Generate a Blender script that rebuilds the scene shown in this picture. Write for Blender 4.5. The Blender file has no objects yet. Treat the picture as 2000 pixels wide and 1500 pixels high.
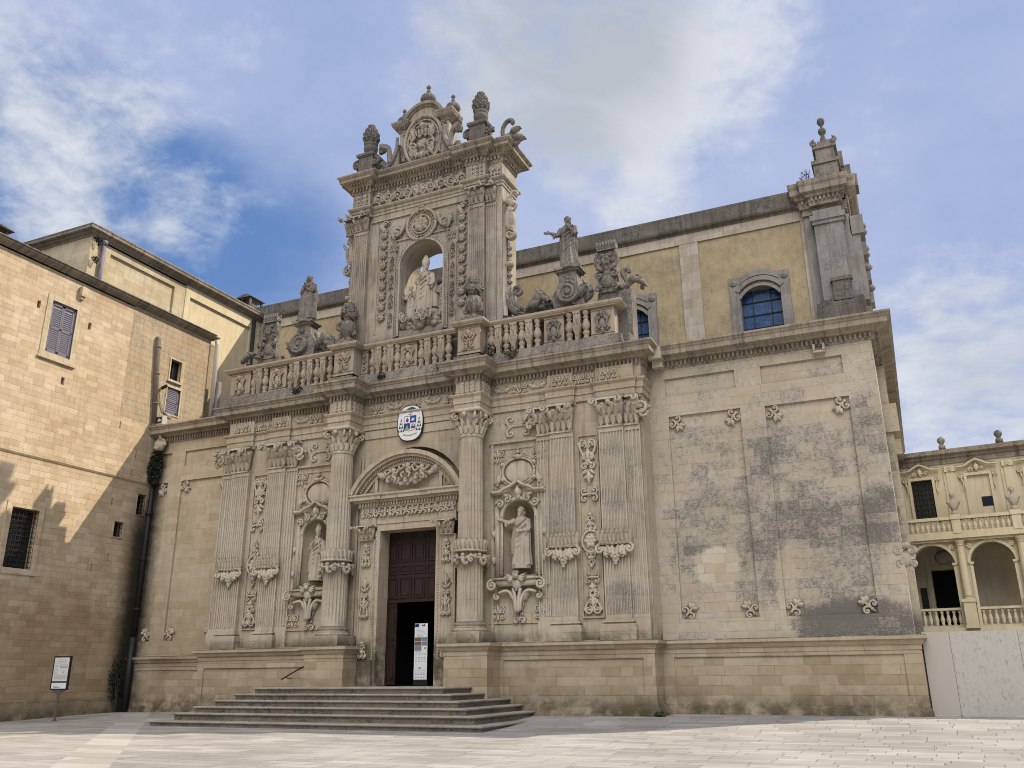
import bpy, math, random
from mathutils import Vector, Matrix
random.seed(7)
SC = bpy.context.scene
COL = SC.collection
PI = math.pi
R = math.radians

# ------------------------------------------------------------------ camera, world, sun, exposure
cam_d = bpy.data.cameras.new("camera")
cam = bpy.data.objects.new("camera", cam_d)
COL.objects.link(cam)
cam_d.sensor_fit = 'HORIZONTAL'
cam_d.sensor_width = 36.0
cam_d.lens = 30.48
cam_d.clip_end = 3000
_r = Vector((0.90972, 0.41517, -0.00723)); _u = Vector((0.13863, -0.28725, 0.94777)); _w = Vector((-0.39141, 0.86321, 0.31887))
cam.matrix_world = Matrix(((_r.x, _u.x, -_w.x, 0.2), (_r.y, _u.y, -_w.y, -40.2), (_r.z, _u.z, -_w.z, 1.65), (0, 0, 0, 1)))
SC.camera = cam
SC.view_settings.view_transform = 'Standard'
SC.view_settings.look = 'None'
SC.view_settings.exposure = 0.08
SC.view_settings.gamma = 1.0
SC.render.engine = 'CYCLES'
SC.cycles.max_bounces = 8
SC.cycles.diffuse_bounces = 1
SC.cycles.use_denoising = True
SC.cycles.filter_width = 1.0

SUN = Vector((1.41, 1.0, 1.76)).normalized()
sun_d = bpy.data.lights.new("sun", 'SUN')
sun_d.energy = 4.2
sun_d.angle = R(0.5)
sun_d.color = (1.0, 0.90, 0.76)
sun = bpy.data.objects.new("sun", sun_d)
COL.objects.link(sun)
sun.rotation_euler = SUN.to_track_quat('Z', 'Y').to_euler()


class G:
    """small helper to write node trees"""
    def __init__(s, nt):
        s.t = nt
    def n(s, kind, **kw):
        nd = s.t.nodes.new(kind)
        for k, v in kw.items():
            setattr(nd, k, v)
        return nd
    def put(s, sock, v):
        if isinstance(v, bpy.types.NodeSocket):
            s.t.links.new(v, sock)
        elif v is not None:
            sock.default_value = v
    def m(s, op, a, b=None, c=None, clamp=False):
        nd = s.n('ShaderNodeMath', operation=op, use_clamp=clamp)
        s.put(nd.inputs[0], a); s.put(nd.inputs[1], b); s.put(nd.inputs[2], c)
        return nd.outputs[0]
    def vm(s, op, a, b=None):
        nd = s.n('ShaderNodeVectorMath', operation=op)
        s.put(nd.inputs[0], a); s.put(nd.inputs[1], b)
        return nd.outputs['Value'] if op in ('DOT_PRODUCT', 'LENGTH', 'DISTANCE') else nd.outputs[0]
    def mix(s, f, a, b, blend='MIX'):
        nd = s.n('ShaderNodeMix', data_type='RGBA', blend_type=blend)
        s.put(nd.inputs[0], f)
        for i, v in ((6, a), (7, b)):
            if isinstance(v, tuple) and len(v) == 3:
                v = (*v, 1)
            s.put(nd.inputs[i], v)
        return nd.outputs[2]
    def mixf(s, f, a, b):
        nd = s.n('ShaderNodeMix', data_type='FLOAT')
        s.put(nd.inputs[0], f); s.put(nd.inputs[2], a); s.put(nd.inputs[3], b)
        return nd.outputs[0]
    def ss(s, v, lo, hi, a=0.0, b=1.0):
        nd = s.n('ShaderNodeMapRange', interpolation_type='SMOOTHSTEP')
        s.put(nd.inputs[0], v); s.put(nd.inputs[1], lo); s.put(nd.inputs[2], hi); s.put(nd.inputs[3], a); s.put(nd.inputs[4], b)
        return nd.outputs[0]
    def xyz(s, v):
        nd = s.n('ShaderNodeSeparateXYZ'); s.put(nd.inputs[0], v); return nd.outputs
    def comb(s, x, y, z):
        nd = s.n('ShaderNodeCombineXYZ'); s.put(nd.inputs[0], x); s.put(nd.inputs[1], y); s.put(nd.inputs[2], z); return nd.outputs[0]
    def noise(s, vec, scale, detail=4.0, rough=0.55, dist=0.0):
        nd = s.n('ShaderNodeTexNoise'); s.put(nd.inputs['Vector'], vec)
        nd.inputs['Scale'].default_value = scale; nd.inputs['Detail'].default_value = detail
        nd.inputs['Roughness'].default_value = rough; nd.inputs['Distortion'].default_value = dist
        return nd.outputs[0]


# ---- sky: blue to the left, veiled and clouded to the right
world = bpy.data.worlds.new("World")
SC.world = world
world.use_nodes = True
wt = world.node_tree
wt.nodes.clear()
g = G(wt)
sky = g.n('ShaderNodeTexSky', sky_type='NISHITA')
sky.sun_disc = False
sky.sun_elevation = math.asin(SUN.z)
sky.sun_rotation = math.atan2(SUN.x, SUN.y)
sky.air_density = 1.0; sky.dust_density = 0.6; sky.ozone_density = 2.5
dirv = g.n('ShaderNodeTexCoord').outputs['Generated']
dx, dy, dz = g.xyz(dirv)
inv = g.m('DIVIDE', 1.0, g.m('ADD', g.m('MAXIMUM', dz, 0.0), 0.25))
flat = g.comb(g.m('MULTIPLY', dx, inv), g.m('MULTIPLY', dy, inv), 0.0)
nA = g.noise(flat, 2.2, 9.0, 0.58, 0.35)
nB = g.noise(g.vm('ADD', flat, (5.3, 2.1, 0.7)), 5.5, 9.0, 0.62, 0.25)
nD = g.noise(g.vm('ADD', flat, (2.7, 4.4, 1.9)), 15.0, 8.0, 0.65, 0.25)
nC = g.noise(g.vm('ADD', flat, (1.3, 8.1, 0.2)), 1.1, 5.0, 0.5, 0.2)

def blob(d, lo, hi):
    v = Vector(d).normalized()
    return g.ss(g.vm('DOT_PRODUCT', dirv, tuple(v)), math.cos(R(hi)), math.cos(R(lo)))

def blobs(lst):
    tot = None
    for d, lo, hi, amp in lst:
        t = g.m('MULTIPLY', blob(d, lo, hi), amp)
        tot = t if tot is None else g.m('ADD', tot, t)
    return tot
# thin veil of high cloud (everywhere but a gap at the left)
veil_bias = blobs([((-0.760, 0.46, 0.46), 2, 11, -0.75), ((-0.70, 0.56, 0.44), 2, 10, -0.70), ((-0.62, 0.64, 0.455), 1, 8, -0.45), ((-0.79, 0.47, 0.40), 1, 8, -0.5), ((-0.56, 0.70, 0.44), 1, 6, -0.3),
                   ((-0.72, 0.50, 0.475), 0.5, 4, 0.35), ((-0.648, 0.607, 0.463), 0.5, 3.5, 0.3), ((-0.735, 0.51, 0.445), 0.5, 3, 0.25)])
veil = g.ss(g.m('ADD', g.m('ADD', g.m('MULTIPLY', nA, 0.6), g.m('ADD', g.m('MULTIPLY', nB, 0.6), g.m('MULTIPLY', nD, 0.35))), veil_bias), -0.12, 0.92)
# thick cloud
th_bias = blobs([((-0.27, 0.72, 0.64), 2, 11, 0.21), ((-0.13, 0.775, 0.615), 1, 9, 0.17), ((-0.165, 0.80, 0.575), 1, 6, 0.10), ((-0.07, 0.77, 0.635), 0.5, 5, 0.13), ((-0.38, 0.68, 0.63), 1, 7, 0.10),
                 ((-0.24, 0.79, 0.56), 1, 8, 0.10), ((0.10, 0.95, 0.28), 2, 10, 0.25), ((-0.215, 0.843, 0.49), 0.5, 4, 0.17), ((-0.60, 0.47, 0.64), 2, 14, 0.07),
                 ((0.25, -0.75, 0.8), 15, 38, 0.7), ((-0.705, 0.52, 0.485), 1, 7, 0.12), ((-0.645, 0.61, 0.465), 0.5, 4, 0.15), ((-0.74, 0.505, 0.44), 0.5, 4, 0.12), ((-0.68, 0.47, 0.56), 1, 8, 0.08)])  # first entry here is an unseen cloud added behind the viewer as facade light
thick = g.ss(g.m('ADD', g.m('ADD', g.m('MULTIPLY', nA, 0.35), g.m('ADD', g.m('MULTIPLY', nB, 0.55), g.m('MULTIPLY', nD, 0.38))), th_bias), 0.68, 1.02)
nE = g.noise(g.vm('ADD', flat, (7.7, 0.4, 3.9)), 3.6, 7.0, 0.6, 0.9)
grey = blobs([((-0.31, 0.69, 0.66), 1, 13, 0.9), ((-0.24, 0.745, 0.625), 1, 9, 0.6), ((-0.19, 0.74, 0.65), 1, 6, 0.3), ((0.12, 0.93, 0.31), 1, 7, 0.6)])
grey = g.m('MULTIPLY', grey, g.ss(nE, 0.3, 0.68, 0.35, 1.0), clamp=True)
blue = g.mix(0.6, sky.outputs[0], (1.3, 2.7, 6.3), 'MIX')
veilcol = g.mix(g.ss(nC, 0.35, 0.65), (3.7, 4.5, 6.9), (4.8, 5.45, 7.4))
c = g.mix(veil, blue, veilcol)
cl = g.mix(grey, (6.9, 7.2, 7.8), (4.7, 5.05, 5.65))
c = g.mix(thick, c, cl)
high = g.m('ADD', 0.55, g.m('MULTIPLY', blob((0.25, -0.75, 0.85), 10, 34), 4.8))   # unseen bright bank added to light the facade; other sky behind the viewer dimmed
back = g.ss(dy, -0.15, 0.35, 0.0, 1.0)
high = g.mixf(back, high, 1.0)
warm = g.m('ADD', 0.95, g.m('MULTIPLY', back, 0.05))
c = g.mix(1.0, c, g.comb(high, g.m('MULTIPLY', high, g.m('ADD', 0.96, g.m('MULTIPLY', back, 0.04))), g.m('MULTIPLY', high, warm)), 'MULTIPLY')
bg = g.n('ShaderNodeBackground')
bg.inputs[1].default_value = 0.10
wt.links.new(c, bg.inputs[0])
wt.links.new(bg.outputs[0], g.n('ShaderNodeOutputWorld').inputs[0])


# ------------------------------------------------------------------ materials
def newmat(name):
    m = bpy.data.materials.new(name)
    m.use_nodes = True
    m.node_tree.nodes.clear()
    gg = G(m.node_tree)
    b = gg.n('ShaderNodeBsdfPrincipled')
    o = gg.n('ShaderNodeOutputMaterial')
    m.node_tree.links.new(b.outputs[0], o.inputs[0])
    return m, gg, b


def plain(name, col, rough=0.6, metal=0.0, var=0.12, scale=6.0, bump=0.0, spec=0.4):
    m, gg, b = newmat(name)
    p = gg.n('ShaderNodeNewGeometry').outputs['Position']
    nz = gg.noise(p, scale, 5)
    f = gg.m('ADD', 1.0 - var, gg.m('MULTIPLY', nz, 2 * var))
    gg.put(b.inputs['Base Color'], gg.mix(1.0, col, gg.comb(f, f, f), 'MULTIPLY'))
    b.inputs['Roughness'].default_value = rough
    b.inputs['Metallic'].default_value = metal
    b.inputs['Specular IOR Level'].default_value = spec
    if bump:
        bp = gg.n('ShaderNodeBump'); bp.inputs['Strength'].default_value = bump; bp.inputs['Distance'].default_value = 0.02
        gg.put(bp.inputs['Height'], gg.noise(p, scale * 4, 6)); gg.put(b.inputs['Normal'], bp.outputs[0])
    return m


def courses(gg, u, v, bw, bh, gap):
    """masonry courses of uneven stones: (random value per stone, joint mask)"""
    rowf = gg.m('DIVIDE', v, bh)
    row = gg.m('FLOOR', rowf)
    w1 = gg.n('ShaderNodeTexWhiteNoise', noise_dimensions='1D'); gg.put(w1.inputs['W'], row)
    r1 = w1.outputs['Value']
    bwr = gg.m('MULTIPLY', gg.m('ADD', 0.72, gg.m('MULTIPLY', r1, 0.6)), bw)
    cu = gg.m('ADD', gg.m('DIVIDE', u, bwr), gg.m('MULTIPLY', r1, 37.7))
    # every other stone is shorter: shift the joint a little at random
    cell = gg.m('FLOOR', cu)
    w2 = gg.n('ShaderNodeTexWhiteNoise', noise_dimensions='2D'); gg.put(w2.inputs['Vector'], gg.comb(cell, row, 0.0))
    cut = gg.m('MULTIPLY', w2.outputs['Value'], 0.34)
    fr = gg.m('SUBTRACT', cu, cell)
    low_ = gg.m('LESS_THAN', fr, cut)
    cell2 = gg.m('SUBTRACT', cell, low_)
    w3 = gg.n('ShaderNodeTexWhiteNoise', noise_dimensions='2D'); gg.put(w3.inputs['Vector'], gg.comb(gg.m('ADD', cell2, 0.31), gg.m('ADD', row, 0.17), 0.0))
    du = gg.m('MULTIPLY', gg.m('ABSOLUTE', gg.m('SUBTRACT', fr, cut)), bwr)
    fv = gg.m('MULTIPLY', gg.m('SUBTRACT', rowf, row), bh)
    dv = gg.m('MINIMUM', fv, gg.m('SUBTRACT', bh, fv))
    j = gg.ss(gg.m('MINIMUM', du, dv), gap * 0.35, gap, 1.0, 0.0)
    return w3.outputs['Value'], j


def stone(name, ca, cb, brick=None, tone=0.25, mortar=0.35, crust=-0.9, blob_list=(), crust_col=(0.085, 0.08, 0.075), crust_scale=3.0,
          top=1.0, streak=0.0, moss=None, patches=0.0, patch_col=(0.2, 0.13, 0.07), bump=0.35, wet=None, wety=None, soft=0.5, pale=0.0, low=1.1, stain=None, warp=0.03, tint=(1.01, 0.99, 0.955)):
    m, gg, b = newmat(name)
    geo = gg.n('ShaderNodeNewGeometry')
    pos = geo.outputs['Position']
    px, py, pz = gg.xyz(pos)
    nx, ny, nz = gg.xyz(geo.outputs['True Normal'])
    side = gg.ss(gg.m('SUBTRACT', gg.m('ABSOLUTE', nx), gg.m('ABSOLUTE', ny)), -0.02, 0.02)
    uu = gg.mixf(side, px, py)
    uv = gg.comb(uu, pz, 0.0)
    big = gg.noise(pos, 0.35, 5, 0.6)
    med = gg.noise(pos, 2.2, 6, 0.65)
    fine = gg.noise(pos, 14.0, 5, 0.7)
    f = gg.ss(gg.m('ADD', gg.m('MULTIPLY', big, 0.6), gg.m('MULTIPLY', med, 0.4)), 0.33, 0.67)
    col = gg.mix(f, ca, cb)
    hgt = gg.m('MULTIPLY', fine, 0.5)
    rnd = None
    if brick:
        wob = gg.noise(pos, 1.3, 3)
        rnd, jt = courses(gg, gg.m('ADD', uu, gg.m('MULTIPLY', wob, 0.03)), gg.m('ADD', pz, gg.m('MULTIPLY', wob, warp)), brick[0], brick[1], 0.012)
        k = gg.m('ADD', 1.0 - tone, gg.m('MULTIPLY', rnd, 2 * tone))
        col = gg.mix(1.0, col, gg.comb(k, gg.m('MULTIPLY', k, gg.m('ADD', 0.97, gg.m('MULTIPLY', rnd, 0.05))), gg.m('MULTIPLY', k, gg.m('ADD', 0.92, gg.m('MULTIPLY', rnd, 0.12)))), 'MULTIPLY')
        jm = gg.m('MULTIPLY', jt, gg.ss(gg.noise(pos, 0.9, 4), 0.35, 0.6))
        col = gg.mix(gg.m('MULTIPLY', jm, mortar), col, (0.07, 0.055, 0.04))
        hgt = gg.m('SUBTRACT', hgt, gg.m('MULTIPLY', jt, 0.8))
    if patches:
        pn = gg.noise(gg.comb(gg.m('MULTIPLY', uu, 1.0), pz, 3.0), 0.55, 6, 0.7)
        col = gg.mix(gg.m('MULTIPLY', gg.ss(pn, 0.50, 0.68), patches), col, patch_col)
    if stain:
        sn = gg.noise(gg.comb(gg.m('MULTIPLY', uu, 0.8), pz, 5.0), 0.5, 6, 0.65)
        sm_ = gg.ss(gg.m('ADD', gg.m('DIVIDE', pz, stain[0]), gg.m('MULTIPLY', gg.m('SUBTRACT', sn, 0.5), 1.6)), 0.45, 1.05, 1.0, 0.0)
        col = gg.mix(gg.m('MULTIPLY', sm_, stain[1]), col, gg.mix(1.0, col, (0.62, 0.52, 0.40), 'MULTIPLY'))
    if pale:
        en = gg.noise(gg.comb(uu, gg.m('MULTIPLY', pz, 1.6), 9.0), 0.7, 6, 0.68)
        col = gg.mix(gg.m('MULTIPLY', gg.m('MULTIPLY', gg.ss(en, 0.56, 0.66), gg.ss(pz, 0.9, 2.2, 1.0, 0.0)), pale), col, (0.50, 0.46, 0.38))
    # dark biological crust, speckled; follows regions given in wall coordinates
    fld = gg.m('ADD', gg.m('MULTIPLY', gg.noise(uv, 0.55, 6, 0.65), low), gg.m('MULTIPLY', gg.noise(gg.comb(gg.m('MULTIPLY', uu, 1.6), gg.m('MULTIPLY', pz, 0.9), 1.0), crust_scale, 7, 0.72), 0.9))
    if rnd is not None:
        fld = gg.m('ADD', fld, gg.m('MULTIPLY', gg.m('SUBTRACT', rnd, 0.5), 0.36))
    fld = gg.m('ADD', fld, crust)
    jag = gg.m('MULTIPLY', gg.m('SUBTRACT', gg.noise(uv, 1.1, 5, 0.7), 0.5), 1.8)
    for (cx, cz, rx, rz, amp) in blob_list:
        ax = gg.m('DIVIDE', gg.m('SUBTRACT', px, cx), rx); az = gg.m('DIVIDE', gg.m('SUBTRACT', pz, cz), rz)
        dd = gg.m('ADD', gg.m('ADD', gg.m('POWER', gg.m('ABSOLUTE', ax), 2.6), gg.m('POWER', gg.m('ABSOLUTE', az), 2.6)), jag)
        fld = gg.m('ADD', fld, gg.m('MULTIPLY', gg.ss(dd, 0.3, 1.5, 1.0, 0.0), amp))
    col = gg.mix(gg.m('MULTIPLY', gg.ss(fld, 0.0, 0.75), soft), col, tuple(0.62 * v + 0.12 for v in crust_col))
    grain = gg.noise(gg.comb(gg.m('MULTIPLY', uu, 0.8), gg.m('MULTIPLY', pz, 1.3), py), 11.0, 6, 0.75)
    fld = gg.m('ADD', fld, gg.m('MULTIPLY', gg.m('SUBTRACT', grain, 0.5), 2.6))
    cm = gg.ss(fld, 0.30, 0.92)
    col = gg.mix(gg.m('MULTIPLY', cm, 0.8), col, crust_col)
    if streak:
        st = gg.noise(gg.comb(gg.m('MULTIPLY', uu, 2.6), gg.m('MULTIPLY', pz, 0.22), gg.m('MULTIPLY', py, 0.5)), 1.6, 6, 0.7)
        col = gg.mix(gg.m('MULTIPLY', gg.ss(st, 0.47, 0.66), streak), col, (0.10, 0.092, 0.082))
    if top:
        tn = gg.m('MULTIPLY', gg.ss(nz, 0.25, 0.8), gg.ss(gg.noise(pos, 1.7, 6, 0.7), 0.30, 0.48))
        col = gg.mix(gg.m('MULTIPLY', tn, top), col, gg.mix(gg.ss(med, 0.45, 0.6), (0.055, 0.052, 0.048), (0.12, 0.11, 0.06)))
    if moss:
        z0, z1, amt = moss
        mn = gg.m('MULTIPLY', gg.ss(pz, z0, z1, 1.0, 0.0), gg.ss(gg.noise(pos, 0.8, 6, 0.7), 0.34, 0.58))
        col = gg.mix(gg.m('MULTIPLY', mn, amt), col, gg.mix(gg.ss(med, .4, .6), (0.055, 0.06, 0.025), (0.10, 0.085, 0.055)))
    if wet:
        x0, x1, amt = wet
        wn = gg.m('ADD', px, gg.m('MULTIPLY', gg.m('SUBTRACT', med, 0.5), 0.8))
        col = gg.mix(gg.m('MULTIPLY', gg.ss(wn, x0, x1, 1.0, 0.0), amt), col, (0.02, 0.02, 0.015))
    if wety:
        y0, y1, amt = wety
        wn = gg.m('ADD', py, gg.m('MULTIPLY', gg.m('SUBTRACT', med, 0.5), 0.9))
        col = gg.mix(gg.m('MULTIPLY', gg.m('MULTIPLY', gg.ss(wn, y0, y1), gg.ss(pz, 10.0, 14.0, 1.0, 0.0)), amt), col, (0.022, 0.022, 0.016))
    gg.put(b.inputs['Base Color'], gg.mix(1.0, col, tint, 'MULTIPLY'))
    b.inputs['Roughness'].default_value = 0.93
    b.inputs['Specular IOR Level'].default_value = 0.15
    bp = gg.n('ShaderNodeBump')
    bp.inputs['Strength'].default_value = bump; bp.inputs['Distance'].default_value = 0.03
    gg.put(bp.inputs['Height'], gg.m('ADD', hgt, gg.m('MULTIPLY', med, 0.6)))
    gg.put(b.inputs['Normal'], bp.outputs[0])
    return m


CA, CB = (0.50, 0.42, 0.295), (0.61, 0.54, 0.415)
M = {}
M['right'] = stone('ashlar_crusted', (0.52, 0.445, 0.325), (0.61, 0.545, 0.43), (0.95, 0.43), 0.09, 0.45, crust=-0.52, soft=0.6, low=0.5, crust_col=(0.135, 0.126, 0.112), blob_list=[
    (-7.3, 11.3, 2.64, 1.72, 0.18), (-7.9, 8.0, 2.53, 1.84, 0.25), (-9.2, 6.2, 1.03, 1.49, 0.16), (-6.3, 6.0, 0.92, 1.61, 0.21), (-3.6, 11.2, 1.84, 1.84, 0.21), (-4.5, 14.0, 1.49, 0.57, 0.14), (-3.2, 6.6, 2.53, 2.99, 0.27), (-5.6, 9.3, 0.92, 4.14, 0.14),
    (-0.7, 11.0, 0.92, 2.53, 0.27), (-0.7, 7.9, 0.92, 1.49, 0.24), (-2.2, 3.6, 2.76, 0.98, 0.63), (-2.6, 8.3, 2.53, 1.38, 0.14), (-7.9, 6.35, 1.0, 0.85, -0.75), (-1.9, 9.3, 1.9, .5, -0.15), (-4.9, 5, .45, 2, -.2)], top=0.9)
M['left'] = stone('ashlar_clean', (0.48, 0.39, 0.265), (0.58, 0.495, 0.36), (0.95, 0.43), 0.08, 0.3, crust=-1.12, wet=(-43.3, -41.9, 0.92), top=0.9, streak=0.12, stain=(7.0, 0.4))
M['pav'] = stone('ashlar_pavilion', (0.46, 0.38, 0.265), (0.56, 0.485, 0.365), (1.1, 0.5), 0.05, 0.25, crust=-1.0, top=0.9, streak=0.34, moss=(3.05, 3.85, 0.85),
                 blob_list=[(-14.5, 9.5, 3.5, 4.0, 0.12), (-17, 10, 1.6, 2, 0.1)])
M['orn'] = stone('carved_stone', (0.54, 0.455, 0.33), (0.65, 0.58, 0.455), None, crust=-0.90, top=0.7, streak=0.35, bump=0.9)
M['pil'] = stone('fluted_stone', (0.51, 0.435, 0.32), (0.61, 0.545, 0.425), (5.0, 0.85), 0.06, 0.4, crust=-0.97, moss=(3.05, 3.9, 0.75), top=0.8, crust_scale=4.5, crust_col=(0.13, 0.125, 0.115),
                 blob_list=[(-12.1, 10.7, 1.0, 1.7, 0.30), (-12.0, 4.9, 0.8, 0.9, 0.36), (-14.6, 9.3, 0.9, 1.8, 0.22), (-14.6, 5.6, .8, .8, .22), (-11, 10, .5, 2, .16), (-19.4, 10, 1, 2.5, 0.16), (-27.2, 9.5, 1, 2.5, .1)], streak=0.25)
M['torn'] = stone('gable_carving', (0.42, 0.36, 0.28), (0.53, 0.47, 0.375), None, crust=-0.86, top=0.9, streak=0.45, bump=0.9)
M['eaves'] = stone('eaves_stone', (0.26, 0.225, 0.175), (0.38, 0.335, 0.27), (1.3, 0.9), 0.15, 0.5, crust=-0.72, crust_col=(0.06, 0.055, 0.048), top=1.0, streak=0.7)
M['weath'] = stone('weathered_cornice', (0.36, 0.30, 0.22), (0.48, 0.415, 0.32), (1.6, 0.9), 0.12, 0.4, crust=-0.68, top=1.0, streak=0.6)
M['dark'] = stone('blackened_stone', (0.30, 0.27, 0.225), (0.40, 0.36, 0.30), None, crust=-0.52, top=1.0, streak=0.6, crust_col=(0.07, 0.066, 0.06), bump=0.7)
M['rail'] = stone('balustrade_stone', (0.39, 0.315, 0.23), (0.49, 0.41, 0.31), None, crust=-0.97, top=1.0, streak=0.3, bump=0.45)
M['ledge'] = stone('mossy_ledge', (0.30, 0.265, 0.21), (0.42, 0.37, 0.29), None, crust=-0.5, top=1.0, streak=0.5, crust_col=(0.07, 0.066, 0.055), bump=0.9)
M['tower'] = stone('tower_stone', (0.40, 0.345, 0.265), (0.51, 0.45, 0.36), (1.2, 0.55), 0.05, 0.25, crust=-0.9, top=1.0, streak=0.5, crust_col=(0.15, 0.145, 0.135),
                   blob_list=[(-19.6, 23.8, .6, 3, .26), (-21.2, 24, .6, 3.6, .22), (-25.3, 23.5, .5, 4, .18), (-27.2, 23, .6, 3, .2), (-21, 27, 1.2, .8, .25), (-23, 18.8, 5, 1.4, .45)])
M['plinth'] = stone('plinth_ashlar', (0.43, 0.35, 0.24), (0.54, 0.46, 0.335), (1.0, 0.40), 0.15, 0.55, crust=-1.12, pale=0.6, patches=0.4, patch_col=(0.24, 0.17, 0.10), moss=(-0.1, 1.3, 0.9), top=0.8, wet=(-43.3, -41.9, 0.92), stain=(3.2, 0.35))
M['plaster'] = stone('ochre_plaster', (0.47, 0.36, 0.20), (0.57, 0.465, 0.285), None, crust=-0.66, crust_col=(0.235, 0.18, 0.115), crust_scale=2.0, bump=0.9, top=0.3, streak=0.1)
M['nave'] = stone('nave_stone', (0.46, 0.40, 0.31), (0.57, 0.51, 0.41), (1.2, 0.6), 0.1, 0.3, crust=-1.12, crust_col=(0.2, 0.19, 0.175), top=1.0, streak=0.25)
M['grey'] = stone('grey_stone', (0.27, 0.255, 0.235), (0.38, 0.36, 0.33), (1.2, 0.8), 0.1, 0.3, crust=-0.8, crust_col=(0.16, 0.155, 0.15), top=1.0, streak=0.35)
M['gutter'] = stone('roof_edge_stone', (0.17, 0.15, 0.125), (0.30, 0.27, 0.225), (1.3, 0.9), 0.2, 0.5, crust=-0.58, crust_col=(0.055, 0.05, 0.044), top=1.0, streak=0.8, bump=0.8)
M['palace'] = stone('palace_ashlar', (0.54, 0.42, 0.265), (0.64, 0.535, 0.37), (0.86, 0.335), 0.12, 0.38, crust=-1.35, patches=0.35, patch_col=(0.36, 0.26, 0.15), moss=(-0.3, 0.7, 0.8), top=0.8, streak=0.12, bump=0.6, wety=(-2.0, -0.5, 0.95), stain=(8.5, 0.6), warp=0.1, tint=(1.02, 0.985, 0.975))
M['palbase'] = stone('palace_base', (0.36, 0.28, 0.17), (0.48, 0.39, 0.26), (0.9, 0.5), 0.12, 0.4, crust=-1.0, moss=(-0.5, 0.9, 0.8), top=0.8, wety=(-2.0, -0.5, 0.95))
M['palace2'] = stone('palace_rubble', (0.46, 0.355, 0.22), (0.58, 0.46, 0.31), (0.7, 0.4), 0.08, 0.15, crust=-0.75, crust_col=(0.29, 0.25, 0.20), top=0.8, streak=0.2, bump=0.9)
M['upper'] = stone('upper_ashlar', (0.53, 0.44, 0.29), (0.63, 0.55, 0.39), (0.9, 0.4), 0.08, 0.35, crust=-1.3, top=0.8, streak=0.18)
M['semin'] = stone('right_palace_stone', (0.68, 0.57, 0.36), (0.77, 0.675, 0.47), None, crust=-1.4, top=0.9, streak=0.15)
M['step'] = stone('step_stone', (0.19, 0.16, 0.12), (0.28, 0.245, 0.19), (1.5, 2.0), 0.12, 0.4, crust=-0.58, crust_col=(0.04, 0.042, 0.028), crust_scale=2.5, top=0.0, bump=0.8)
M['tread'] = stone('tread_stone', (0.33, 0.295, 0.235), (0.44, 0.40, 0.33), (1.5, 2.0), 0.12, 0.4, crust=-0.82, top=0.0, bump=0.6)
M['statue'] = stone('statue_stone', (0.44, 0.37, 0.28), (0.54, 0.47, 0.37), None, crust=-1.25, top=0.15, bump=0.3)
M['wood'] = plain('dark_wood', (0.026, 0.013, 0.009), 0.55, var=0.4, scale=9)
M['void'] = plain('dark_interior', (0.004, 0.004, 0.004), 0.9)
M['white'] = plain('white_enamel', (0.82, 0.83, 0.80), 0.35, var=0.02)
M['black'] = plain('black_paint', (0.012, 0.012, 0.014), 0.5)
M['navy'] = plain('navy_blue', (0.015, 0.07, 0.27), 0.5, var=0.05)
M['red'] = plain('crimson', (0.38, 0.02, 0.07), 0.5, var=0.05)
M['green'] = plain('emblem_green', (0.015, 0.13, 0.06), 0.5, var=0.15)
M['brown'] = plain('emblem_brown', (0.16, 0.05, 0.04), 0.5, var=0.1)
M['straw'] = plain('straw', (0.42, 0.36, 0.2), 0.5, var=0.1)
M['ink'] = plain('grey_ink', (0.32, 0.31, 0.34), 0.6, var=0.1)
M['photo'] = plain('print_brown', (0.16, 0.10, 0.07), 0.6, var=0.6, scale=14)
M['photo2'] = plain('print_blue', (0.20, 0.24, 0.28), 0.6, var=0.5, scale=12)
M['paper'] = plain('paper', (0.72, 0.70, 0.64), 0.6, var=0.03)
M['signmetal'] = plain('dark_metal', (0.03, 0.026, 0.03), 0.45, metal=0.3)
M['postmetal'] = plain('post_metal', (0.17, 0.15, 0.13), 0.5, metal=0.5)
M['iron'] = plain('iron', (0.015, 0.014, 0.014), 0.6)
M['shutter'] = plain('shutter_paint', (0.185, 0.17, 0.21), 0.6, var=0.18, scale=4)
M['pipe'] = plain('old_pipe', (0.17, 0.13, 0.10), 0.6, var=0.3, scale=3)
M['glassdark'] = plain('dark_glass', (0.012, 0.016, 0.022), 0.12, var=0.3, scale=1.0, spec=0.6)
M['soot'] = stone('sooty_stone', (0.16, 0.14, 0.115), (0.25, 0.225, 0.19), None, crust=-0.6, top=0.6, streak=0.5, crust_col=(0.05, 0.047, 0.043), bump=0.7)
M['leaf'] = plain('leaf', (0.028, 0.052, 0.014), 0.75, var=0.45, scale=3)
M['leafdark'] = plain('leaf_dark', (0.012, 0.022, 0.010), 0.8, var=0.45, scale=3)
M['twig'] = plain('twig', (0.06, 0.05, 0.03), 0.8)
M['beige'] = plain('beige_plastic', (0.55, 0.50, 0.42), 0.5, var=0.05)
# leaded blue glass
m, gg, b = newmat('leaded_blue_glass')
pp = gg.n('ShaderNodeNewGeometry').outputs['Position']
vo = gg.n('ShaderNodeTexVoronoi', feature='DISTANCE_TO_EDGE'); gg.put(vo.inputs['Vector'], pp); vo.inputs['Scale'].default_value = 2.2
ed = gg.ss(vo.outputs['Distance'], 0.0, 0.05, 1.0, 0.0)
cc = gg.mix(gg.noise(pp, 1.2, 3), (0.006, 0.025, 0.085), (0.03, 0.11, 0.27))
gg.put(b.inputs['Base Color'], gg.mix(gg.m('MULTIPLY', ed, 0.75), cc, (0.09, 0.17, 0.30)))
b.inputs['Roughness'].default_value = 0.25
M['blueglass'] = m
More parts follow.
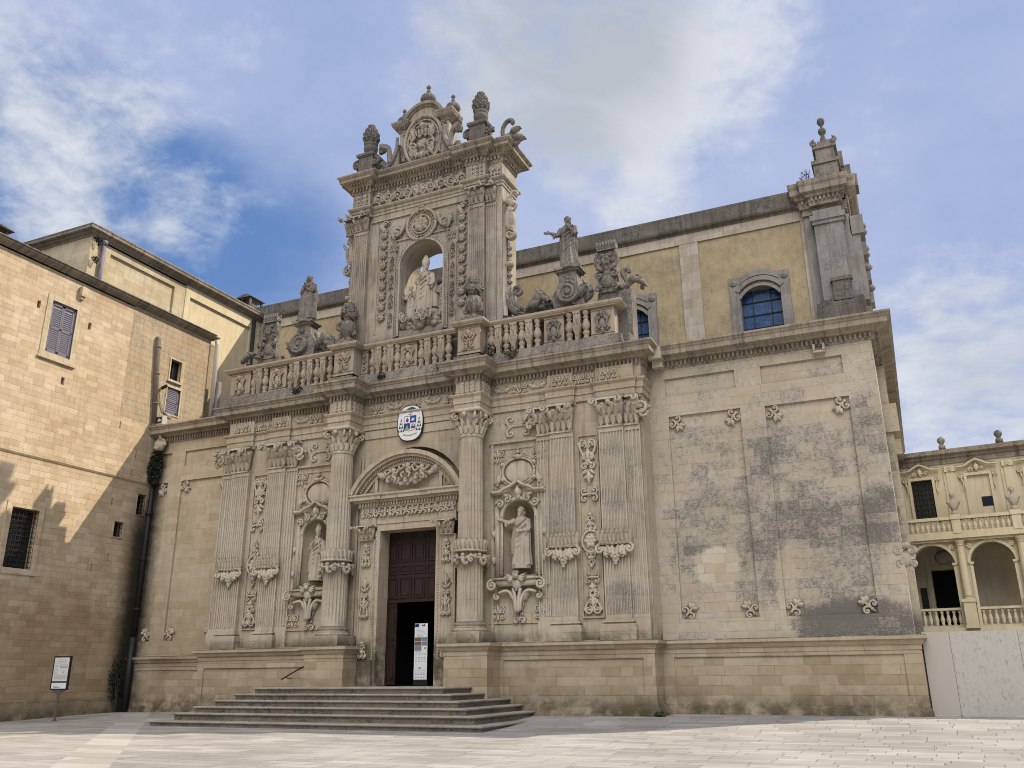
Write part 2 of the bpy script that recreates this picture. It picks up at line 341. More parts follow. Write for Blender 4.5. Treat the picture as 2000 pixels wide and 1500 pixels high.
# paving
def paving(name, ca, cb, bw, bh, gap=0.02, ang=0.0, tone=0.17):
    m, gg, b = newmat(name)
    pos = gg.n('ShaderNodeNewGeometry').outputs['Position']
    qx, qy, qz = gg.xyz(pos)
    rnd, jt = courses(gg, qx, qy, bw, bh, gap)
    big = gg.noise(pos, 0.25, 5); med = gg.noise(pos, 2.5, 6, 0.7); fine = gg.noise(pos, 30, 4, 0.7)
    col = gg.mix(gg.ss(big, .35, .65), ca, cb)
    k = gg.m('ADD', gg.m('ADD', 1.0 - tone - 0.08, gg.m('MULTIPLY', rnd, 2 * tone)), gg.m('MULTIPLY', med, 0.16))
    col = gg.mix(1.0, col, gg.comb(k, k, k), 'MULTIPLY')
    stain = gg.ss(gg.noise(gg.vm('MULTIPLY', pos, (0.5, 1.3, 1.0)), 0.9, 6, 0.7), 0.58, 0.72)
    col = gg.mix(gg.m('MULTIPLY', stain, 0.35), col, (0.2, 0.175, 0.14))
    col = gg.mix(gg.m('MULTIPLY', jt, 0.7), col, (0.07, 0.062, 0.05))
    gg.put(b.inputs['Base Color'], col)
    b.inputs['Roughness'].default_value = 0.8
    b.inputs['Specular IOR Level'].default_value = 0.25
    bp = gg.n('ShaderNodeBump'); bp.inputs['Strength'].default_value = 0.4; bp.inputs['Distance'].default_value = 0.02
    gg.put(bp.inputs['Height'], gg.m('SUBTRACT', gg.m('MULTIPLY', fine, 0.4), jt)); gg.put(b.inputs['Normal'], bp.outputs[0])
    return m
M['paving'] = paving('paving', (0.325, 0.305, 0.265), (0.41, 0.385, 0.335), 1.5, 0.62)
M['strip'] = paving('paving_strip', (0.41, 0.38, 0.325), (0.47, 0.435, 0.38), 30, 1.2)
# hoarding boards
m, gg, b = newmat('painted_board')
pos = gg.n('ShaderNodeNewGeometry').outputs['Position']
fl = gg.noise(gg.vm('MULTIPLY', pos, (5.0, 5.0, 2.4)), 1.6, 5, 0.62, 1.2)
fl2 = gg.noise(gg.vm('MULTIPLY', pos, (3.0, 3.0, 1.0)), 4.0, 4, 0.6, 2.0)
px_ = gg.xyz(pos)[0]
tx = gg.ss(px_, 1.13, 1.16)
mk = gg.m('MULTIPLY', gg.m('MULTIPLY', gg.ss(fl, 0.47, 0.72), gg.ss(fl2, 0.3, 0.65)), tx)
gg.put(b.inputs['Base Color'], gg.mix(gg.m('MULTIPLY', mk, 0.7), gg.mix(tx, (0.52, 0.47, 0.385), (0.55, 0.51, 0.43)), (0.22, 0.20, 0.165)))
b.inputs['Roughness'].default_value = 0.8
M['board'] = m


# ------------------------------------------------------------------ mesh building
class MB:
    def __init__(s):
        s.v = []; s.f = []
    def add(s, vs, fs):
        k = len(s.v)
        s.v.extend(vs)
        s.f.extend([tuple(i + k for i in f) for f in fs])
    def quad(s, *p):
        s.add(list(p), [tuple(range(len(p)))])
    def box(s, x0, x1, y0, y1, z0, z1):
        s.add([(x0, y0, z0), (x1, y0, z0), (x1, y1, z0), (x0, y1, z0), (x0, y0, z1), (x1, y0, z1), (x1, y1, z1), (x0, y1, z1)],
              [(3, 2, 1, 0), (4, 5, 6, 7), (0, 1, 5, 4), (1, 2, 6, 5), (2, 3, 7, 6), (3, 0, 4, 7)])
    def tbox(s, T, u0, u1, v0, v1, d0, d1):
        P = [(u0, v0, d0), (u1, v0, d0), (u1, v1, d0), (u0, v1, d0), (u0, v0, d1), (u1, v0, d1), (u1, v1, d1), (u0, v1, d1)]
        s.add([T(*p) for p in P], [(3, 2, 1, 0), (4, 5, 6, 7), (0, 1, 5, 4), (1, 2, 6, 5), (2, 3, 7, 6), (3, 0, 4, 7)])
    def tprism(s, T, poly, d0, d1):
        n = len(poly)
        s.add([T(u, v, d0) for u, v in poly] + [T(u, v, d1) for u, v in poly],
              [tuple(range(n)), tuple(range(2 * n - 1, n - 1, -1))] + [(i, (i + 1) % n, n + (i + 1) % n, n + i) for i in range(n)])
    def zprism(s, poly, z0, z1):
        n = len(poly)
        s.add([(x, y, z0) for x, y in poly] + [(x, y, z1) for x, y in poly],
              [tuple(range(n - 1, -1, -1)), tuple(range(n, 2 * n))] + [(i, (i + 1) % n, n + (i + 1) % n, n + i) for i in range(n)])
    def lathe(s, cx, cy, prof, n=16, ribs=0, amp=0.0, a0=0.0, a1=2 * PI):
        k = len(s.v); full = abs(a1 - a0 - 2 * PI) < 1e-6; cnt = n if full else n + 1
        for r, z in prof:
            for i in range(cnt):
                a = a0 + (a1 - a0) * i / n
                rr = r * (1 + amp * math.cos(ribs * a)) if ribs else r
                s.v.append((cx + rr * math.cos(a), cy + rr * math.sin(a), z))
        for j in range(len(prof) - 1):
            for i in range(n):
                a = k + j * cnt + i; b = k + j * cnt + (i + 1) % cnt
                s.f.append((a, b, b + cnt, a + cnt))
        if full:
            s.f.append(tuple(k + i for i in range(cnt - 1, -1, -1)))
            s.f.append(tuple(k + (len(prof) - 1) * cnt + i for i in range(cnt)))
    def ball(s, c, r, n=10, m=7, T=None):
        rx, ry, rz = r if isinstance(r, tuple) else (r, r, r)
        k = len(s.v)
        for j in range(m + 1):
            t = PI * j / m
            for i in range(n):
                a = 2 * PI * i / n
                p = (c[0] + rx * math.sin(t) * math.cos(a), c[1] + ry * math.sin(t) * math.sin(a), c[2] + rz * math.cos(t))
                s.v.append(T(*p) if T else p)
        for j in range(m):
            for i in range(n):
                a = k + j * n + i; b = k + j * n + (i + 1) % n
                s.f.append((a, a + n, b + n, b))
    def tube(s, pts, rad, n=7, sq=1.0):
        pts = [Vector(p) for p in pts]
        k = len(s.v); N = len(pts)
        up = None
        for i, p in enumerate(pts):
            d = (pts[min(i + 1, N - 1)] - pts[max(i - 1, 0)])
            d = d.normalized() if d.length > 1e-9 else Vector((0, 0, 1))
            if up is None:
                up = Vector((0, 0, 1)) if abs(d.z) < 0.9 else Vector((1, 0, 0))
            a = (up - d * up.dot(d))
            a = a.normalized() if a.length > 1e-6 else d.orthogonal().normalized()
            up = a
            bb = d.cross(a)
            r = rad[i] if isinstance(rad, (list, tuple)) else rad
            for j in range(n):
                t = 2 * PI * j / n
                q = p + a * (r * math.cos(t)) + bb * (r * sq * math.sin(t))
                s.v.append(tuple(q))
        for i in range(N - 1):
            for j in range(n):
                a = k + i * n + j; b = k + i * n + (j + 1) % n
                s.f.append((a, b, b + n, a + n))
        s.f.append(tuple(k + j for j in range(n - 1, -1, -1)))
        s.f.append(tuple(k + (N - 1) * n + j for j in range(n)))
    def sweep(s, path, prof, closed=False):
        """profile [(out, z)] swept along a plan path; out = to the right of travel"""
        N = len(path); k = len(s.v); P = len(prof)
        seg = []
        for i in range(N if closed else N - 1):
            a = path[i]; b = path[(i + 1) % N]
            d = Vector((b[0] - a[0], b[1] - a[1])).normalized()
            seg.append(Vector((d.y, -d.x)))
        for i in range(N):
            n1 = seg[i - 1] if (i > 0 or closed) else seg[0]
            n2 = seg[i % len(seg)] if (i < N - 1 or closed) else seg[-1]
            o = (n1 + n2) / max(0.2, 1 + n1.dot(n2))
            for (r, z) in prof:
                s.v.append((path[i][0] + o.x * r, path[i][1] + o.y * r, z))
        for i in range(N if closed else N - 1):
            for j in range(P - 1):
                a = k + i * P + j; b = k + ((i + 1) % N) * P + j
                s.f.append((a, b, b + 1, a + 1))
        if not closed:
            s.f.append(tuple(k + j for j in range(P - 1, -1, -1)))
            s.f.append(tuple(k + (N - 1) * P + j for j in range(P)))
    def dentils(s, path, o0, o1, z0, z1, w, sp):
        for i in range(len(path) - 1):
            a = Vector(path[i]); b = Vector(path[i + 1]); L = (b - a).length
            d = (b - a) / L; nn = Vector((d.y, -d.x))
            c = max(1, int(round(L / sp))); st = L / c
            for q in range(c):
                t0 = (q + 0.5) * st - w / 2; t1 = t0 + w
                pts = []
                for t, o in ((t0, o0), (t1, o0), (t1, o1), (t0, o1)):
                    p = a + d * t + nn * o
                    pts.append((p.x, p.y))
                s.zprism(pts, z0, z1)


def TF(x, y, z, s=1.0, mir=1, rot=0.0):
    c, n = math.cos(rot), math.sin(rot)
    def T(u, v, d):
        u2, v2 = (u * c - v * n) * s, (u * n + v * c) * s
        return (x + mir * u2, y - d * s, z + v2)
    return T


def TX(x, y, z, s=1.0, mir=1):          # faces +x
    return lambda u, v, d: (x + d * s, y + mir * u * s, z + v * s)


def TR(x, y, z, ang, s=1.0):            # frame standing at (x,y), facade direction turned by ang
    c, n = math.cos(ang), math.sin(ang)
    return lambda u, v, d: (x + (u * c + d * n) * s, y + (u * n - d * c) * s, z + v * s)


def panelled(mb, T, u0, u1, v0, v1, panels, depth, skip_back=()):
    """one wall face with sunk panels"""
    us = sorted(set([u0, u1] + [p[0] for p in panels] + [p[1] for p in panels]))
    vs = sorted(set([v0, v1] + [p[2] for p in panels] + [p[3] for p in panels]))
    for i in range(len(us) - 1):
        for j in range(len(vs) - 1):
            cu, cv = (us[i] + us[i + 1]) / 2, (vs[j] + vs[j + 1]) / 2
            if any(p[0] < cu < p[1] and p[2] < cv < p[3] for p in panels):
                continue
            mb.quad(T(us[i], vs[j], 0), T(us[i + 1], vs[j], 0), T(us[i + 1], vs[j + 1], 0), T(us[i], vs[j + 1], 0))
    for q, (a, b, c, d) in enumerate(panels):
        D = -(depth[q] if isinstance(depth, (list, tuple)) else depth)
        if q not in skip_back:
            mb.quad(T(a, c, D), T(b, c, D), T(b, d, D), T(a, d, D))
        for (p1, p2) in (((a, c), (b, c)), ((b, c), (b, d)), ((b, d), (a, d)), ((a, d), (a, c))):
            mb.quad(T(*p1, 0), T(*p2, 0), T(*p2, D), T(*p1, D))


def arch_pts(cx, cz, r, n=16, a0=0.0, a1=PI, rz=None):
    rz = rz or r
    return [(cx + r * math.cos(a0 + (a1 - a0) * i / n), cz + rz * math.sin(a0 + (a1 - a0) * i / n)) for i in range(n + 1)]


def arch_wall(mb, T, u0, u1, v0, v1, cx, r, zb, zs, depth, n=20, rz=None):
    """wall face with an arched opening (sill zb, springing zs) and its reveal"""
    rz = rz or r
    mb.quad(T(u0, v0, 0), T(cx - r, v0, 0), T(cx - r, v1, 0), T(u0, v1, 0))
    mb.quad(T(cx + r, v0, 0), T(u1, v0, 0), T(u1, v1, 0), T(cx + r, v1, 0))
    if zb > v0:
        mb.quad(T(cx - r, v0, 0), T(cx + r, v0, 0), T(cx + r, zb, 0), T(cx - r, zb, 0))
    ar = arch_pts(cx, zs, r, n, rz=rz)
    for i in range(n):
        a, b = ar[i], ar[i + 1]
        mb.quad(T(a[0], a[1], 0), T(a[0], v1, 0), T(b[0], v1, 0), T(b[0], b[1], 0))
    line = [(cx + r, zb)] + ar + [(cx - r, zb), (cx + r, zb)]
    for a, b in zip(line, line[1:]):
        mb.quad(T(*a, 0), T(*b, 0), T(*b, -depth), T(*a, -depth))


def archivolt(mb, T, cx, zs, r0, r1, d0, d1, n=24, a0=0.0, a1=PI, rz=1.0):
    A = arch_pts(cx, zs, r0, n, a0, a1, r0 * rz); B = arch_pts(cx, zs, r1, n, a0, a1, r1 * rz)
    for i in range(n):
        p = [A[i], A[i + 1], B[i + 1], B[i]]
        mb.add([T(*q, d0) for q in p] + [T(*q, d1) for q in p], [(4, 5, 6, 7), (0, 1, 5, 4), (2, 3, 7, 6)] + ([(0, 3, 7, 4)] if i == 0 else []) + ([(1, 2, 6, 5)] if i == n - 1 else []))


# ---- carved ornament, in local (u along, v up, d out)
def curl(mb, T, cu, cv, Rr, turns=1.4, a0=0.0, ccw=1, th=0.08, d=0.05, n=None, inner=0.12, eye=True):
    n = n or int(14 * turns) + 6
    pts, rad = [], []
    for i in range(n + 1):
        t = i / n
        r = Rr * (1 - t) + Rr * inner * t
        a = a0 + ccw * 2 * PI * turns * t
        pts.append(T(cu + r * math.cos(a), cv + r * math.sin(a), d * 2.1))
        rad.append(0.92 * th * (0.55 + 0.45 * math.sin(PI * min(1, t * 1.2 + 0.15))))
    mb.tube(pts, rad, 6)
    if eye:
        mb.ball((cu, cv, d * 1.8), (th * 1.2, th * 1.2, th * 1.2), 7, 5, T)
        if Rr > .15:
            for q, k_ in ((.04, .75), (.3, .6), (.58, .5)):
                a = a0 + ccw * 2 * PI * turns * q * .6
                r = Rr * (1 - q * .6 * (1 - inner))
                leaf(mb, T, cu + r * math.cos(a), cv + r * math.sin(a), a - ccw * .7 - PI / 2, Rr * k_, Rr * .36, d * .5, min(.06, Rr * .2), nv=4)


def stem(mb, T, pts, th=0.06, d=0.05, taper=0.5):
    N = len(pts)
    out = []
    for i in range(N - 1):              # smooth with a few steps
        p0, p1, p2, p3 = pts[max(i - 1, 0)], pts[i], pts[i + 1], pts[min(i + 2, N - 1)]
        for k in range(4):
            t = k / 4
            out.append(tuple(0.5 * ((2 * p1[j]) + (-p0[j] + p2[j]) * t + (2 * p0[j] - 5 * p1[j] + 4 * p2[j] - p3[j]) * t * t + (-p0[j] + 3 * p1[j] - 3 * p2[j] + p3[j]) * t ** 3) for j in (0, 1)))
    out.append(pts[-1])
    L = len(out)
    mb.tube([T(u, v, d * 1.9) for u, v in out], [0.95 * th * (1 - (1 - taper) * i / (L - 1)) for i in range(L)], 6)


def leaf(mb, T, u, v, ang, L, W, d0=0.02, lift=0.06, tip=0.0, nv=7, lobes=3):
    c, s = math.cos(ang), math.sin(ang)
    lift *= 1.5
    k = len(mb.v)
    S = (-1, -0.6, 0, 0.6, 1)
    for j in range(nv + 1):
        t = j / nv
        w = W / 2 * (math.sin(PI * min(1, 0.12 + 0.86 * t)) ** 0.8) * (1 + 0.27 * math.cos(lobes * 2 * PI * t))
        dd = d0 + lift * math.sin(PI * (0.15 + 0.7 * t)) + tip * t ** 3
        l = L * (t if tip == 0 or t < 0.86 else 0.86 + (0.86 - t) * 0.5)
        for q in S:
            h = dd + (lift * 0.7 * (1 - abs(q)) if abs(q) < 1 else -lift * 0.9) - (0.25 * lift if abs(q) == 0 else 0)
            uu, vv = q * w, l
            mb.v.append(T(u + uu * c - vv * s, v + uu * s + vv * c, h))
    for j in range(nv):
        for i in range(4):
            a = k + j * 5 + i
            mb.f.append((a, a + 1, a + 6, a + 5))
    mb.f.append(tuple(k + i for i in range(5)))
    mb.f.append(tuple(k + nv * 5 + i for i in range(4, -1, -1)))


def rosette(mb, T, u, v, r, n=6, d=0.03):
    for i in range(n):
        a = 2 * PI * i / n
        leaf(mb, T, u + 0.12 * r * math.cos(a), v + 0.12 * r * math.sin(a), a - PI / 2, r * 0.9, r * 0.75, d, r * 0.22, nv=4, lobes=0)
    mb.ball((u, v, d + r * 0.1), (r * 0.25, r * 0.25, r * 0.25), 7, 5, T)


def corner_motif(mb, T):              # a lily like corner: two curls and a trefoil, about 0.8 across, pointing to (+,-)
    curl(mb, T, 0.0, -0.22, 0.2, 1.3, PI * 0.5, -1, 0.06, 0.05)
    curl(mb, T, 0.27, 0.05, 0.2, 1.3, PI, 1, 0.06, 0.05)
    for a in (-0.2, 0.55, 1.3):
        leaf(mb, T, 0.30, -0.28, -PI * 0.5 - PI * 0.5 + a * 1.1, 0.34, 0.24, 0.02, 0.07)
    mb.ball((0.3, -0.28, 0.06), (0.09, 0.09, 0.07), 7, 5, T)
    leaf(mb, T, 0.1, -0.05, PI * 1.25, 0.35, 0.16, 0.02, 0.06)


def crest_motif(mb, T, w, h):           # square relief: two big curls on a leaf
    for s in (-1, 1):
        curl(mb, T, s * w * 0.27, h * 0.16, min(w, h) * 0.24, 1.5, PI / 2 + s * PI / 2 + s * 0.6, s, 0.045, 0.03)
        curl(mb, T, s * w * 0.30, -h * 0.26, min(w, h) * 0.17, 1.2, PI / 2 - s * PI / 2, -s, 0.04, 0.03)
        stem(mb, T, [(0, -h * 0.45), (s * w * 0.08, -h * 0.1), (s * w * 0.2, h * 0.32)], 0.045, 0.03)
        leaf(mb, T, s * w * 0.08, -h * 0.02, -s * 0.9, h * 0.3, h * 0.14, 0.01, 0.04)
    leaf(mb, T, 0, -h * 0.05, 0, h * 0.5, h * 0.2, 0.01, 0.05)


def rinceau(mb, T, L, h, n):            # running scroll along u from 0..L
    st = L / n
    pts = []
    for i in range(n):
        s = 1 if i % 2 == 0 else -1
        cu = (i + 0.5) * st
        curl(mb, T, cu, -s * h * 0.03, min(h * 0.38, st * 0.46), 1.7, PI, -s, h * 0.08, 0.06)
        for q in (0.25, 1.6, 3.6, 5.0):
            leaf(mb, T, cu + 0.2 * h * math.cos(q), 0.2 * h * math.sin(q), q - PI / 2, h * 0.34, h * 0.2, 0.02, 0.08, nv=4)
        pts += [(i * st, -s * h * 0.38 * 0.4), (cu, s * h * 0.42)]
    pts.append((L, 0))
    stem(mb, T, pts, h * 0.075, 0.05, 1.0)


def candelabrum(mb, T, h, w, flip=False):   # tall narrow relief growing from v=0 to v=h
    K = (lambda u, v, d: T(u, h - v, d)) if flip else T
    for s in (-1, 1):
        curl(mb, K, s * w * 0.27, h * 0.13, w * 0.24, 1.6, PI / 2 - s * PI / 2 + s * 1.9, s, w * 0.075, 0.06)
        stem(mb, K, [(s * w * 0.5, h * 0.10), (s * w * 0.36, h * 0.30), (s * w * 0.12, h * 0.48), (s * w * 0.05, h * 0.6)], w * 0.09, 0.06)
        curl(mb, K, s * w * 0.2, h * 0.62, w * 0.17, 1.3, -PI / 2, s, w * 0.06, 0.06)
        leaf(mb, K, s * w * 0.1, h * 0.3, -s * 0.55, h * 0.2, w * 0.28, 0.03, 0.07)
        leaf(mb, K, s * w * 0.05, h * 0.68, -s * 0.8, h * 0.16, w * 0.24, 0.03, 0.06)
    for s in (-1, 1):
        for v_, a_, L_ in ((.12, 1.5, .13), (.40, .9, .15), (.54, 1.2, .12), (.80, .7, .14)):
            leaf(mb, K, s * w * .04, h * v_, -s * a_, h * L_, w * .22, .04, .07, .06, 6, 3)
    leaf(mb, K, 0, h * 0.22, 0, h * 0.3, w * 0.3, 0.03, 0.09)
    leaf(mb, K, 0, h * 0.70, 0, h * 0.3, w * 0.3, 0.02, 0.08)
    mb.ball((0, h * 0.5, 0.08), (w * 0.13, w * 0.13, 0.09), 8, 6, K)
    mb.ball((0, h * 0.2, 0.07), (w * 0.11, w * 0.13, 0.08), 8, 6, K)


def knot_motif(mb, T, w):                # H like strapwork
    for sx in (-1, 1):
        for sy in (-1, 1):
            curl(mb, T, sx * w * 0.3, sy * w * 0.22, w * 0.2, 1.25, -sy * PI / 2, sx * sy, w * 0.06, 0.05)
    stem(mb, T, [(-w * 0.45, 0), (0, 0.02), (w * 0.45, 0)], w * 0.08, 0.05, 1)
    mb.ball((0, 0, 0.06), (w * 0.12, w * 0.12, 0.07), 8, 6, T)


def cherub(mb, T, s=1.0, wings=True):
    mb.ball((0, 0, 0.14 * s), (0.15 * s, 0.18 * s, 0.15 * s), 10, 8, T)
    mb.ball((0, -0.03 * s, 0.28 * s), (0.03 * s, 0.045 * s, 0.04 * s), 6, 5, T)
    for q in (-1, 1):
        mb.ball((q * 0.07 * s, -0.06 * s, 0.23 * s), (0.055 * s, 0.055 * s, 0.05 * s), 6, 5, T)
        for k in range(3):
            a = 0.6 + k * 0.9
            mb.ball((q * 0.13 * s * math.cos(a - 0.6), 0.05 * s + 0.15 * s * math.sin(a), 0.14 * s), (0.06 * s, 0.06 * s, 0.07 * s), 6, 5, T)
        if wings:
            for k in range(4):
                leaf(mb, T, q * 0.1 * s, -0.12 * s, -q * (1.1 + 0.32 * k), (0.5 - 0.05 * k) * s, 0.16 * s, 0.03 * s, 0.06 * s)


def capital(mb, T, w, h, half=0):
    """pilaster capital; half=-1/+1: only that horn"""
    mb.tprism(T, [(-w * .5, 0), (w * .5, 0), (w * .5, h * .07), (-w * .5, h * .07)], 0, 0.2)
    mb.add([T(-w * .47, h * .07, 0), T(w * .47, h * .07, 0), T(w * .47, h * .07, .1), T(-w * .47, h * .07, .1), T(-w * .56, h * .9, 0), T(w * .56, h * .9, 0), T(w * .56, h * .9, .26), T(-w * .56, h * .9, .26)],
           [(3, 2, 1, 0), (4, 5, 6, 7), (0, 1, 5, 4), (1, 2, 6, 5), (2, 3, 7, 6), (3, 0, 4, 7)])
    n1 = max(3, int(round(w / 0.29)))
    for i in range(n1):
        u = (i + 0.5) / n1 * w - w / 2
        leaf(mb, T, u, h * .07, 0, h * .38, w / n1 * .98, 0.12, 0.07, 0.3, 9, 4)
    n2 = max(1, n1 - 1)
    for i in range(n2):
        u = (i + 1) / (n2 + 1) * w - w / 2
        leaf(mb, T, u, h * .30, 0, h * .40, w / n2 * 0.78, 0.15, 0.07, 0.36, 9, 4)
    for s in ((-1, 1) if not half else (half,)):
        curl(mb, T, s * w * .47, h * .76, h * .135, 1.6, PI / 2, -s, h * .045, 0.36)
        curl(mb, T, s * w * .52, h * .76, h * .10, 1.4, PI / 2, -s, h * .05, 0.46)
        leaf(mb, T, s * w * .30, h * .45, -s * .5, h * .42, h * .2, 0.2, 0.08, 0.15)
    if not half:
        cherub(mb, lambda u, v, d: T(u, h * .80 + v, 0.26 + d), h * .55, False)
        for s in (-1, 1):
            curl(mb, T, s * w * .17, h * .66, h * .08, 1.3, -PI / 2, s, h * .03, 0.32)
    mb.tprism(T, [(-w * .62, h * .90), (w * .62, h * .90), (w * .66, h), (-w * .66, h)], 0, 0.42)


def band(mb, T, w, h, n=6):
    """leafy collar with winged bracket and pendant that wraps a pilaster; v from 0 (pendant tip) to h"""
    mb.tbox(T, -w * .5, w * .5, h * .55, h * .60, 0, .22)
    mb.tbox(T, -w * .46, w * .46, h * .60, h * .94, 0, .14)
    for i in range(n):
        u = (i + .5) / n * w - w / 2
        leaf(mb, T, u, h * .59, -.3 * (u / w), h * .44, w / n * 1.15, .12, .08, .3, 8, 3)
    for i in range(n - 1):
        u = (i + 1) / n * w - w / 2
        leaf(mb, T, u, h * .59, 0, h * .30, w / n * .95, .2, .07, .22, 8, 3)
    for s in (-1, 1):
        curl(mb, T, s * w * .44, h * .43, w * .13, 1.5, PI / 2, -s, w * .05, .12)
        curl(mb, T, s * w * .20, h * .30, w * .10, 1.3, -PI / 2, s, w * .04, .1)
        for q, (u0, v0, a_, L_) in enumerate(((.10, .54, 2.95, .36), (.24, .55, 2.75, .34), (.38, .52, 2.5, .26), (.30, .40, 2.9, .20), (.14, .34, 2.6, .18))):
            leaf(mb, T, s * w * u0, h * v0, s * a_, h * L_, w * .2, .07 + .02 * (q % 2), .075, .1, 8, 3)
    mb.ball((0, h * .20, .14), (w * .13, h * .07, .12), 8, 6, T)
    for k, r in ((.10, .09), (.03, .06)):
        mb.ball((0, h * k, .12), (w * r, h * .05, .09), 8, 6, T)
    leaf(mb, T, 0, h * .22, 2.5, h * .14, w * .16, .08, .06)
    leaf(mb, T, 0, h * .22, -2.5, h * .14, w * .16, .08, .06)


def fruit_chain(mb, T, h, w, n):
    for i in range(n):
        v = h * (i + .5) / n
        for q in range(7):
            a = q / 7 * 2 * PI + i
            mb.ball((w * .28 * math.cos(a), v + h / n * .2 * math.sin(a), .1), (w * .19, w * .17, .12), 6, 5, T)
        mb.ball((0, v, .16), (w * .24, w * .22, .12), 7, 5, T)
        for s in (-1, 1):
            leaf(mb, T, 0, v + h / n * .28, -s * 1.2, w * .55, w * .25, .02, .06)
        mb.tube([T(0, v + h / n * .25, .05), T(0, v + h / n * .78, .05)], .035, 5)


def fluted(mb, T, w, d, z0, z1, n, f=0.72):
    """flat pilaster shaft with n flutes"""
    poly = [(-w / 2, 0)]
    st = w * .94 / n
    poly.append((-w / 2, d))
    for i in range(n):
        c = -w * .47 + (i + .5) * st
        hw = st * f / 2
        poly += [(c - hw, d), (c - hw * .72, d - hw * 1.05), (c, d - hw * 1.4), (c + hw * .72, d - hw * 1.05), (c + hw, d)]
    poly += [(w / 2, d), (w / 2, 0)]
    N = len(poly)
    zt = z1 - .22; zb = z0 + .18
    mb.add([T(u, zb, q) for u, q in poly] + [T(u, zt, q) for u, q in poly], [(i, (i + 1) % N, N + (i + 1) % N, N + i) for i in range(N)])
    mb.tbox(T, -w / 2, w / 2, zt, z1, 0, d)
    mb.tbox(T, -w / 2, w / 2, z0, zb, 0, d)


def attic_base(mb, T, w, d, z0, z1):
    h = z1 - z0
    for a, b, o in ((0, .36, .24), (.36, .58, .19), (.58, .72, .07), (.72, .88, .14), (.88, 1, .03)):
        mb.tbox(T, -w / 2 - o, w / 2 + o, z0 + a * h, z0 + b * h, 0, d + o)


# ---- objects
def wloc(o):
    v = Vector((0, 0, 0))
    while o is not None:
        v += o.location
        o = o.parent
    return v


def obj(name, mb, mat, parent=None, loc=None, smooth=False, mesh=None):
    """links one mesh object whose vertices are given in world coordinates"""
    if mesh is None:
        base = Vector(loc) if loc is not None else Vector((0, 0, 0))
        if parent is not None:
            base = base + wloc(parent) if loc is None else base
        off = base
        me = bpy.data.meshes.new(name)
        me.from_pydata([(v[0] - off[0], v[1] - off[1], v[2] - off[2]) for v in mb.v], [], mb.f)
        me.validate()
    else:
        me = mesh
    if not me.materials:
        me.materials.append(M[mat])
    if smooth:
        me.polygons.foreach_set('use_smooth', [True] * len(me.polygons))
    me.update()
    o = bpy.data.objects.new(name, me)
    COL.objects.link(o)
    if parent is not None:
        o.parent = parent
        if loc is not None:
            o.location = Vector(loc) - wloc(parent)
    elif loc is not None:
        o.location = loc
    return o


def thing(name, label, cat, loc=(0, 0, 0), group=None):
    o = bpy.data.objects.new(name, None)
    COL.objects.link(o)
    o.location = loc
    return tag(o, label, cat, group)


def tag(o, label, cat, group=None, kind=None):
    if label: o['label'] = label
    if cat: o['category'] = cat
    if group: o['group'] = group
    if kind: o['kind'] = kind
    return o


def twin(o, parent, wl, mir=False, rot=None):
    """copy of a part put at another world location"""
    c = o.copy()
    COL.objects.link(c)
    c.parent = parent
    c.location = Vector(wl) - (wloc(parent) if parent else Vector((0, 0, 0)))
    if mir:
        c.scale.x = -c.scale.x
    if rot is not None:
        c.rotation_euler = rot
    return c


def fuse(mb, voxel, smooth=1):
    """melts overlapping solids into one sculpted surface"""
    me = bpy.data.meshes.new('tmp')
    me.from_pydata(mb.v, [], mb.f)
    o = bpy.data.objects.new('tmp', me)
    COL.objects.link(o)
    md = o.modifiers.new('r', 'REMESH'); md.mode = 'VOXEL'; md.voxel_size = voxel; md.use_smooth_shade = True
    if smooth:
        sm = o.modifiers.new('s', 'SMOOTH'); sm.factor = 0.5; sm.iterations = smooth
    dg = bpy.context.evaluated_depsgraph_get()
    ev = o.evaluated_get(dg)
    out = bpy.data.meshes.new_from_object(ev)
    bpy.data.objects.remove(o)
    bpy.data.meshes.remove(me)
    return out


def leaves(mb, c, rad, n, size, droop=0.0):
    """a crown of small leaf faces"""
    for i in range(n):
        while True:
            p = Vector((random.uniform(-1, 1), random.uniform(-1, 1), random.uniform(-1, 1)))
            if p.length < 1: break
        q = Vector((c[0] + p.x * rad[0], c[1] + p.y * rad[1], c[2] + p.z * rad[2]))
        a = Vector((random.gauss(0, 1), random.gauss(0, 1), random.gauss(0, .7) - droop)).normalized()
        b = a.orthogonal().normalized()
        s = size * random.uniform(.6, 1.3)
        mb.quad(tuple(q - a * s * .5), tuple(q + b * s * .3), tuple(q + a * s * .6), tuple(q - b * s * .3))


# ------------------------------------------------------------------ ground
def gz(x, y):
    a = -0.2 * max(0.0, min(1.0, (-x - 11) / 32.0))
    t = max(0.0, min(1.0, -y / 9.0))
    t = t * t * (3 - 2 * t)
    return a * (1 - t) - 0.4 * t


mb = MB()
xs = [-400, -200, -120, -80, -60, -50] + [-46 + i for i in range(0, 56)] + [14, 20, 40, 80, 200, 400]
ys = [-400, -150, -90, -60, -48, -44, -40, -36, -32, -28, -24, -20, -17, -14, -12, -10] + [-9 + i for i in range(0, 10)] + [1, 4, 10, 30, 80, 300]
k = len(xs)
mb.v = [(x, y, gz(x, y)) for y in ys for x in xs]
mb.f = [(j * k + i, j * k + i + 1, (j + 1) * k + i + 1, (j + 1) * k + i) for j in range(len(ys) - 1) for i in range(k - 1)]
tag(obj('piazza_paving', mb, 'paving', smooth=True), 'pale stone paving of the square in long courses', None, kind='structure')
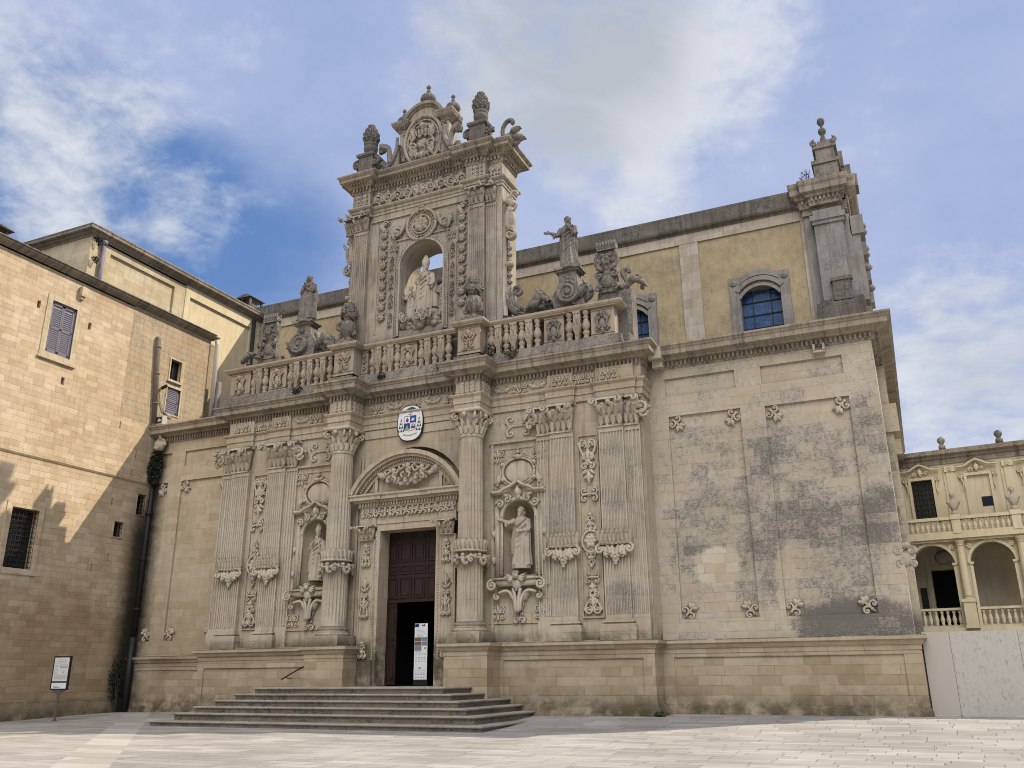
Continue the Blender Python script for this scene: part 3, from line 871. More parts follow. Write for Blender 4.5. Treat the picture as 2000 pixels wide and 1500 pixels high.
# pale strip of larger slabs leading to the corner
mb = MB()
A0, B0 = (-41.6, -1.2), (-40.4, -1.2)
for i in range(30):
    ya, yb = -1.2 - i * .9, -1.2 - (i + 1) * .9
    xa = lambda y, o: -41.9 + o + (-1.2 - y) * 0.98
    mb.quad(*[(xa(y, o), y, gz(xa(y, o), y) + .005) for y, o in ((ya, 0), (ya, 1.9), (yb, 1.9), (yb, 0))])
tag(obj('paving_strip', mb, 'strip'), 'smooth pale paving strip crossing the square', None, kind='structure')

# ------------------------------------------------------------------ cathedral
ca = thing('cathedral', 'baroque stone cathedral side with tall statue niche gable, columns and balustrade', 'cathedral', (-23.3, 0, 0))
F0 = TF(0, 0, 0)
YP = -1.25
XL, XR = -36.1, -10.6

# right plain wall and west side
mb = MB()
P_R = [(-9.65, -6.2, 4.0, 13.58), (-5.06, -1.36, 4.0, 13.52), (-9.73, -6.32, 14.62, 15.52), (-5.1, -1.44, 14.62, 15.5)]
panelled(mb, F0, XR, -0.1, 3.05, 16.2, P_R, 0.13)
mb.quad((-0.1, 0, 3.05), (-0.1, 28, 3.05), (-0.1, 28, 16.2), (-0.1, 0, 16.2))
for y in (4, 9, 14, 19):
    mb.box(-0.1, .25, y, y + 1.4, 3.2, 16.0)
    mb.box(-0.1, .55, y - .15, y + 1.55, 12.6, 14.0)
obj('wall', mb, 'right', ca)
mb = MB()
P_L = [(-43.0, -42.02, 3.75, 13.4), (-40.9, -37.0, 3.75, 13.42), (-43.0, -41.99, 14.35, 15.33), (-40.82, -37.2, 14.38, 15.33)]
panelled(mb, F0, -43.5, XL, 2.7, 16.2, P_L, 0.13)
obj('wall', mb, 'left', ca)

# plinths
mld = [(0, 2.42), (.03, 2.42), (.03, 2.6), (.1, 2.64), (.16, 2.78), (.27, 2.84), (.27, 2.96), (.24, 2.99), (-.15, 3.02)]
mldR = [(o, z + .12) for o, z in mld]
yp = -1.5
mb = MB()
panelled(mb, TF(0, -.1, 0), -10.6, 0.05, .25, 2.95, [(-10.1, -0.62, .76, 2.37)], .07)
mb.box(-10.6, .18, -.2, 0, -.15, .22)
mb.box(-10.6, .12, -.15, 0, .22, .3)
mb.quad((0.05, -.1, 0.2), (0.05, 28, 0.2), (0.05, 28, 2.95), (0.05, -.1, 2.95))
mb.sweep([(-10.65, -.1), (0.05, -.1), (0.05, 28)], mldR)
obj('plinth', mb, 'plinth', ca)
mb = MB()
panelled(mb, TF(0, -.1, 0), -43.5, -36.6, -.1, 2.6, [(-43.2, -36.8, .3, 2.1)], .05)
mb.box(-43.5, -36.6, -.18, 0, -.4, -.05)
mb.sweep([(-43.5, -.1), (-36.6, -.1)], [(o, z - .12) for o, z in mld])
obj('plinth', mb, 'plinth', ca)
STEPS = ((-.4, .05, .34), (.05, .18, .28), (.18, .30, .2), (.30, .42, .1))
mb = MB()                               # pavilion plinth with two pedestals
panelled(mb, TF(0, yp, 0), -18.1, -10.6, -.1, 2.95, [(-17.9, -11.12, .76, 2.35)], .08)
mb.quad((-10.6, yp, -.1), (-10.6, 0, -.1), (-10.6, 0, 2.95), (-10.6, yp, 2.95))
panelled(mb, TX(-10.598, 0, 0), yp + .3, -.35, .76, 2.35, [(yp + .34, -.4, .8, 2.31)], .06)
mb.box(-20.35, -18.1, -2.85, yp + .3, .6, 2.95)
for z0, z1, o in STEPS:
    mb.box(-18.1, -10.6 + o, yp - o, yp + .1, z0, z1)
    mb.box(-10.7, -10.6 + o, yp + .1, -.2, z0, z1)
mb.sweep([(-20.35, -1.3), (-20.35, -2.85), (-18.1, -2.85), (-18.1, yp), (-10.6, yp), (-10.6, -.1)], mldR)
mb.box(-18.2, -10.8, yp + .02, -1.2, 3.10, 3.16)
obj('plinth', mb, 'plinth', ca)
mb = MB()
panelled(mb, TF(0, yp, 0), -36.6, -28.35, -.3, 2.95, [(-36.15, -28.6, .55, 2.15)], .08)
mb.quad((-36.6, yp, -.3), (-36.6, 0, -.3), (-36.6, 0, 2.95), (-36.6, yp, 2.95))
mb.box(-28.35, -26.0, -2.85, yp + .3, .6, 2.95)
for z0, z1, o in STEPS:
    mb.box(-36.6 - o, -30.5, yp - o, yp + .1, z0 - .1, z1 - .1)
mb.sweep([(-36.6, 0), (-36.6, yp), (-28.35, yp), (-28.35, -2.85), (-26.0, -2.85), (-26.0, -1.3)], mldR)
mb.box(-36.4, -28.4, yp + .02, -1.2, 3.10, 3.16)
obj('plinth', mb, 'plinth', ca)

# pavilion wall with two statue niches and the arched recess of the door
mb = MB()
FV = TF(0, YP, 0)
NICH = ((-29.32, .83), (-17.12, .86))
mb.quad(FV(XL, 3.1, 0), FV(-31.0, 3.1, 0), FV(-31.0, 14.6, 0), FV(XL, 14.6, 0))
arch_wall(mb, FV, -31.0, -26.65, 3.1, 14.6, NICH[0][0], NICH[0][1], 6.25, 9.05, .12)
arch_wall(mb, FV, -26.65, -20.0, 1.0, 14.6, -23.3, 3.18, 1.0, 10.15, .85, n=32)
arch_wall(mb, FV, -20.0, -15.6, 3.1, 14.6, NICH[1][0], NICH[1][1], 6.25, 9.05, .12)
mb.quad(FV(-15.6, 3.1, 0), FV(XR, 3.1, 0), FV(XR, 14.6, 0), FV(-15.6, 14.6, 0))
mb.quad((XR, YP, 3.1), (XR, 0, 3.1), (XR, 0, 14.6), (XR, YP, 14.6))
mb.quad((XL, YP, 3.1), (XL, 0, 3.1), (XL, 0, 14.6), (XL, YP, 14.6))
# back of the door recess
arch_wall(mb, TF(0, YP + .85, 0), -26.65, -20.0, 1.0, 14.0, -23.3, 1.75, 1.0, 8.0, .1, n=4, rz=.85)
# tall frames in the pilaster bays
for a, b in ((-33.85, -32.95), (-13.87, -12.93)):
    for q in ((a - .06, a, 4.2, 12.75), (b, b + .06, 4.2, 12.75)):
        mb.tbox(FV, *q, 0, .09)
    mb.tbox(FV, a - .06, b + .06, 12.75, 12.82, 0, .09)
    mb.tbox(FV, a - .06, b + .06, 4.13, 4.2, 0, .09)
for a, b in ((-31.2, -27.9), (-18.7, -15.75)):
    mb.tbox(FV, a, b, 12.88, 13.02, 0, .14)
    mb.tbox(FV, a, b, 12.55, 12.62, 0, .05)
    mb.tbox(FV, a, b, 4.0, 4.08, 0, .06)
for x in (-26.62, -26.4, -20.2, -19.98, -28.15, -18.55):
    mb.tbox(FV, x - .07, x + .07, 3.2, 13.0, 0, .1)
obj('pavilion_wall', mb, 'pav', ca)
for (cx, r) in NICH:                    # niche shells
    mb = MB()
    k0 = len(mb.v)
    n = 18
    for z in (6.25, 9.05):
        for i in range(n + 1):
            a = PI * i / n
            mb.v.append((cx + r * math.cos(a), YP + .12 + .95 * r * math.sin(a), z))
    for i in range(n):
        mb.f.append((i, i + 1, n + 2 + i, n + 1 + i))
    rows = 8
    k1 = len(mb.v)
    for j in range(rows + 1):
        t = PI / 2 * j / rows
        for i in range(n + 1):
            a = PI * i / n
            mb.v.append((cx + r * math.cos(t) * math.cos(a), YP + .12 + .95 * r * math.cos(t) * math.sin(a), 9.05 + r * math.sin(t)))
    for j in range(rows):
        for i in range(n):
            a = k1 + j * (n + 1) + i
            mb.f.append((a, a + 1, a + n + 2, a + n + 1))
    mb.quad((cx - r, YP + .1, 6.25), (cx + r, YP + .1, 6.25), (cx + r, YP + 1.1, 6.25), (cx - r, YP + 1.1, 6.25))
    obj('niche', mb, 'pav', ca, smooth=True)
    # carved frame round the niche
    mb = MB()
    T = TF(cx, YP, 0)
    archivolt(mb, T, 0, 9.05, r, r + .16, 0, .14)
    for s in (-1, 1):
        mb.tbox(T, s * (r + .08) - .08, s * (r + .08) + .08, 6.25, 9.05, 0, .14)
        mb.tbox(T, s * (r + .32) - .12, s * (r + .32) + .12, 6.15, 9.9, 0, .08)
        for q in range(22):
            mb.ball((s * (r + .08), 6.4 + q * .125, .15), (.05, .05, .04), 5, 4, T)
        for v in (7.0, 8.3):
            mb.ball((s * (r + .5), v, .08), (.12, .22, .1), 7, 5, T)
        curl(mb, T, s * (r * .62), 9.98, .2, 1.4, PI / 2, s, .06, .12)
        curl(mb, T, s * (r * 1.1), 9.75, .22, 1.5, PI, s, .06, .12)
        leaf(mb, T, s * .35, 10.05, -s * 1.2, .5, .25, .05, .1)
        stem(mb, T, [(s * 1.45, 10.36), (s * .95, 10.36), (s * .72, 10.5), (s * .4, 10.6), (0, 10.86)], .10, .14, 1)
        mb.tbox(T, s * 1.2 - .28, s * 1.2 + .28, 10.22, 10.34, 0, .22)
        # corbel shelf
        curl(mb, T, s * 1.26, 5.78, .26, 1.7, PI / 2, -s, .085, .25)
        curl(mb, T, s * 1.1, 5.25, .16, 1.4, PI / 2, -s, .07, .15)
        stem(mb, T, [(s * .08, 4.55), (s * .18, 5.1), (s * .5, 5.5), (s * 1.0, 5.42)], .12, .16, .7)
        stem(mb, T, [(s * .05, 4.5), (s * .1, 5.2), (s * .2, 5.6)], .1, .2, .9)
        leaf(mb, T, s * .15, 5.0, -s * .6, .75, .32, .08, .12)
    mb.ball((0, 10.1, .14), (.14, .2, .12), 8, 6, T)
    leaf(mb, T, 0, 10.05, 0, .55, .35, .05, .14)
    mb.tbox(T, -1.1, 1.1, 5.72, 6.02, 0, .38)
    mb.tbox(T, -1.2, 1.2, 6.02, 6.12, 0, .45)
    cherub(mb, TF(cx, YP - .42, 6.18), 1.0)
    leaf(mb, T, 0, 6.1, PI, .62, .5, .36, .1)
    candelabrum(mb, TF(cx, YP, 4.05), 1.0, .5, True)
    curl(mb, T, -.16, 4.12, .18, 1.3, 0, 1, .06, .06); curl(mb, T, .16, 4.12, .18, 1.3, PI, -1, .06, .06)
    obj('niche_frame', mb, 'orn', ca, smooth=True)
    # oval medallion above
    mb = MB()
    for rr, th, d in ((.82, .07, .07), (.94, .045, .05)):
        pts = [T(rr * 1.06 * math.cos(2 * PI * i / 40), 11.36 + rr * .84 * math.sin(2 * PI * i / 40), d) for i in range(41)]
        mb.tube(pts, th, 7)
    mb.ball((0, 11.36, .0), (.80, .62, .05), 20, 6, T)
    for s in (-1, 1):
        for v in (11.0, 11.75):
            mb.ball((s * .86, v, .1), (.13, .16, .12), 7, 5, T)
        curl(mb, T, s * 1.18, 10.95, .2, 1.2, PI / 2, s, .07, .06)
        leaf(mb, T, s * 1.15, 10.7, s * .2, .6, .25, .03, .1)
        for v, q in ((12.25, 1), (4.55, -1)):
            cq = MB(); crest_motif(cq, TF(cx + s * 1.15, YP, v, 1.0), .75, .85); obj('corner_relief', cq, 'orn', ca, smooth=True)
    for v, rr in ((12.1, .15), (12.35, .1), (12.5, .06)):
        mb.ball((0, v, .12), (rr * 1.2, rr, rr), 8, 6, T)
    leaf(mb, T, -.05, 12.02, .9, .36, .2, .04, .08); leaf(mb, T, .05, 12.02, -.9, .36, .2, .04, .08)
    obj('medallion', mb, 'orn', ca, smooth=True)
    mb = MB()                           # flat scroll relief in the frieze above
    stem(mb, T, [(-.6, 13.72), (0, 13.74), (.6, 13.72)], .07, .02, 1)
    for s in (-1, 1):
        for q in (-1, 1):
            curl(mb, T, s * .42, 13.72 + q * .33, .27, 1.2, -q * PI / 2, s * q, .075, .02)
    obj('scroll_relief', mb, 'orn', ca, smooth=True)

# vertical reliefs between the pilasters
for cx in (-33.4, -13.4):
    mb = MB(); candelabrum(mb, TF(cx, YP, 10.35), 2.3, .92, True)
    obj('pendant_relief', mb, 'orn', ca, smooth=True)
    mb = MB(); knot_motif(mb, TF(cx, YP, 9.85), .85)
    obj('strap_relief', mb, 'orn', ca, smooth=True)
    mb = MB(); T = TF(cx, YP, 0)        # round medal with finial and drop
    pts = [T(.44 * math.cos(2 * PI * i / 28), 7.62 + .5 * math.sin(2 * PI * i / 28), .1) for i in range(29)]
    mb.tube(pts, .07, 6); mb.ball((0, 7.62, .03), (.42, .48, .07), 16, 6, T)
    rosette(mb, T, 0, 7.62, .34, 6, .06)
    candelabrum(mb, TF(cx, YP, 8.05), 1.0, .55)
    candelabrum(mb, TF(cx, YP, 6.35), .85, .5, True)
    obj('medal_relief', mb, 'orn', ca, smooth=True)
    mb = MB(); knot_motif(mb, TF(cx, YP, 5.95), .7)
    obj('strap_relief', mb, 'orn', ca, smooth=True)
    mb = MB(); candelabrum(mb, TF(cx, YP, 4.3), 1.45, .84)
    obj('standing_relief', mb, 'orn', ca, smooth=True)

# pilasters
def pilaster(cx, w, side):
    T = TF(cx, YP, 0)
    mb = MB()
    fluted(mb, T, w, .27, 4.05, 13.0, 8)
    mb.tbox(T, -w / 2 - .22, w / 2 + .22, 3.12, 3.5, 0, .5)
    attic_base(mb, T, w, .27, 3.5, 4.05)
    hx = side * (w / 2 + .40)
    Th = TF(cx + hx, YP, 0)
    fluted(mb, Th, .78, .13, 4.05, 13.0, 4)
    mb.tbox(Th, -.42, .42, 3.12, 4.05, 0, .22)
    obj('pilaster', mb, 'pil', ca)
    mb = MB()
    capital(mb, TF(cx, YP - .14, 13.0), w, 1.5)
    capital(mb, TF(cx + hx, YP - .02, 13.0), .75, 1.5, side)
    Ts = TF(cx + side * (w / 2 + .95), YP, 13.75)
    curl(mb, Ts, 0, .1, .38, 1.3, PI, side, .11, .16); curl(mb, Ts, side * .1, -.2, .25, 1.2, 0, -side, .09, .16)
    mb.ball((side * .34, .05, .15), .12, 7, 5, Ts); leaf(mb, Ts, -side * .2, .4, side * 2.2, .7, .4, .05, .12)
    obj('capital', mb, 'orn', ca, smooth=True)
    mb = MB()
    band(mb, TF(cx, YP - .27, 6.45), w * 1.3, 1.65, 8)
    obj('leaf_band', mb, 'orn', ca, smooth=True)
pilaster(-34.82, 1.24, -1)
pilaster(-32.2, 1.2, 1)
pilaster(-14.7, 1.2, -1)
pilaster(-12.14, 1.24, 1)
for s, x in ((-1, XL), (1, XR)):        # sides of the pavilion edge
    mb = MB()
    mb.tbox(F0, min(x, x + s * .02), max(x, x + s * .02), 3.1, 14.5, .02, -YP + .1)
    obj('pavilion_edge', mb, 'pil', ca)

# the two great columns
for cx in (-27.25, -19.38):
    co = thing('column', None, None, (cx, -2.1, 3.1))
    co.parent = ca; co.location = Vector((cx, -2.1, 3.1)) - wloc(ca)
    mb = MB()
    nfl = 22
    rows = [(4.1, .645), (7.0, .64), (10, .615), (13.12, .565)]
    k0 = len(mb.v); cnt = nfl * 6
    zz = []
    for j in range(13):
        t = j / 12; z = 4.1 + t * 9.0
        rr = .645 - .07 * t ** 1.6
        zz.append((z, rr))
    for z, rr in zz:
        for i in range(cnt):
            ph = i % 6
            dep = (0, 0, .7, 1, 1, .7)[ph] * .075 if 4.25 < z < 13.0 else 0
            a = 2 * PI * i / cnt
            mb.v.append((cx + (rr - dep) * math.cos(a), -2.1 + (rr - dep) * math.sin(a), z))
    for j in range(12):
        for i in range(cnt):
            a = k0 + j * cnt + i; b = k0 + j * cnt + (i + 1) % cnt
            mb.f.append((a, b, b + cnt, a + cnt))
    obj('shaft', mb, 'pil', co)
    mb = MB()
    mb.lathe(cx, -2.1, [(.86, 3.62), (.88, 3.7), (.86, 3.78), (.78, 3.8), (.74, 3.88), (.78, 3.93), (.8, 3.98), (.77, 4.03), (.70, 4.05), (.66, 4.1)], 32)
    mb.box(cx - .95, cx + .95, -3.0, -1.2, 3.1, 3.62)
    obj('base', mb, 'pav', co)
    mb = MB()                           # capital
    mb.lathe(cx, -2.1, [(.57, 13.05), (.63, 13.1), (.66, 13.16), (.63, 13.22), (.57, 13.24), (.56, 13.5), (.60, 13.9), (.74, 14.25), (.8, 14.34)], 28)
    for ring, n, z, L, W, rr, tip in ((0, 13, 13.24, .5, .29, .57, .26), (1, 13, 13.5, .62, .27, .6, .36)):
        for i in range(n):
            a = 2 * PI * (i + ring * .5) / n
            Tl = (lambda a, rr, z: (lambda u, v, d: (cx + (rr + d) * math.sin(a) + u * math.cos(a), -2.1 - (rr + d) * math.cos(a) + u * math.sin(a), z + v)))(a, rr, z)
            leaf(mb, Tl, 0, 0, 0, L, W, .02, .055, tip, 9, 4)
    for i in range(4):
        a = PI / 4 + i * PI / 2
        Tl = (lambda a: (lambda u, v, d: (cx + (.62 + u) * math.sin(a) + d * math.cos(a), -2.1 - (.62 + u) * math.cos(a) + d * math.sin(a), 14.08 + v)))(a)
        for d in (-.07, .07):
            curl(mb, Tl, .28, .05, .2, 1.6, PI / 2, -1, .07, d)
        leaf(mb, lambda u, v, d, Tl=Tl: Tl(d + .1, v - .35, u), 0, 0, 0, .5, .3, .02, .08, .1)
        a2 = i * PI / 2
        cherub(mb, (lambda a: (lambda u, v, d: (cx + (.66 + d) * math.sin(a) + u * math.cos(a), -2.1 - (.66 + d) * math.cos(a) + u * math.sin(a), 14.22 + v)))(a2), .9, False)
    ab = []
    for i in range(4):
        a = PI / 4 + i * PI / 2
        for da, rr in ((-.09, 1.12), (.09, 1.12), (PI / 4, .82)):
            ab.append((cx + rr * math.sin(a + da), -2.1 - rr * math.cos(a + da)))
    mb.zprism(ab[::-1], 14.36, 14.52)
    obj('capital', mb, 'orn', co, smooth=True)
    mb = MB()                           # collar of leaves over a ring of little figures
    mb.lathe(cx, -2.1, [(.66, 7.33), (.84, 7.36), (.84, 7.42), (.70, 7.45), (.73, 7.7), (.82, 7.93), (.7, 7.96)], 28)
    for i in range(20):
        a = 2 * PI * i / 20
        Tl = (lambda a: (lambda u, v, d: (cx + (.72 + d) * math.sin(a) + u * math.cos(a), -2.1 - (.72 + d) * math.cos(a) + u * math.sin(a), 7.42 + v)))(a)
        leaf(mb, Tl, 0, 0, .12, .6, .24, .0, .05, .14)
    for i in range(12):
        a = 2 * PI * i / 12
        Tl = (lambda a: (lambda u, v, d: (cx + (.66 + d) * math.sin(a) + u * math.cos(a), -2.1 - (.66 + d) * math.cos(a) + u * math.sin(a), 7.05 + v)))(a)
        if i % 2 == 0:
            mb.ball((0, .12, .14), (.11, .12, .11), 8, 6, Tl)
            stem(mb, Tl, [(0, .02), (.05, -.18), (.2, -.32), (.3, -.2)], .12, .1, .6)
            stem(mb, Tl, [(0, 0), (-.2, .0), (-.3, .16)], .07, .12, .8)
            leaf(mb, Tl, .06, -.1, -1.1, .42, .2, .06, .08)
        else:
            curl(mb, Tl, 0, -.08, .2, 1.3, 0, 1, .08, .1)
            leaf(mb, Tl, 0, .2, PI, .5, .26, .06, .08)
    obj('leaf_collar', mb, 'orn', co, smooth=True)

# entablature (architrave + frieze) and main cornice
path_w = [(-43.5, 0), (XL, 0)]
PILX = [(-35.95, -34.2), (-32.82, -31.55), (-15.35, -14.08), (-12.78, -10.95)]
pth = [(XL, 0), (XL, YP)]
pth += [(-27.92, YP), (-27.92, -2.5), (-26.62, -2.5), (-26.62, YP), (-20.03, YP), (-20.03, -2.5), (-18.74, -2.5), (-18.74, YP), (XR, YP), (XR, 0)]
arch_prof = [(-.3, 14.55), (.10, 14.55), (.10, 14.86), (.15, 14.88), (.15, 15.18), (.2, 15.22), (.27, 15.30), (.27, 15.36), (.05, 15.40), (.05, 16.1), (-.3, 16.1)]
mb = MB()
mb.sweep(pth, arch_prof)
for a, b in PILX:
    mb.sweep([(a, YP), (a, YP - .16), (b, YP - .16), (b, YP)], arch_prof)
mb.box(XL + .05, XR - .05, YP + .02, 0, 14.5, 16.1)
T = TF(0, YP, 0)
for a, b in ((-26.5, -20.1),):         # lower border of the central architrave
    mb.tbox(T, a, b, 14.05, 14.5, 0, .06)
obj('entablature', mb, 'pav', ca)
def relief(name, parent, fn, mat='orn'):
    m_ = MB(); fn(m_)
    return obj(name, m_, mat, parent, smooth=True)
for cx in (-35.0, -32.2, -14.7, -12.14):   # frieze carvings
    relief('frieze_relief', ca, lambda b_: crest_motif(b_, TF(cx, YP - .21, 15.74), .98, .62))
    for q in (-1, 1):
        relief('frieze_border', ca, lambda b_: b_.tbox(TF(cx, YP - .21, 15.74), q * .56 - .03, q * .56 + .03, -.34, .34, 0, .04))
for cx in (-33.55, -13.42):
    for q in (-1, 1):
        relief('frieze_relief', ca, lambda b_: crest_motif(b_, TF(cx + q * .33, YP - .05, 15.74), .62, .62))
def rose_grid(b_, T, du, dv, r_):
    for i in range(3):
        for j in range(3):
            rosette(b_, T, (i - 1) * du, (j - 1) * dv, r_, 5, .02)
for cx in (-27.27, -19.38):
    relief('frieze_relief', ca, lambda b_: rose_grid(b_, TF(cx, -2.55, 15.74), .3, .2, .16))
    relief('frieze_relief', ca, lambda b_: rose_grid(b_, TX(cx + .70, -1.9, 15.74), .3, .2, .16))
def spray(b_, T):
    for q in (-1, 1):
        curl(b_, T, q * .22, .05, .2, 1.3, PI / 2, -q, .05, .02)
        leaf(b_, T, 0, -.1, -q * 1.2, .6, .2, .01, .05)
for a, L in ((-18.5, 3.0), (-31.3, 3.1), (-26.3, 6.0)):
    nn = 3 if L < 4 else 5
    for i in range(nn):
        u = a + (i + .5) * L / nn
        if i % 2 == nn // 2 % 2:
            relief('frieze_relief', ca, lambda b_: crest_motif(b_, TF(u, YP - .05, 15.72), 1.1, .62))
        else:
            relief('frieze_relief', ca, lambda b_: spray(b_, TF(u, YP - .05, 15.72)))
mb = MB()
corn = [(-.4, 16.0), (.05, 16.02), (.08, 16.08), (.08, 16.36), (.24, 16.4), (.3, 16.48), (.36, 16.5), (.70, 16.55), (.70, 16.80), (.74, 16.82), (.78, 16.9), (.86, 16.96), (.86, 17.05), (.5, 17.12), (-.4, 17.14)]
full = [(-43.5, 0)] + pth + [(0.0, 0), (0.0, 28)]
mb.sweep(full, corn)
mb.dentils(full, .08, .2, 16.1, 16.34, .10, .21)
mb.box(-10.4, 0, .1, 9.5, 16.9, 17.1)
mb.box(-43.5, -10.4, .1, 9.5, 16.9, 17.1)
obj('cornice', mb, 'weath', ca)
mb = MB()                               # spouts under the right cornice
T = F0
mb.tbox(T, -10.25, -9.6, 16.35, 16.95, .1, .95); mb.tbox(T, -10.15, -9.65, 16.0, 16.35, .1, .6)
obj('stone_spout', mb, 'right', ca)
mb = MB()
mb.tbox(T, -2.62, -2.52, 15.75, 16.1, .0, .3); mb.tbox(T, -2.2, -2.1, 15.75, 16.1, .0, .3); mb.tbox(T, -2.62, -2.1, 15.68, 15.78, .0, .3)
obj('stone_spout', mb, 'right', ca)

# corner motifs of the plain walls
cm = MB(); corner_motif(cm, TF(-9.5, 0.12, 13.4))
first = obj('corner_motif', cm, 'orn', ca, loc=(-9.65, .12, 13.58), smooth=True)
for (x, z, mir, rot) in ((-6.2, 13.56, True, 0), (-5.06, 13.5, False, 0), (-1.36, 13.5, True, 0), (-9.65, 4.0, False, 1), (-6.2, 4.0, True, 1), (-5.06, 4.0, False, 1), (-1.36, 4.0, True, 1),
                         (-42.02, 13.38, True, 0), (-40.9, 13.4, False, 0), (-37.0, 13.4, True, 0), (-42.02, 3.75, True, 1), (-40.9, 3.75, False, 1), (-37.1, 3.75, True, 1)):
    c = twin(first, ca, (x, .12, z), mir)
    if rot:
        c.scale.z = -1
# carved shield on the west corner
mb = MB(); T = TF(-.02, .22, 6.3, .6)
mb.ball((0, -.2, .1), (.5, .62, .35), 14, 10, T)
for s in (-1, 1):
    curl(mb, T, s * .42, .35, .28, 1.4, PI / 2, -s, .1, .15); curl(mb, T, s * .4, -.55, .22, 1.3, -PI / 2, s, .1, .15)
    leaf(mb, T, s * .2, .5, -s * .3, .7, .4, .1, .15)
mb.ball((0, .75, .15), (.3, .3, .25), 10, 7, T); mb.ball((0.25, 0, -.2), (.4, .6, .5), 12, 8, T)
obj('corner_shield', None, 'torn', ca, loc=(0, 0, 0), mesh=fuse(mb, .022), smooth=True)

# ------------------------------------------------------------------ portal
T = TF(-23.3, -1.62, 0)
mb = MB()
for s in (-1, 1):
    mb.tbox(T, s * 2.38 - .45, s * 2.38 + .45, 2.35, 8.45, -1.0, 0)          # jamb pilaster
    mb.tbox(T, s * 2.38 - .36, s * 2.38 - .33, 2.6, 8.3, 0, .03); mb.tbox(T, s * 2.38 + .33, s * 2.38 + .36, 2.6, 8.3, 0, .03)
    mb.tbox(T, s * 1.82 - .14, s * 1.82 + .14, 1.2, 8.9, -1.0, -.06)         # plain inner frame
    mb.tbox(T, s * 2.42 - .62, s * 2.42 + .62, 1.15, 1.75, -1.0, .14); mb.tbox(T, s * 2.40 - .54, s * 2.40 + .54, 1.75, 2.35, -1.0, .08)
    mb.tbox(T, s * 2.38 - .5, s * 2.38 + .5, 9.15, 9.6, -1.0, .08)
mb.tbox(T, -1.9, 1.9, 8.9, 9.25, -1.0, -.06)
mb.tbox(T, -2.0, 2.0, 9.25, 9.6, -1.0, -.01)
mb.tbox(T, -2.95, 2.95, 9.6, 10.15, -1.0, -.05)
for s in (-1, 1):
    mb.tbox(T, s * 2.38 - .46, s * 2.38 + .46, 9.6, 10.15, -1.0, .06)
cp = [(-.2, 10.15), (.05, 10.15), (.08, 10.2), (.08, 10.36), (.2, 10.4), (.24, 10.46), (.44, 10.5), (.44, 10.66), (.52, 10.72), (.52, 10.8), (-.2, 10.82)]
pc = [(-26.2, -.6), (-26.2, -1.68), (-25.15, -1.68), (-25.15, -1.6), (-21.45, -1.6), (-21.45, -1.68), (-20.4, -1.68), (-20.4, -.6)]
mb.sweep(pc, cp); mb.dentils(pc, .08, .18, 10.22, 10.36, .09, .17)
mb.box(-26.2, -20.4, -1.65, -.5, 10.1, 10.8)
# segmental pediment
rr = 3.76; zc = 13.0 - rr
a1 = math.asin((10.9 - zc) / rr)
archivolt(mb, T, 0, zc, rr - .22, rr, -.3, .55, 40, a1, PI - a1)
archivolt(mb, T, 0, zc, rr - .36, rr - .22, -.3, .42, 40, a1, PI - a1)
archivolt(mb, T, 0, zc, rr - .68, rr - .36, -.3, .12, 40, a1 + .06, PI - a1 - .06)
for i in range(52):                      # dentils of the arch
    a = a1 + .1 + (PI - 2 * a1 - .2) * i / 51
    c, s = math.cos(a), math.sin(a)
    q = [(c * r0 - s * w, zc + s * r0 + c * w) for r0, w in ((rr - .52, -.045), (rr - .38, -.045), (rr - .38, .045), (rr - .52, .045))]
    mb.tprism(T, q, .12, .26)
tym = [(r_[0], r_[1]) for r_ in arch_pts(0, zc, rr - .4, 30, a1, PI - a1)]
mb.tprism(T, tym + [(-3.0, 10.75), (3.0, 10.75)], -.45, -.05)
for s in (-1, 1):
    mb.tbox(T, s * 1.95 - .09, s * 1.95 + .09, 10.8, 12.05, -.1, .1)
    tri = [(s * 2.15, 10.95), (s * 2.75, 10.95), (s * 2.15, 11.7)]
    for a, b in zip(tri, tri[1:] + tri[:1]):
        mb.tube([T(*a, .0), T(*b, .0)], .06, 5)
mb.tbox(T, -1.85, 1.85, 10.8, 11.0, -.1, .02)
obj('portal', mb, 'pav', ca)
for q in (-1, 1):                        # carvings of the portal
    relief('jamb_capital', ca, lambda b_: capital(b_, TF(-23.3 + q * 2.38, -1.62, 8.42), .8, .76))
    for z, h in ((7.0, 1.3), (4.3, 2.2), (2.5, .9)):
        relief('jamb_relief', ca, lambda b_: candelabrum(b_, TF(-23.3 + q * 2.38, -1.62, z), h, .5))
    def beads(b_):
        b_.tbox(T, q * 1.90 - .05, q * 1.90 + .05, 2.4, 8.85, -.1, -.03)
        for i in range(48):
            b_.ball((q * 1.90, 2.5 + i * .13, -.03), (.055, .055, .045), 5, 4, T)
    relief('bead_moulding', ca, beads)
def fig(b_, u):
    a = random.uniform(-.5, .5)
    b_.ball((u + .05 * a, 10.03, .08), .075, 7, 5, T)
    stem(b_, T, [(u, 9.97), (u + a * .2, 9.8), (u + a * .5, 9.62)], .095, .05, .5)
    stem(b_, T, [(u, 9.8), (u - a * .4, 9.7), (u - a * .3 - .1, 9.62)], .065, .06, .6)
    stem(b_, T, [(u - .02, 9.92), (u + .15, 9.86), (u + .2, 10.0)], .04, .08, .8)
    stem(b_, T, [(u + .02, 9.92), (u - .16, 9.82)], .04, .08, .8)
for i in range(17):                      # little figures of the frieze
    relief('frieze_figure', ca, lambda b_: fig(b_, -2.68 + i * .335))
mb = MB()                                # garland with three putti in the tympanum
for i in range(46):
    t = random.uniform(-1, 1)
    u = t * 1.45 + .1; v = 11.30 + .42 * t * t + random.uniform(-.13, .16)
    mb.ball((u, v, .18 + random.uniform(0, .12)), random.uniform(.10, .16), 8, 6, T)
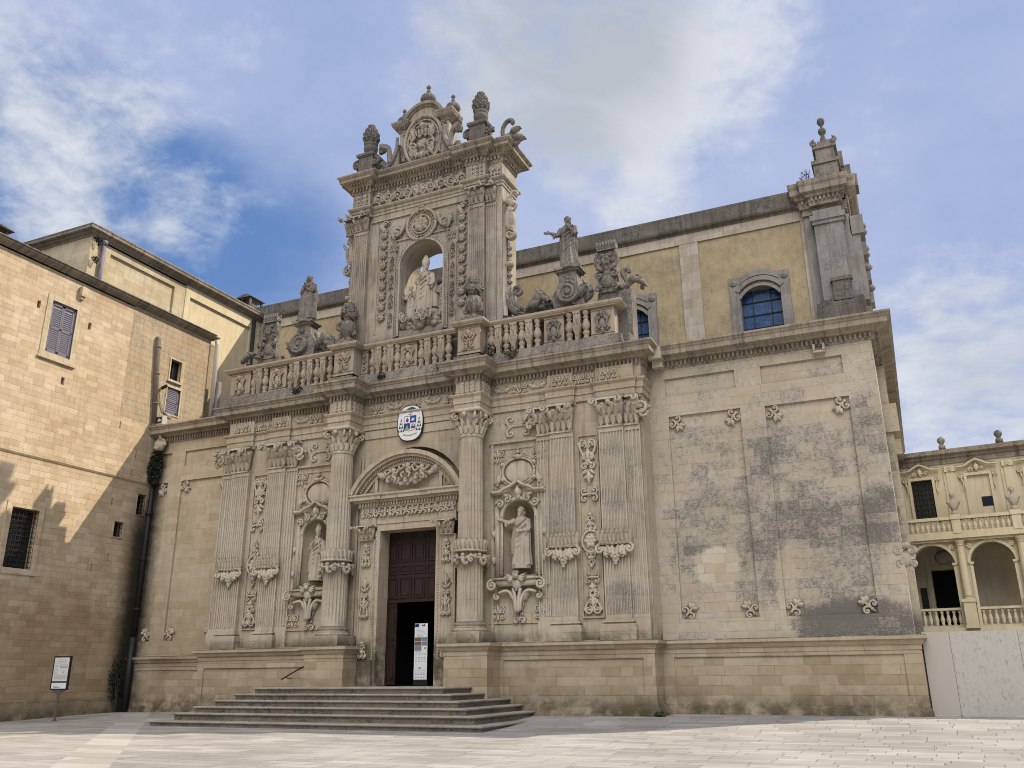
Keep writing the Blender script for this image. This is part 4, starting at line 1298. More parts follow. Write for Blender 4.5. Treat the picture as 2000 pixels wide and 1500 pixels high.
for u, v, q in ((-.75, 11.78, .4), (.1, 11.98, 0), (.95, 11.82, -.4)):
    mb.ball((u, v + .18, .3), (.14, .16, .14), 10, 8, T)
    mb.ball((u, v - .06, .26), (.17, .22, .14), 10, 8, T)
    for s in (-1, 1):
        stem(mb, T, [(u + s * .1, v + .05), (u + s * .32, v - .02), (u + s * .42, v + .14 + .1 * s * q)], .065, .28, .8)
        stem(mb, T, [(u + s * .08, v - .2), (u + s * .26, v - .3), (u + s * .18, v - .5)], .085, .28, .7)
        leaf(mb, T, u + s * .12, v + .1, -s * 1.0, .4, .2, .1, .08)
leaf(mb, T, 1.5, 11.7, -.8, .7, .4, .1, .12); leaf(mb, T, -1.35, 11.6, .9, .6, .4, .1, .12)
obj('tympanum_garland', mb, 'statue', ca, smooth=True)

# door leaf: panelled upper part with an open wicket below
do = thing('door', None, None, (-23.3, -.55, 1.2)); do.parent = ca; do.location = Vector((-23.3, -.55, 1.2)) - wloc(ca)
T = TF(-23.3, -.55, 0)
mb = MB()
cols = [-1.72, -.95, -.82, -.28, -.14, .46, .6, 1.0, 1.12, 1.72]
mb.tbox(T, -1.76, 1.76, 5.35, 8.95, -.1, 0)
cs = [(-1.68, -1.12), (-1.0, -.28), (-.16, .52), (.64, 1.3), (1.4, 1.7)]
for a, b in cs:
    for c, d in ((5.5, 6.55), (6.72, 7.18), (7.35, 8.35), (8.48, 8.9)):
        for q in ((a, b, c, c + .06), (a, b, d - .06, d), (a, a + .06, c + .06, d - .06), (b - .06, b, c + .06, d - .06)):
            mb.tbox(T, *q, 0, .05)
        mb.tbox(T, a + .14, b - .14, c + .14, d - .14, 0, .035)
mb.tbox(T, -1.76, 1.76, 5.28, 5.42, 0, .08)
obj('door_panel', mb, 'wood', do)
mb = MB()
mb.tbox(T, 1.5, 1.76, 1.25, 5.3, -.1, .02)
obj('door_jamb', mb, 'wood', do)
mb = MB()
mb.tbox(T, -1.76, -1.12, 1.25, 5.3, -.1, .02)
for c, d in ((1.5, 3.2), (3.4, 5.1)):
    for q in ((-1.66, -1.22, c, c + .06), (-1.66, -1.22, d - .06, d), (-1.66, -1.6, c, d), (-1.28, -1.22, c, d)):
        mb.tbox(T, *q, .02, .06)
obj('door_jamb', mb, 'wood', do)
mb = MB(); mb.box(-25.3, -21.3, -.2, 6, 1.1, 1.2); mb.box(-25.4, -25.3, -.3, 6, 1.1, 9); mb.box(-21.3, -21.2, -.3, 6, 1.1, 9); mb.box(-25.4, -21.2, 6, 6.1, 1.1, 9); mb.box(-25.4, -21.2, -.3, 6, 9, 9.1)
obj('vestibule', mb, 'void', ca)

# ------------------------------------------------------------------ steps
st = thing('stairs', 'broad stone stairs with six worn mossy steps before the main door', 'stairs', (-24, -5, 0))
for i in range(6):
    z1 = 1.2 - .265 * i; z0 = z1 - .265 if i < 5 else -.62
    xr, xl, yf = -18.87 + .66 * i, -29.11 - .684 * i, -5.55 - .545 * i
    if i == 5:
        z1 = -.17; yf = -8.5
    mb = MB()
    outline = [(xl, -1.3), (xl, yf), (xr, yf), (xr, -1.3)]
    mb.sweep(outline, [(-.05, z0 - .3), (-.05, z1 - .10)])
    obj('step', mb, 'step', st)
    mb = MB(); mb.sweep(outline, [(-.05, z1 - .10), (0, z1 - .085), (.035, z1 - .06), (.035, z1 - .025), (0.01, z1)])
    mb.v = [(x + random.uniform(-.004, .004), y, z) for x, y, z in mb.v]; mb.quad((xl - .01, -1.3, z1), (xr + .01, -1.3, z1), (xr + .01, yf - .01, z1), (xl - .01, yf - .01, z1))
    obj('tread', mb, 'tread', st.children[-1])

# ------------------------------------------------------------------ balustrade
ba = thing('balustrade', None, None, (-23.3, -1.7, 17.1)); ba.parent = ca; ba.location = Vector((-23.3, -1.7, 17.1)) - wloc(ca)
YB = -1.7
ZB, ZT = 17.62, 19.2
mb = MB()                               # mossy sloping base and rail
mb.sweep([(-36.1, -.9), (-36.1, YB), (-11.5, YB), (-11.5, -.9)], [(-.55, 17.0), (.36, 17.08), (.30, 17.25), (.24, 17.5), (.22, ZB), (-.55, ZB)])
for a, b in ((-27.95, -26.6), (-20.05, -18.72)):
    mb.box(a - .1, b + .1, -2.75, YB, 17.05, 17.45)
obj('base_ledge', mb, 'ledge', ba)
mb = MB()
rp = [(-.42, ZT), (.20, ZT), (.20, ZT + .05), (.26, ZT + .08), (.32, ZT + .16), (.32, ZT + .26), (.28, ZT + .3), (-.42, ZT + .32)]
mb.sweep([(-36.1, -.95), (-36.1, YB), (-27.95, YB), (-27.95, -2.45), (-26.6, -2.45), (-26.6, YB), (-20.05, YB), (-20.05, -2.45), (-18.72, -2.45), (-18.72, YB), (-11.5, YB), (-11.5, -.95)], rp)
obj('handrail', mb, 'rail', ba)
mb = MB()                               # turned baluster
mb.lathe(0, 0, [(.17, 0), (.17, .12), (.12, .15), (.13, .22), (.17, .30), (.19, .40), (.16, .46), (.10, .50), (.13, .54), (.19, .62), (.215, .74), (.20, .86), (.14, 1.02), (.105, 1.14), (.16, 1.18), (.16, 1.24), (.10, 1.28), (.12, 1.36), (.17, 1.42), (.17, 1.58)], 14)
bal_r = obj('baluster', MB(), 'rail', None)
bal_r.data.from_pydata(mb.v, [], mb.f); bal_r.data.polygons.foreach_set('use_smooth', [True] * len(bal_r.data.polygons))
mb = MB()                               # flat carved baluster
T = TF(0, 0, 0)
out = [(.06, 0), (.1, .0), (.11, .32), (.16, .5), (.215, .72), (.22, .88), (.17, .98), (.17, 1.02), (.19, 1.05), (.19, 1.58)]
mb.tprism(T, [(-u, v) for u, v in out] + [(u, v) for u, v in reversed(out)], -.16, .16)
for s in (-1, 1):
    curl(mb, T, s * .1, .80, .09, 1.4, PI / 2, -s, .028, .17)
    stem(mb, T, [(s * .17, .7), (s * .1, .45), (s * .03, .3)], .03, .17, .7)
leaf(mb, T, 0, 1.05, 0, .45, .2, .16, .03); mb.ball((0, .25, .16), .045, 6, 4, T); mb.ball((0, .95, .17), .05, 6, 4, T)
mb.tbox(T, -.2, .2, 1.45, 1.58, .1, .2)
bal_f = obj('baluster', mb, 'rail', None)
bal_f.parent = ba; bal_r.parent = ba
used = set()

def put_bal(x, kind):
    p = bal_r if kind == 0 else bal_f
    if p.name not in used:
        used.add(p.name)
        p.location = Vector((x, YB, ZB)) - wloc(ba)
    else:
        twin(p, ba, (x, YB, ZB))
def run(x0, x1, n):
    for i in range(n):
        put_bal(x0 + (x1 - x0) * i / (n - 1), i % 2)
run(-34.22, -33.38, 3)
run(-31.52, -28.72, 7)
run(-25.82, -24.22, 5)
run(-22.68, -20.98, 5)
run(-18.42, -15.78, 7)
run(-14.02, -13.12, 3)


def die(x0, x1, y, kind, z0=ZB, z1=ZT):
    """square post of the balustrade with a carved face"""
    mb = MB()
    mb.box(x0, x1, y, y + .75, z0, z1)
    mb.box(x0 - .04, x1 + .04, y - .04, y + .79, z0, z0 + .12)
    w = x1 - x0
    T = TF((x0 + x1) / 2, y, (z0 + z1) / 2)
    for q in ((-w / 2, w / 2, .66, .72), (-w / 2, w / 2, -.6, -.54)):
        mb.tbox(T, *q, 0, .04)
    p = obj('post', mb, 'rail', ba)
    mb = MB()
    if kind == 'arab':
        for s in (-1, 1):
            curl(mb, T, s * .2, .28, .2, 1.4, -PI / 2, s, .05, .04); curl(mb, T, s * .18, -.42, .15, 1.3, PI / 2 + PI / 2, -s, .045, .04)
            stem(mb, T, [(s * .14, -.48), (s * .06, -.1), (s * .28, .02), (s * .3, .3)], .05, .04, .8)
            leaf(mb, T, s * .05, .1, -s * .7, .4, .18, .02, .06); leaf(mb, T, s * .04, -.3, -s * .9, .3, .14, .02, .05)
        leaf(mb, T, 0, .2, 0, .42, .26, .02, .08); mb.ball((0, 0, .06), (.08, .1, .06), 7, 5, T)
        mb2 = 0
    elif kind == 'shield':
        mb.ball((0, -.08, .0), (.2, .36, .16), 10, 8, T); mb.ball((0, .38, .04), (.22, .14, .13), 9, 6, T)
        for s in (-1, 1):
            curl(mb, T, s * .22, .24, .16, 1.4, PI / 2, -s, .06, .06); curl(mb, T, s * .2, -.3, .16, 1.3, -PI / 2, s, .06, .06)
            stem(mb, T, [(s * .3, .2), (s * .24, -.05), (s * .26, -.25)], .06, .06, 1)
        leaf(mb, T, 0, -.3, PI, .36, .25, .03, .08); leaf(mb, T, 0, .3, 0, .35, .4, .03, .1)
    elif kind == 'narrow':
        for v in (-.3, .1, .42):
            curl(mb, T, 0, v, .13, 1.4, 0, 1, .04, .03)
    obj('carving', mb, 'dark' if kind == 'shield' and x0 > -17 else 'rail', p, smooth=True)
die(-36.0, -34.55, YB - .02, 'shield'); die(-33.1, -31.85, YB - .02, 'shield')
die(-27.93, -26.62, -2.45, 'arab'); die(-20.03, -18.74, -2.45, 'arab')
for a in (-28.35, -26.6, -20.47, -18.72):
    die(a, a + .42 if a in (-26.6, -18.72) else a + .4, YB + .0, 'narrow')
die(-24.02, -22.98, YB - .02, 'shield'); die(-15.4, -14.32, YB - .02, 'shield'); die(-12.85, -11.62, YB - .02, 'shield')

# ------------------------------------------------------------------ tall gable with the statue niche
ga = thing('niche_gable', None, None, (-23.3, -1, 17.1)); ga.parent = ca; ga.location = Vector((-23.3, -1, 17.1)) - wloc(ca)
YT, YTB = -1.0, .85
GL, GR = -28.1, -18.1
NX, NR, NZ0, NZS = -23.2, 1.42, 20.35, 24.38
FT = TF(0, YT, 0)
mb = MB()
arch_wall(mb, FT, GL, GR, 17.1, 28.2, NX, NR, NZ0, NZS, YTB - YT, n=24)
arch_wall(mb, TF(0, YTB, 0), GL, GR, 17.1, 28.2, NX, NR, NZ0, NZS, .02, n=24)
for x in (GL, GR):
    mb.quad((x, YT, 17.1), (x, YTB, 17.1), (x, YTB, 28.2), (x, YT, 28.2))
obj('wall', mb, 'tower', ga)
mb = MB()                                # niche frame, stepped, with ears
T = TF(NX, YT, 0)
archivolt(mb, T, 0, NZS, NR, NR + .12, 0, .16); archivolt(mb, T, 0, NZS, NR + .12, NR + .3, 0, .1)
for s in (-1, 1):
    mb.tbox(T, s * (NR + .06) - .06, s * (NR + .06) + .06, 20.0, NZS, 0, .16)
    mb.tbox(T, s * (NR + .21) - .09, s * (NR + .21) + .09, 20.0, NZS, 0, .1)
    mb.tbox(T, s * (NR + .6) - .22, s * (NR + .6) + .22, 19.9, 25.2, 0, .07)
    mb.tbox(T, s * (NR + .66) - .28, s * (NR + .66) + .28, 25.2, 26.15, 0, .075)
    for q in range(30):
        mb.ball((s * (NR + .21), 20.2 + q * .14, .11), (.05, .055, .04), 5, 4, T)
    for v in (20.6, 21.8, 23.0, 24.2):
        candelabrum(mb, TF(NX + s * (NR + .6), YT - .06, v), 1.0, .3)
    crest_motif(mb, TF(NX + s * (NR + .5), YT - .06, 25.72), .6, .6)
for q in range(26):
    a = PI * (q + .5) / 26
    mb.ball(((NR + .21) * math.cos(a), NZS + (NR + .21) * math.sin(a), .11), (.05, .05, .04), 5, 4, T)
mb.tbox(T, -2.2, 2.2, 26.1, 26.18, 0, .09)
obj('niche_frame', mb, 'tower', ga)
mb = MB()                                # round rose panel with side scrolls
T = TF(-23.28, YT, 0)
for rr, th in ((.98, .1), (.58, .07)):
    mb.tube([T(rr * math.cos(2 * PI * i / 36), 26.84 + rr * math.sin(2 * PI * i / 36), .14) for i in range(37)], th, 7)
disc = [(.98 * math.cos(2 * PI * i / 30), 26.84 + .98 * math.sin(2 * PI * i / 30)) for i in range(30)]
mb.tprism(T, disc, 0, .10)
rosette(mb, T, 0, 26.84, .5, 8, .1)
for i in range(24):
    a = 2 * PI * i / 24
    mb.ball((.78 * math.cos(a), 26.84 + .78 * math.sin(a), .12), (.06, .06, .05), 5, 4, T)
cherub(mb, TF(-23.28, YT, 28.0), .9, False)
for s in (-1, 1):
    stem(mb, T, [(s * .1, 28.0), (s * .35, 27.75), (s * .2, 27.6)], .08, .1, .6)
    curl(mb, T, s * 1.55, 26.6, .42, 1.3, -PI / 2 + s * .4, s, .12, .1)
    stem(mb, T, [(s * 1.1, 27.3), (s * 1.25, 26.75), (s * 1.6, 26.4), (s * 2.0, 26.7), (s * 1.95, 27.1)], .13, .1, .6)
    leaf(mb, T, s * 1.6, 26.5, -s * .6, .7, .4, .05, .12)
obj('rose_panel', mb, 'tower', ga, smooth=True)
for s, x in ((-1, -25.86), (1, -20.6)):
    mb = MB(); fruit_chain(mb, TF(x, YT, 21.0), 6.0, .55, 9)
    leaf(mb, TF(x, YT, 27), 0, -.1, .4, .7, .4, .04, .1); curl(mb, TF(x, YT, 27.3), .1, .1, .2, 1.3, 0, 1, .07, .08)
    obj('fruit_chain', mb, 'torn', ga, smooth=True)
    mb = MB()
    for q in (-.42, .42):
        mb.tbox(TF(x, YT, 0), q - .03, q + .03, 20.4, 27.6, 0, .05)
    mb.tbox(TF(x, YT, 0), -.42, .42, 27.55, 27.62, 0, .05)
    obj('frame_strip', mb, 'tower', ga)
for x, sd in ((-27.42, -1), (-19.6, 1)):
    mb = MB(); T = TF(x, YT, 0)
    fluted(mb, T, .98, .3, 19.9, 27.2, 7)
    attic_base(mb, T, .98, .3, 19.4, 19.9)
    mb.tbox(T, -.8, .8, 17.1, 19.4, 0, .45)
    if sd > 0:
        fluted(mb, TF(x + .86, YT, 0), .6, .1, 19.9, 27.2, 4)
    obj('pilaster', mb, 'tower', ga)
    mb = MB(); capital(mb, TF(x, YT - .16, 27.2), .98, 1.05)
    capital(mb, TF(x + sd * .84, YT, 27.2), .62, 1.05, sd)
    obj('capital', mb, 'torn', ga, smooth=True)
gp = [(GL, YTB), (GL, YT), (-28.0, YT), (-28.0, YT - .36), (-26.84, YT - .36), (-26.84, YT), (-20.2, YT), (-20.2, YT - .36), (-19.02, YT - .36), (-19.02, YT), (GR, YT), (GR, YTB), (GL, YTB)]
mb = MB()
ap = [(-.3, 28.2), (.05, 28.2), (.05, 28.38), (.1, 28.4), (.1, 28.55), (.2, 28.6), (.26, 28.68), (.26, 28.75), (.03, 28.78), (.03, 29.8), (-.3, 29.8)]
mb.sweep(gp, ap); mb.box(GL + .1, GR - .1, YT + .1, YTB - .1, 28.0, 30.85)
mb.box(-26.8, -20.2, YT - .1, YT, 27.72, 27.82)
for x in (-19.5,):
    pass
obj('entablature', mb, 'tower', ga)
relief('frieze_scroll', ga, lambda b_: rinceau(b_, TF(-26.7, YT - .04, 29.22), 2.75, 1.0, 4), 'torn')
relief('frieze_scroll', ga, lambda b_: rinceau(b_, TF(-20.3, YT - .04, 29.22, 1, -1), 2.75, 1.0, 4), 'torn')
T = TF(-23.5, YT - .04, 29.22)
mb = MB(); mb.tube([T(.42 * math.cos(2 * PI * i / 24), .42 * math.sin(2 * PI * i / 24), .04) for i in range(25)], .08, 6); rosette(mb, T, 0, 0, .4, 6, .02)
obj('frieze_rose', mb, 'torn', ga, smooth=True)
for x in (-27.42, -19.6):
    relief('frieze_relief', ga, lambda b_: rose_grid(b_, TF(x, YT - .4, 29.22), .28, .28, .18), 'torn')
for x in (-18.75, -18.35):
    relief('frieze_relief', ga, lambda b_: crest_motif(b_, TF(x, YT - .04, 29.22), .3, .8), 'torn')
mb = MB()
gcor = [(-.3, 29.7), (.06, 29.72), (.1, 29.82), (.1, 30.08), (.24, 30.1), (.27, 30.18), (.36, 30.22), (.38, 30.34), (.66, 30.42), (.66, 30.62), (.71, 30.65), (.80, 30.76), (.80, 30.84), (.4, 30.9), (-.3, 30.9)]
mb.sweep(gp, gcor); mb.dentils(gp, .1, .24, 29.86, 30.06, .11, .22); mb.dentils(gp, .38, .5, 30.22, 30.33, .09, .2)
obj('cornice', mb, 'weath', ga)

# attic with the oval shield
at = thing('attic', None, None, (-23.4, -.8, 31.2)); at.parent = ga; at.location = Vector((-23.4, -.8, 31.2)) - wloc(ga)
YA = -.85
T = TF(-23.45, YA, 0)
mb = MB()
ap_ = [(-1.72, 30.8), (-1.72, 34.1)] + [(u, v) for u, v in reversed(arch_pts(0, 34.0, 1.45, 22, .12, PI - .12))] + [(1.72, 34.1), (1.72, 30.8)]
mb.tprism(T, ap_, -1.1, 0)
obj('attic_wall', mb, 'tower', at)
mb = MB()
archivolt(mb, T, 0, 34.0, 1.32, 1.52, -1.0, .22, 26, .1, PI - .1); archivolt(mb, T, 0, 34.0, 1.2, 1.32, -1.0, .1, 26, .1, PI - .1)
for s in (-1, 1):
    pth2 = [(-23.45 + s * 1.35, YA + 1.0), (-23.45 + s * 1.35, YA), (-23.45 + s * 1.75, YA), (-23.45 + s * 1.75, YA + 1.0)]
    if s < 0:
        pth2 = [(-23.45 - 1.75, YA + 1.0), (-23.45 - 1.75, YA), (-23.45 - 1.35, YA), (-23.45 - 1.35, YA + 1.0)]
    mb.sweep(pth2, [(-.1, 33.75), (.06, 33.78), (.1, 33.9), (.26, 34.0), (.34, 34.1), (.42, 34.3), (.42, 34.4), (-.1, 34.45)])
obj('arched_cornice', mb, 'weath', at)
mb = MB()
for rr, th, d in ((1.0, .12, .1), (.84, .06, .08)):
    mb.tube([T(rr * 1.28 * math.cos(2 * PI * i / 44), 32.75 + rr * 1.72 * math.sin(2 * PI * i / 44), d) for i in range(45)], th, 7)
for i in range(54):
    a = 2 * PI * i / 54
    mb.ball((1.18 * math.cos(a), 32.75 + 1.58 * math.sin(a), .08), (.06, .06, .05), 5, 4, T)
mb.ball((0, 32.4, .02), (.36, .55, .2), 14, 10, T)
mb.ball((0, 33.5, .05), (.34, .2, .16), 12, 8, T)
mb.tbox(T, -.5, .5, 33.66, 33.76, 0, .2)
for q in range(5):
    leaf(mb, T, -.4 + q * .2, 33.1, (.4 - q * .2) * .8, .5, .2, .08, .1); leaf(mb, T, -.3 + q * .15, 31.95, PI - (.3 - q * .15), .55, .2, .08, .1)
cherub(mb, TF(-23.45, YA - .1, 33.15), .7, True); rosette(mb, T, 0, 32.4, .3, 6, .2)
for s in (-1, 1):
    for v, r_, a0, cc in ((33.0, .24, PI / 2, -s), (32.3, .3, 0 if s > 0 else PI, s), (31.9, .22, -PI / 2, s), (33.5, .18, PI / 2, -s)):
        curl(mb, T, s * .62, v, r_, 1.5, a0, cc, .085, .12)
    leaf(mb, T, s * .55, 32.9, -s * .3, .8, .4, .05, .14); leaf(mb, T, s * .4, 32.2, PI + s * .5, .8, .4, .05, .14)
    stem(mb, T, [(s * .75, 33.3), (s * .62, 32.9), (s * .82, 32.5), (s * .7, 31.9), (s * .3, 31.6)], .09, .12, .8)
    curl(mb, T, s * 1.35, 33.6, .16, 1.2, 0, 1, .05, .05); curl(mb, T, s * 1.3, 31.7, .2, 1.2, 0, 1, .06, .05)
leaf(mb, T, 0, 31.95, PI, .6, .5, .05, .15); leaf(mb, T, 0, 33.5, 0, .5, .6, .05, .16)
obj('oval_shield', mb, 'torn', at, smooth=True)
for s in (-1, 1):                        # big scrolls leaning on the attic
    mb = MB()
    K = (lambda s: (lambda u, v, d: T(s * (1.75 + u), 30.95 + v, d + .45)))(s)
    stem(mb, K, [(1.35, .12), (.8, .2), (.35, .5), (.05, 1.0), (-.12, 1.6), (-.12, 2.2)], .17, 0, .7)
    stem(mb, K, [(1.3, .1), (.7, .12), (.2, .4), (-.1, .9), (-.25, 1.5)], .15, -.1, .8)
    stem(mb, K, [(.35, .5), (.4, 1.1), (.5, 1.6), (.8, 1.85), (1.05, 1.65), (.98, 1.4)], .2, 0, .8)
    leaf(mb, K, .5, 1.5, -1.1 * s if False else -.9, .75, .5, .0, .14); mb.ball((.88, 1.62, 0), (.26, .26, .2), 10, 7, K)
    curl(mb, K, .85, .55, .22, 1.3, PI, -1, .1, 0); mb.ball((.6, .25, 0), (.22, .2, .2), 8, 6, K)
    mb.tprism(K, [(-.3, -.1), (1.3, -.1), (.7, .2), (.2, .7), (-.1, 1.7), (-.3, 1.7)], -.5, -.05)
    obj('scroll', mb, 'dark', at, smooth=True)

def dome_urn(x, y, z, s, label):
    mb = MB()
    mb.lathe(x, y, [(.22 * s, z), (.3 * s, z + .05 * s), (.2 * s, z + .14 * s), (.34 * s, z + .24 * s), (.46 * s, z + .42 * s), (.48 * s, z + .56 * s), (.42 * s, z + .74 * s), (.26 * s, z + .92 * s), (.12 * s, z + 1.04 * s), (.09 * s, z + 1.12 * s), (.13 * s, z + 1.17 * s), (.07 * s, z + 1.22 * s),
                    (.07 * s, z + 1.34 * s), (.14 * s, z + 1.42 * s), (.13 * s, z + 1.5 * s), (.05 * s, z + 1.62 * s), (.005, z + 1.68 * s)], 48, 12, .07)
    tag(obj('finial', mb, 'soot', None, loc=(x, y, z), smooth=True), label, 'finial', 'stone finials on the gable')
dome_urn(-23.5, -.35, 35.55, 1.0, 'ribbed onion shaped stone finial on the very top of the arched attic')
dome_urn(-21.75, -.3, 34.45, .92, 'ribbed stone finial on the right shoulder of the attic, below the topmost one')
dome_urn(-25.25, -.3, 34.45, .92, 'ribbed stone finial on the left shoulder of the attic, half behind its arch')

def flame_urn(x, y, z, label):
    r0 = thing('flame_urn', label, 'urn', (x, y, z), 'flame urns on the gable cornice')
    mb = MB()
    mb.box(x - .5, x + .5, y - .5, y + .5, z - .4, z + .75)
    mb.box(x - .62, x + .62, y - .62, y + .62, z + .78, z + .95)
    mb.box(x - .56, x + .56, y - .56, y + .56, z + .72, z + .78)
    for s in (-1, 1):
        curl(mb, TF(x + s * .62, y - .2, z + .32), 0, 0, .3, 1.4, PI / 2, -s, .12, .1)
    obj('pedestal', mb, 'soot', r0)
    mb = MB()
    mb.lathe(x, y, [(.2, z + .95), (.24, z + 1.0), (.18, z + 1.08), (.33, z + 1.22), (.42, z + 1.45), (.44, z + 1.62), (.36, z + 1.68), (.42, z + 1.76), (.44, z + 1.9), (.3, z + 1.96)], 20)
    obj('vase', mb, 'soot', r0, smooth=True)
    mb = MB()
    mb.lathe(x, y, [(.26, z + 1.9), (.44, z + 2.1), (.47, z + 2.3), (.42, z + 2.55), (.28, z + 2.85), (.12, z + 3.1), (.01, z + 3.3)], 16)
    for j in range(6):
        for i in range(9):
            a = 2 * PI * (i + .5 * (j % 2)) / 9; zz = z + 2.0 + j * .2
            rr = (.43, .48, .46, .38, .28, .18)[j]
            Tl = (lambda a, rr, zz: (lambda u, v, d: (x + (rr + d) * math.sin(a) + u * math.cos(a), y - (rr + d) * math.cos(a) + u * math.sin(a), zz + v)))(a, rr, zz)
            leaf(mb, Tl, 0, -.05, .2, .36, .2, -.04, .05, .03, nv=4)
    obj('flame', mb, 'soot', r0, smooth=True)
flame_urn(-26.9, -1.45, 31.22, 'carved stone flame on a vase at the left end of the gable cornice')
flame_urn(-19.25, -1.45, 31.22, 'carved stone flame on a vase on the gable cornice, between attic and right corner scroll')
mb = MB()                                # corner scroll on the cornice
K = lambda u, v, d: (-17.65 + u, -.75 - d, 30.85 + v)
stem(mb, K, [(.1, .75), (-.2, .6), (-.45, .75), (-.5, 1.2), (-.3, 1.6), (0, 1.72), (.18, 1.55), (.05, 1.4)], .17, .0, .8)
mb.ball((.05, .4, 0), (.45, .4, .4), 10, 8, K); curl(mb, K, .35, .1, .35, 1.4, PI / 2, -1, .16, .1)
leaf(mb, K, .3, .3, -1.9, .8, .5, .2, .15); leaf(mb, K, .1, .6, -1.2, .7, .4, .2, .15)
obj('corner_scroll', mb, 'dark', ga, smooth=True)
# winged terms down both sides of the gable
for s, x in ((1, GR), (-1, GL)):
    mb = MB()
    K = (lambda s, x: (lambda u, v, d: (x + s * u, YT + .35 - d, v)))(s, x)
    mb.ball((.45, 27.05, 0), (.24, .3, .26), 12, 9, K); mb.ball((.66, 27.0, 0.05), (.07, .09, .07), 6, 5, K)
    mb.ball((.3, 27.2, 0), (.28, .3, .3), 10, 7, K)
    mb.tube([K(.35, 26.85, 0), K(.3, 26.3, 0), K(.22, 25.7, 0), K(.1, 25.2, 0)], [.18, .34, .28, .2], 10)
    for q in range(4):
        leaf(mb, lambda u, v, d: K(.35 + d, 26.5 + v, u), -.2 + q * .13, .1, PI + .3 - q * .1, 1.2 - .1 * q, .3, .05, .12)
    stem(mb, K, [(.3, 26.6), (.62, 26.5), (.85, 26.85)], .12, .1, .7)
    curl(mb, K, .42, 25.0, .32, 1.5, PI / 2, -1, .09, 0, eye=False); curl(mb, K, .42, 25.0, .32, 1.5, PI / 2, -1, .09, .12, eye=False)
    stem(mb, K, [(.3, 27.4), (.5, 27.8), (.75, 27.75), (.8, 27.5)], .12, 0, .6)
    fruit_chain(mb, lambda u, v, d: K(.18 + d, 22.0 + v, u), 2.5, .4, 6)
    mb.ball((.3, 23.2, .1), (.3, .22, .25), 8, 6, K); curl(mb, K, .3, 21.6, .26, 1.4, PI / 2, -1, .09, .1, eye=False)
    mb.tprism(K, [(0, 20), (.28, 20), (.2, 24.6), (.2, 27), (0, 27)], -.25, .25)
    stem(mb, K, [(.3, 21.8), (.2, 21.2), (.5, 20.6), (1.0, 20.35)], .2, .05, 1)
    obj('winged_term', mb, 'torn', ga, smooth=True)
mb = MB()                                # cloud base of the niche
T = TF(NX, -.95, 20.35)
mb.box(NX - NR + .02, NX + NR - .02, -.8, .8, 20.2, 21.15)
for i in range(34):
    mb.ball((random.uniform(-1.25, 1.25), random.uniform(.05, .85), random.uniform(-.12, .1)), random.uniform(.16, .3), 9, 7, T)
for q in range(9):
    curl(mb, T, random.uniform(-1.1, 1.1), random.uniform(.2, .8), .22, 1.5, random.uniform(0, 6), 1, .07, .26)
obj('cloud_base', mb, 'torn', ga, smooth=True)


# ------------------------------------------------------------------ statues
def robe(mb, cx, cy, rows, folds=9, amp=.06, n=48, ph=0.0, a0=0.0, a1=2 * PI):
    """closed stack of folded ellipses rows=[(z, rx, ry, ox, oy)]"""
    k = len(mb.v); N = len(rows)
    for j, (z, rx, ry, ox, oy) in enumerate(rows):
        t = 1 - j / (N - 1)
        for i in range(n):
            a = 2 * PI * i / n
            q = folds * a / 2 + ph + .5 * math.sin(2 * a) + .45 * t
            w = 1 + amp * (.25 + .75 * t) * (1.6 - 2.6 * abs(math.sin(q)) ** 1.5 + .45 * math.cos((folds * 1.7 // 1) * a + 2 * ph))
            mb.v.append((cx + ox + rx * w * math.cos(a), cy + oy + ry * w * math.sin(a), z))
    for j in range(N - 1):
        for i in range(n):
            a = k + j * n + i; b = k + j * n + (i + 1) % n
            mb.f.append((a, b, b + n, a + n))
    mb.f.append(tuple(k + i for i in range(n - 1, -1, -1)))
    mb.f.append(tuple(k + (N - 1) * n + i for i in range(n)))


def hand(mb, p, d, s, side=1):
    p = Vector(p); d = Vector(d).normalized()
    up = Vector((0, 0, 1)) if abs(d.z) < .8 else Vector((0, -1, 0))
    q = d.cross(up).normalized(); w = q.cross(d)
    mb.tube([p, p + d * .06 * s, p + d * .11 * s], [.032 * s, .045 * s, .04 * s], 8, .6)
    for i, L in enumerate((.075, .088, .084, .066)):
        b = p + d * .10 * s + w * (.033 - .022 * i) * s
        mb.tube([b, b + d * L * .55 * s, b + d * L * s + q * side * .02 * s], [.0125 * s, .0115 * s, .009 * s], 6)
    b = p + d * .04 * s + w * .042 * s
    mb.tube([b, b + (d * .6 + w * .6) * .035 * s, b + (d * .85 + w * .5) * .07 * s], [.014 * s, .0125 * s, .01 * s], 6)


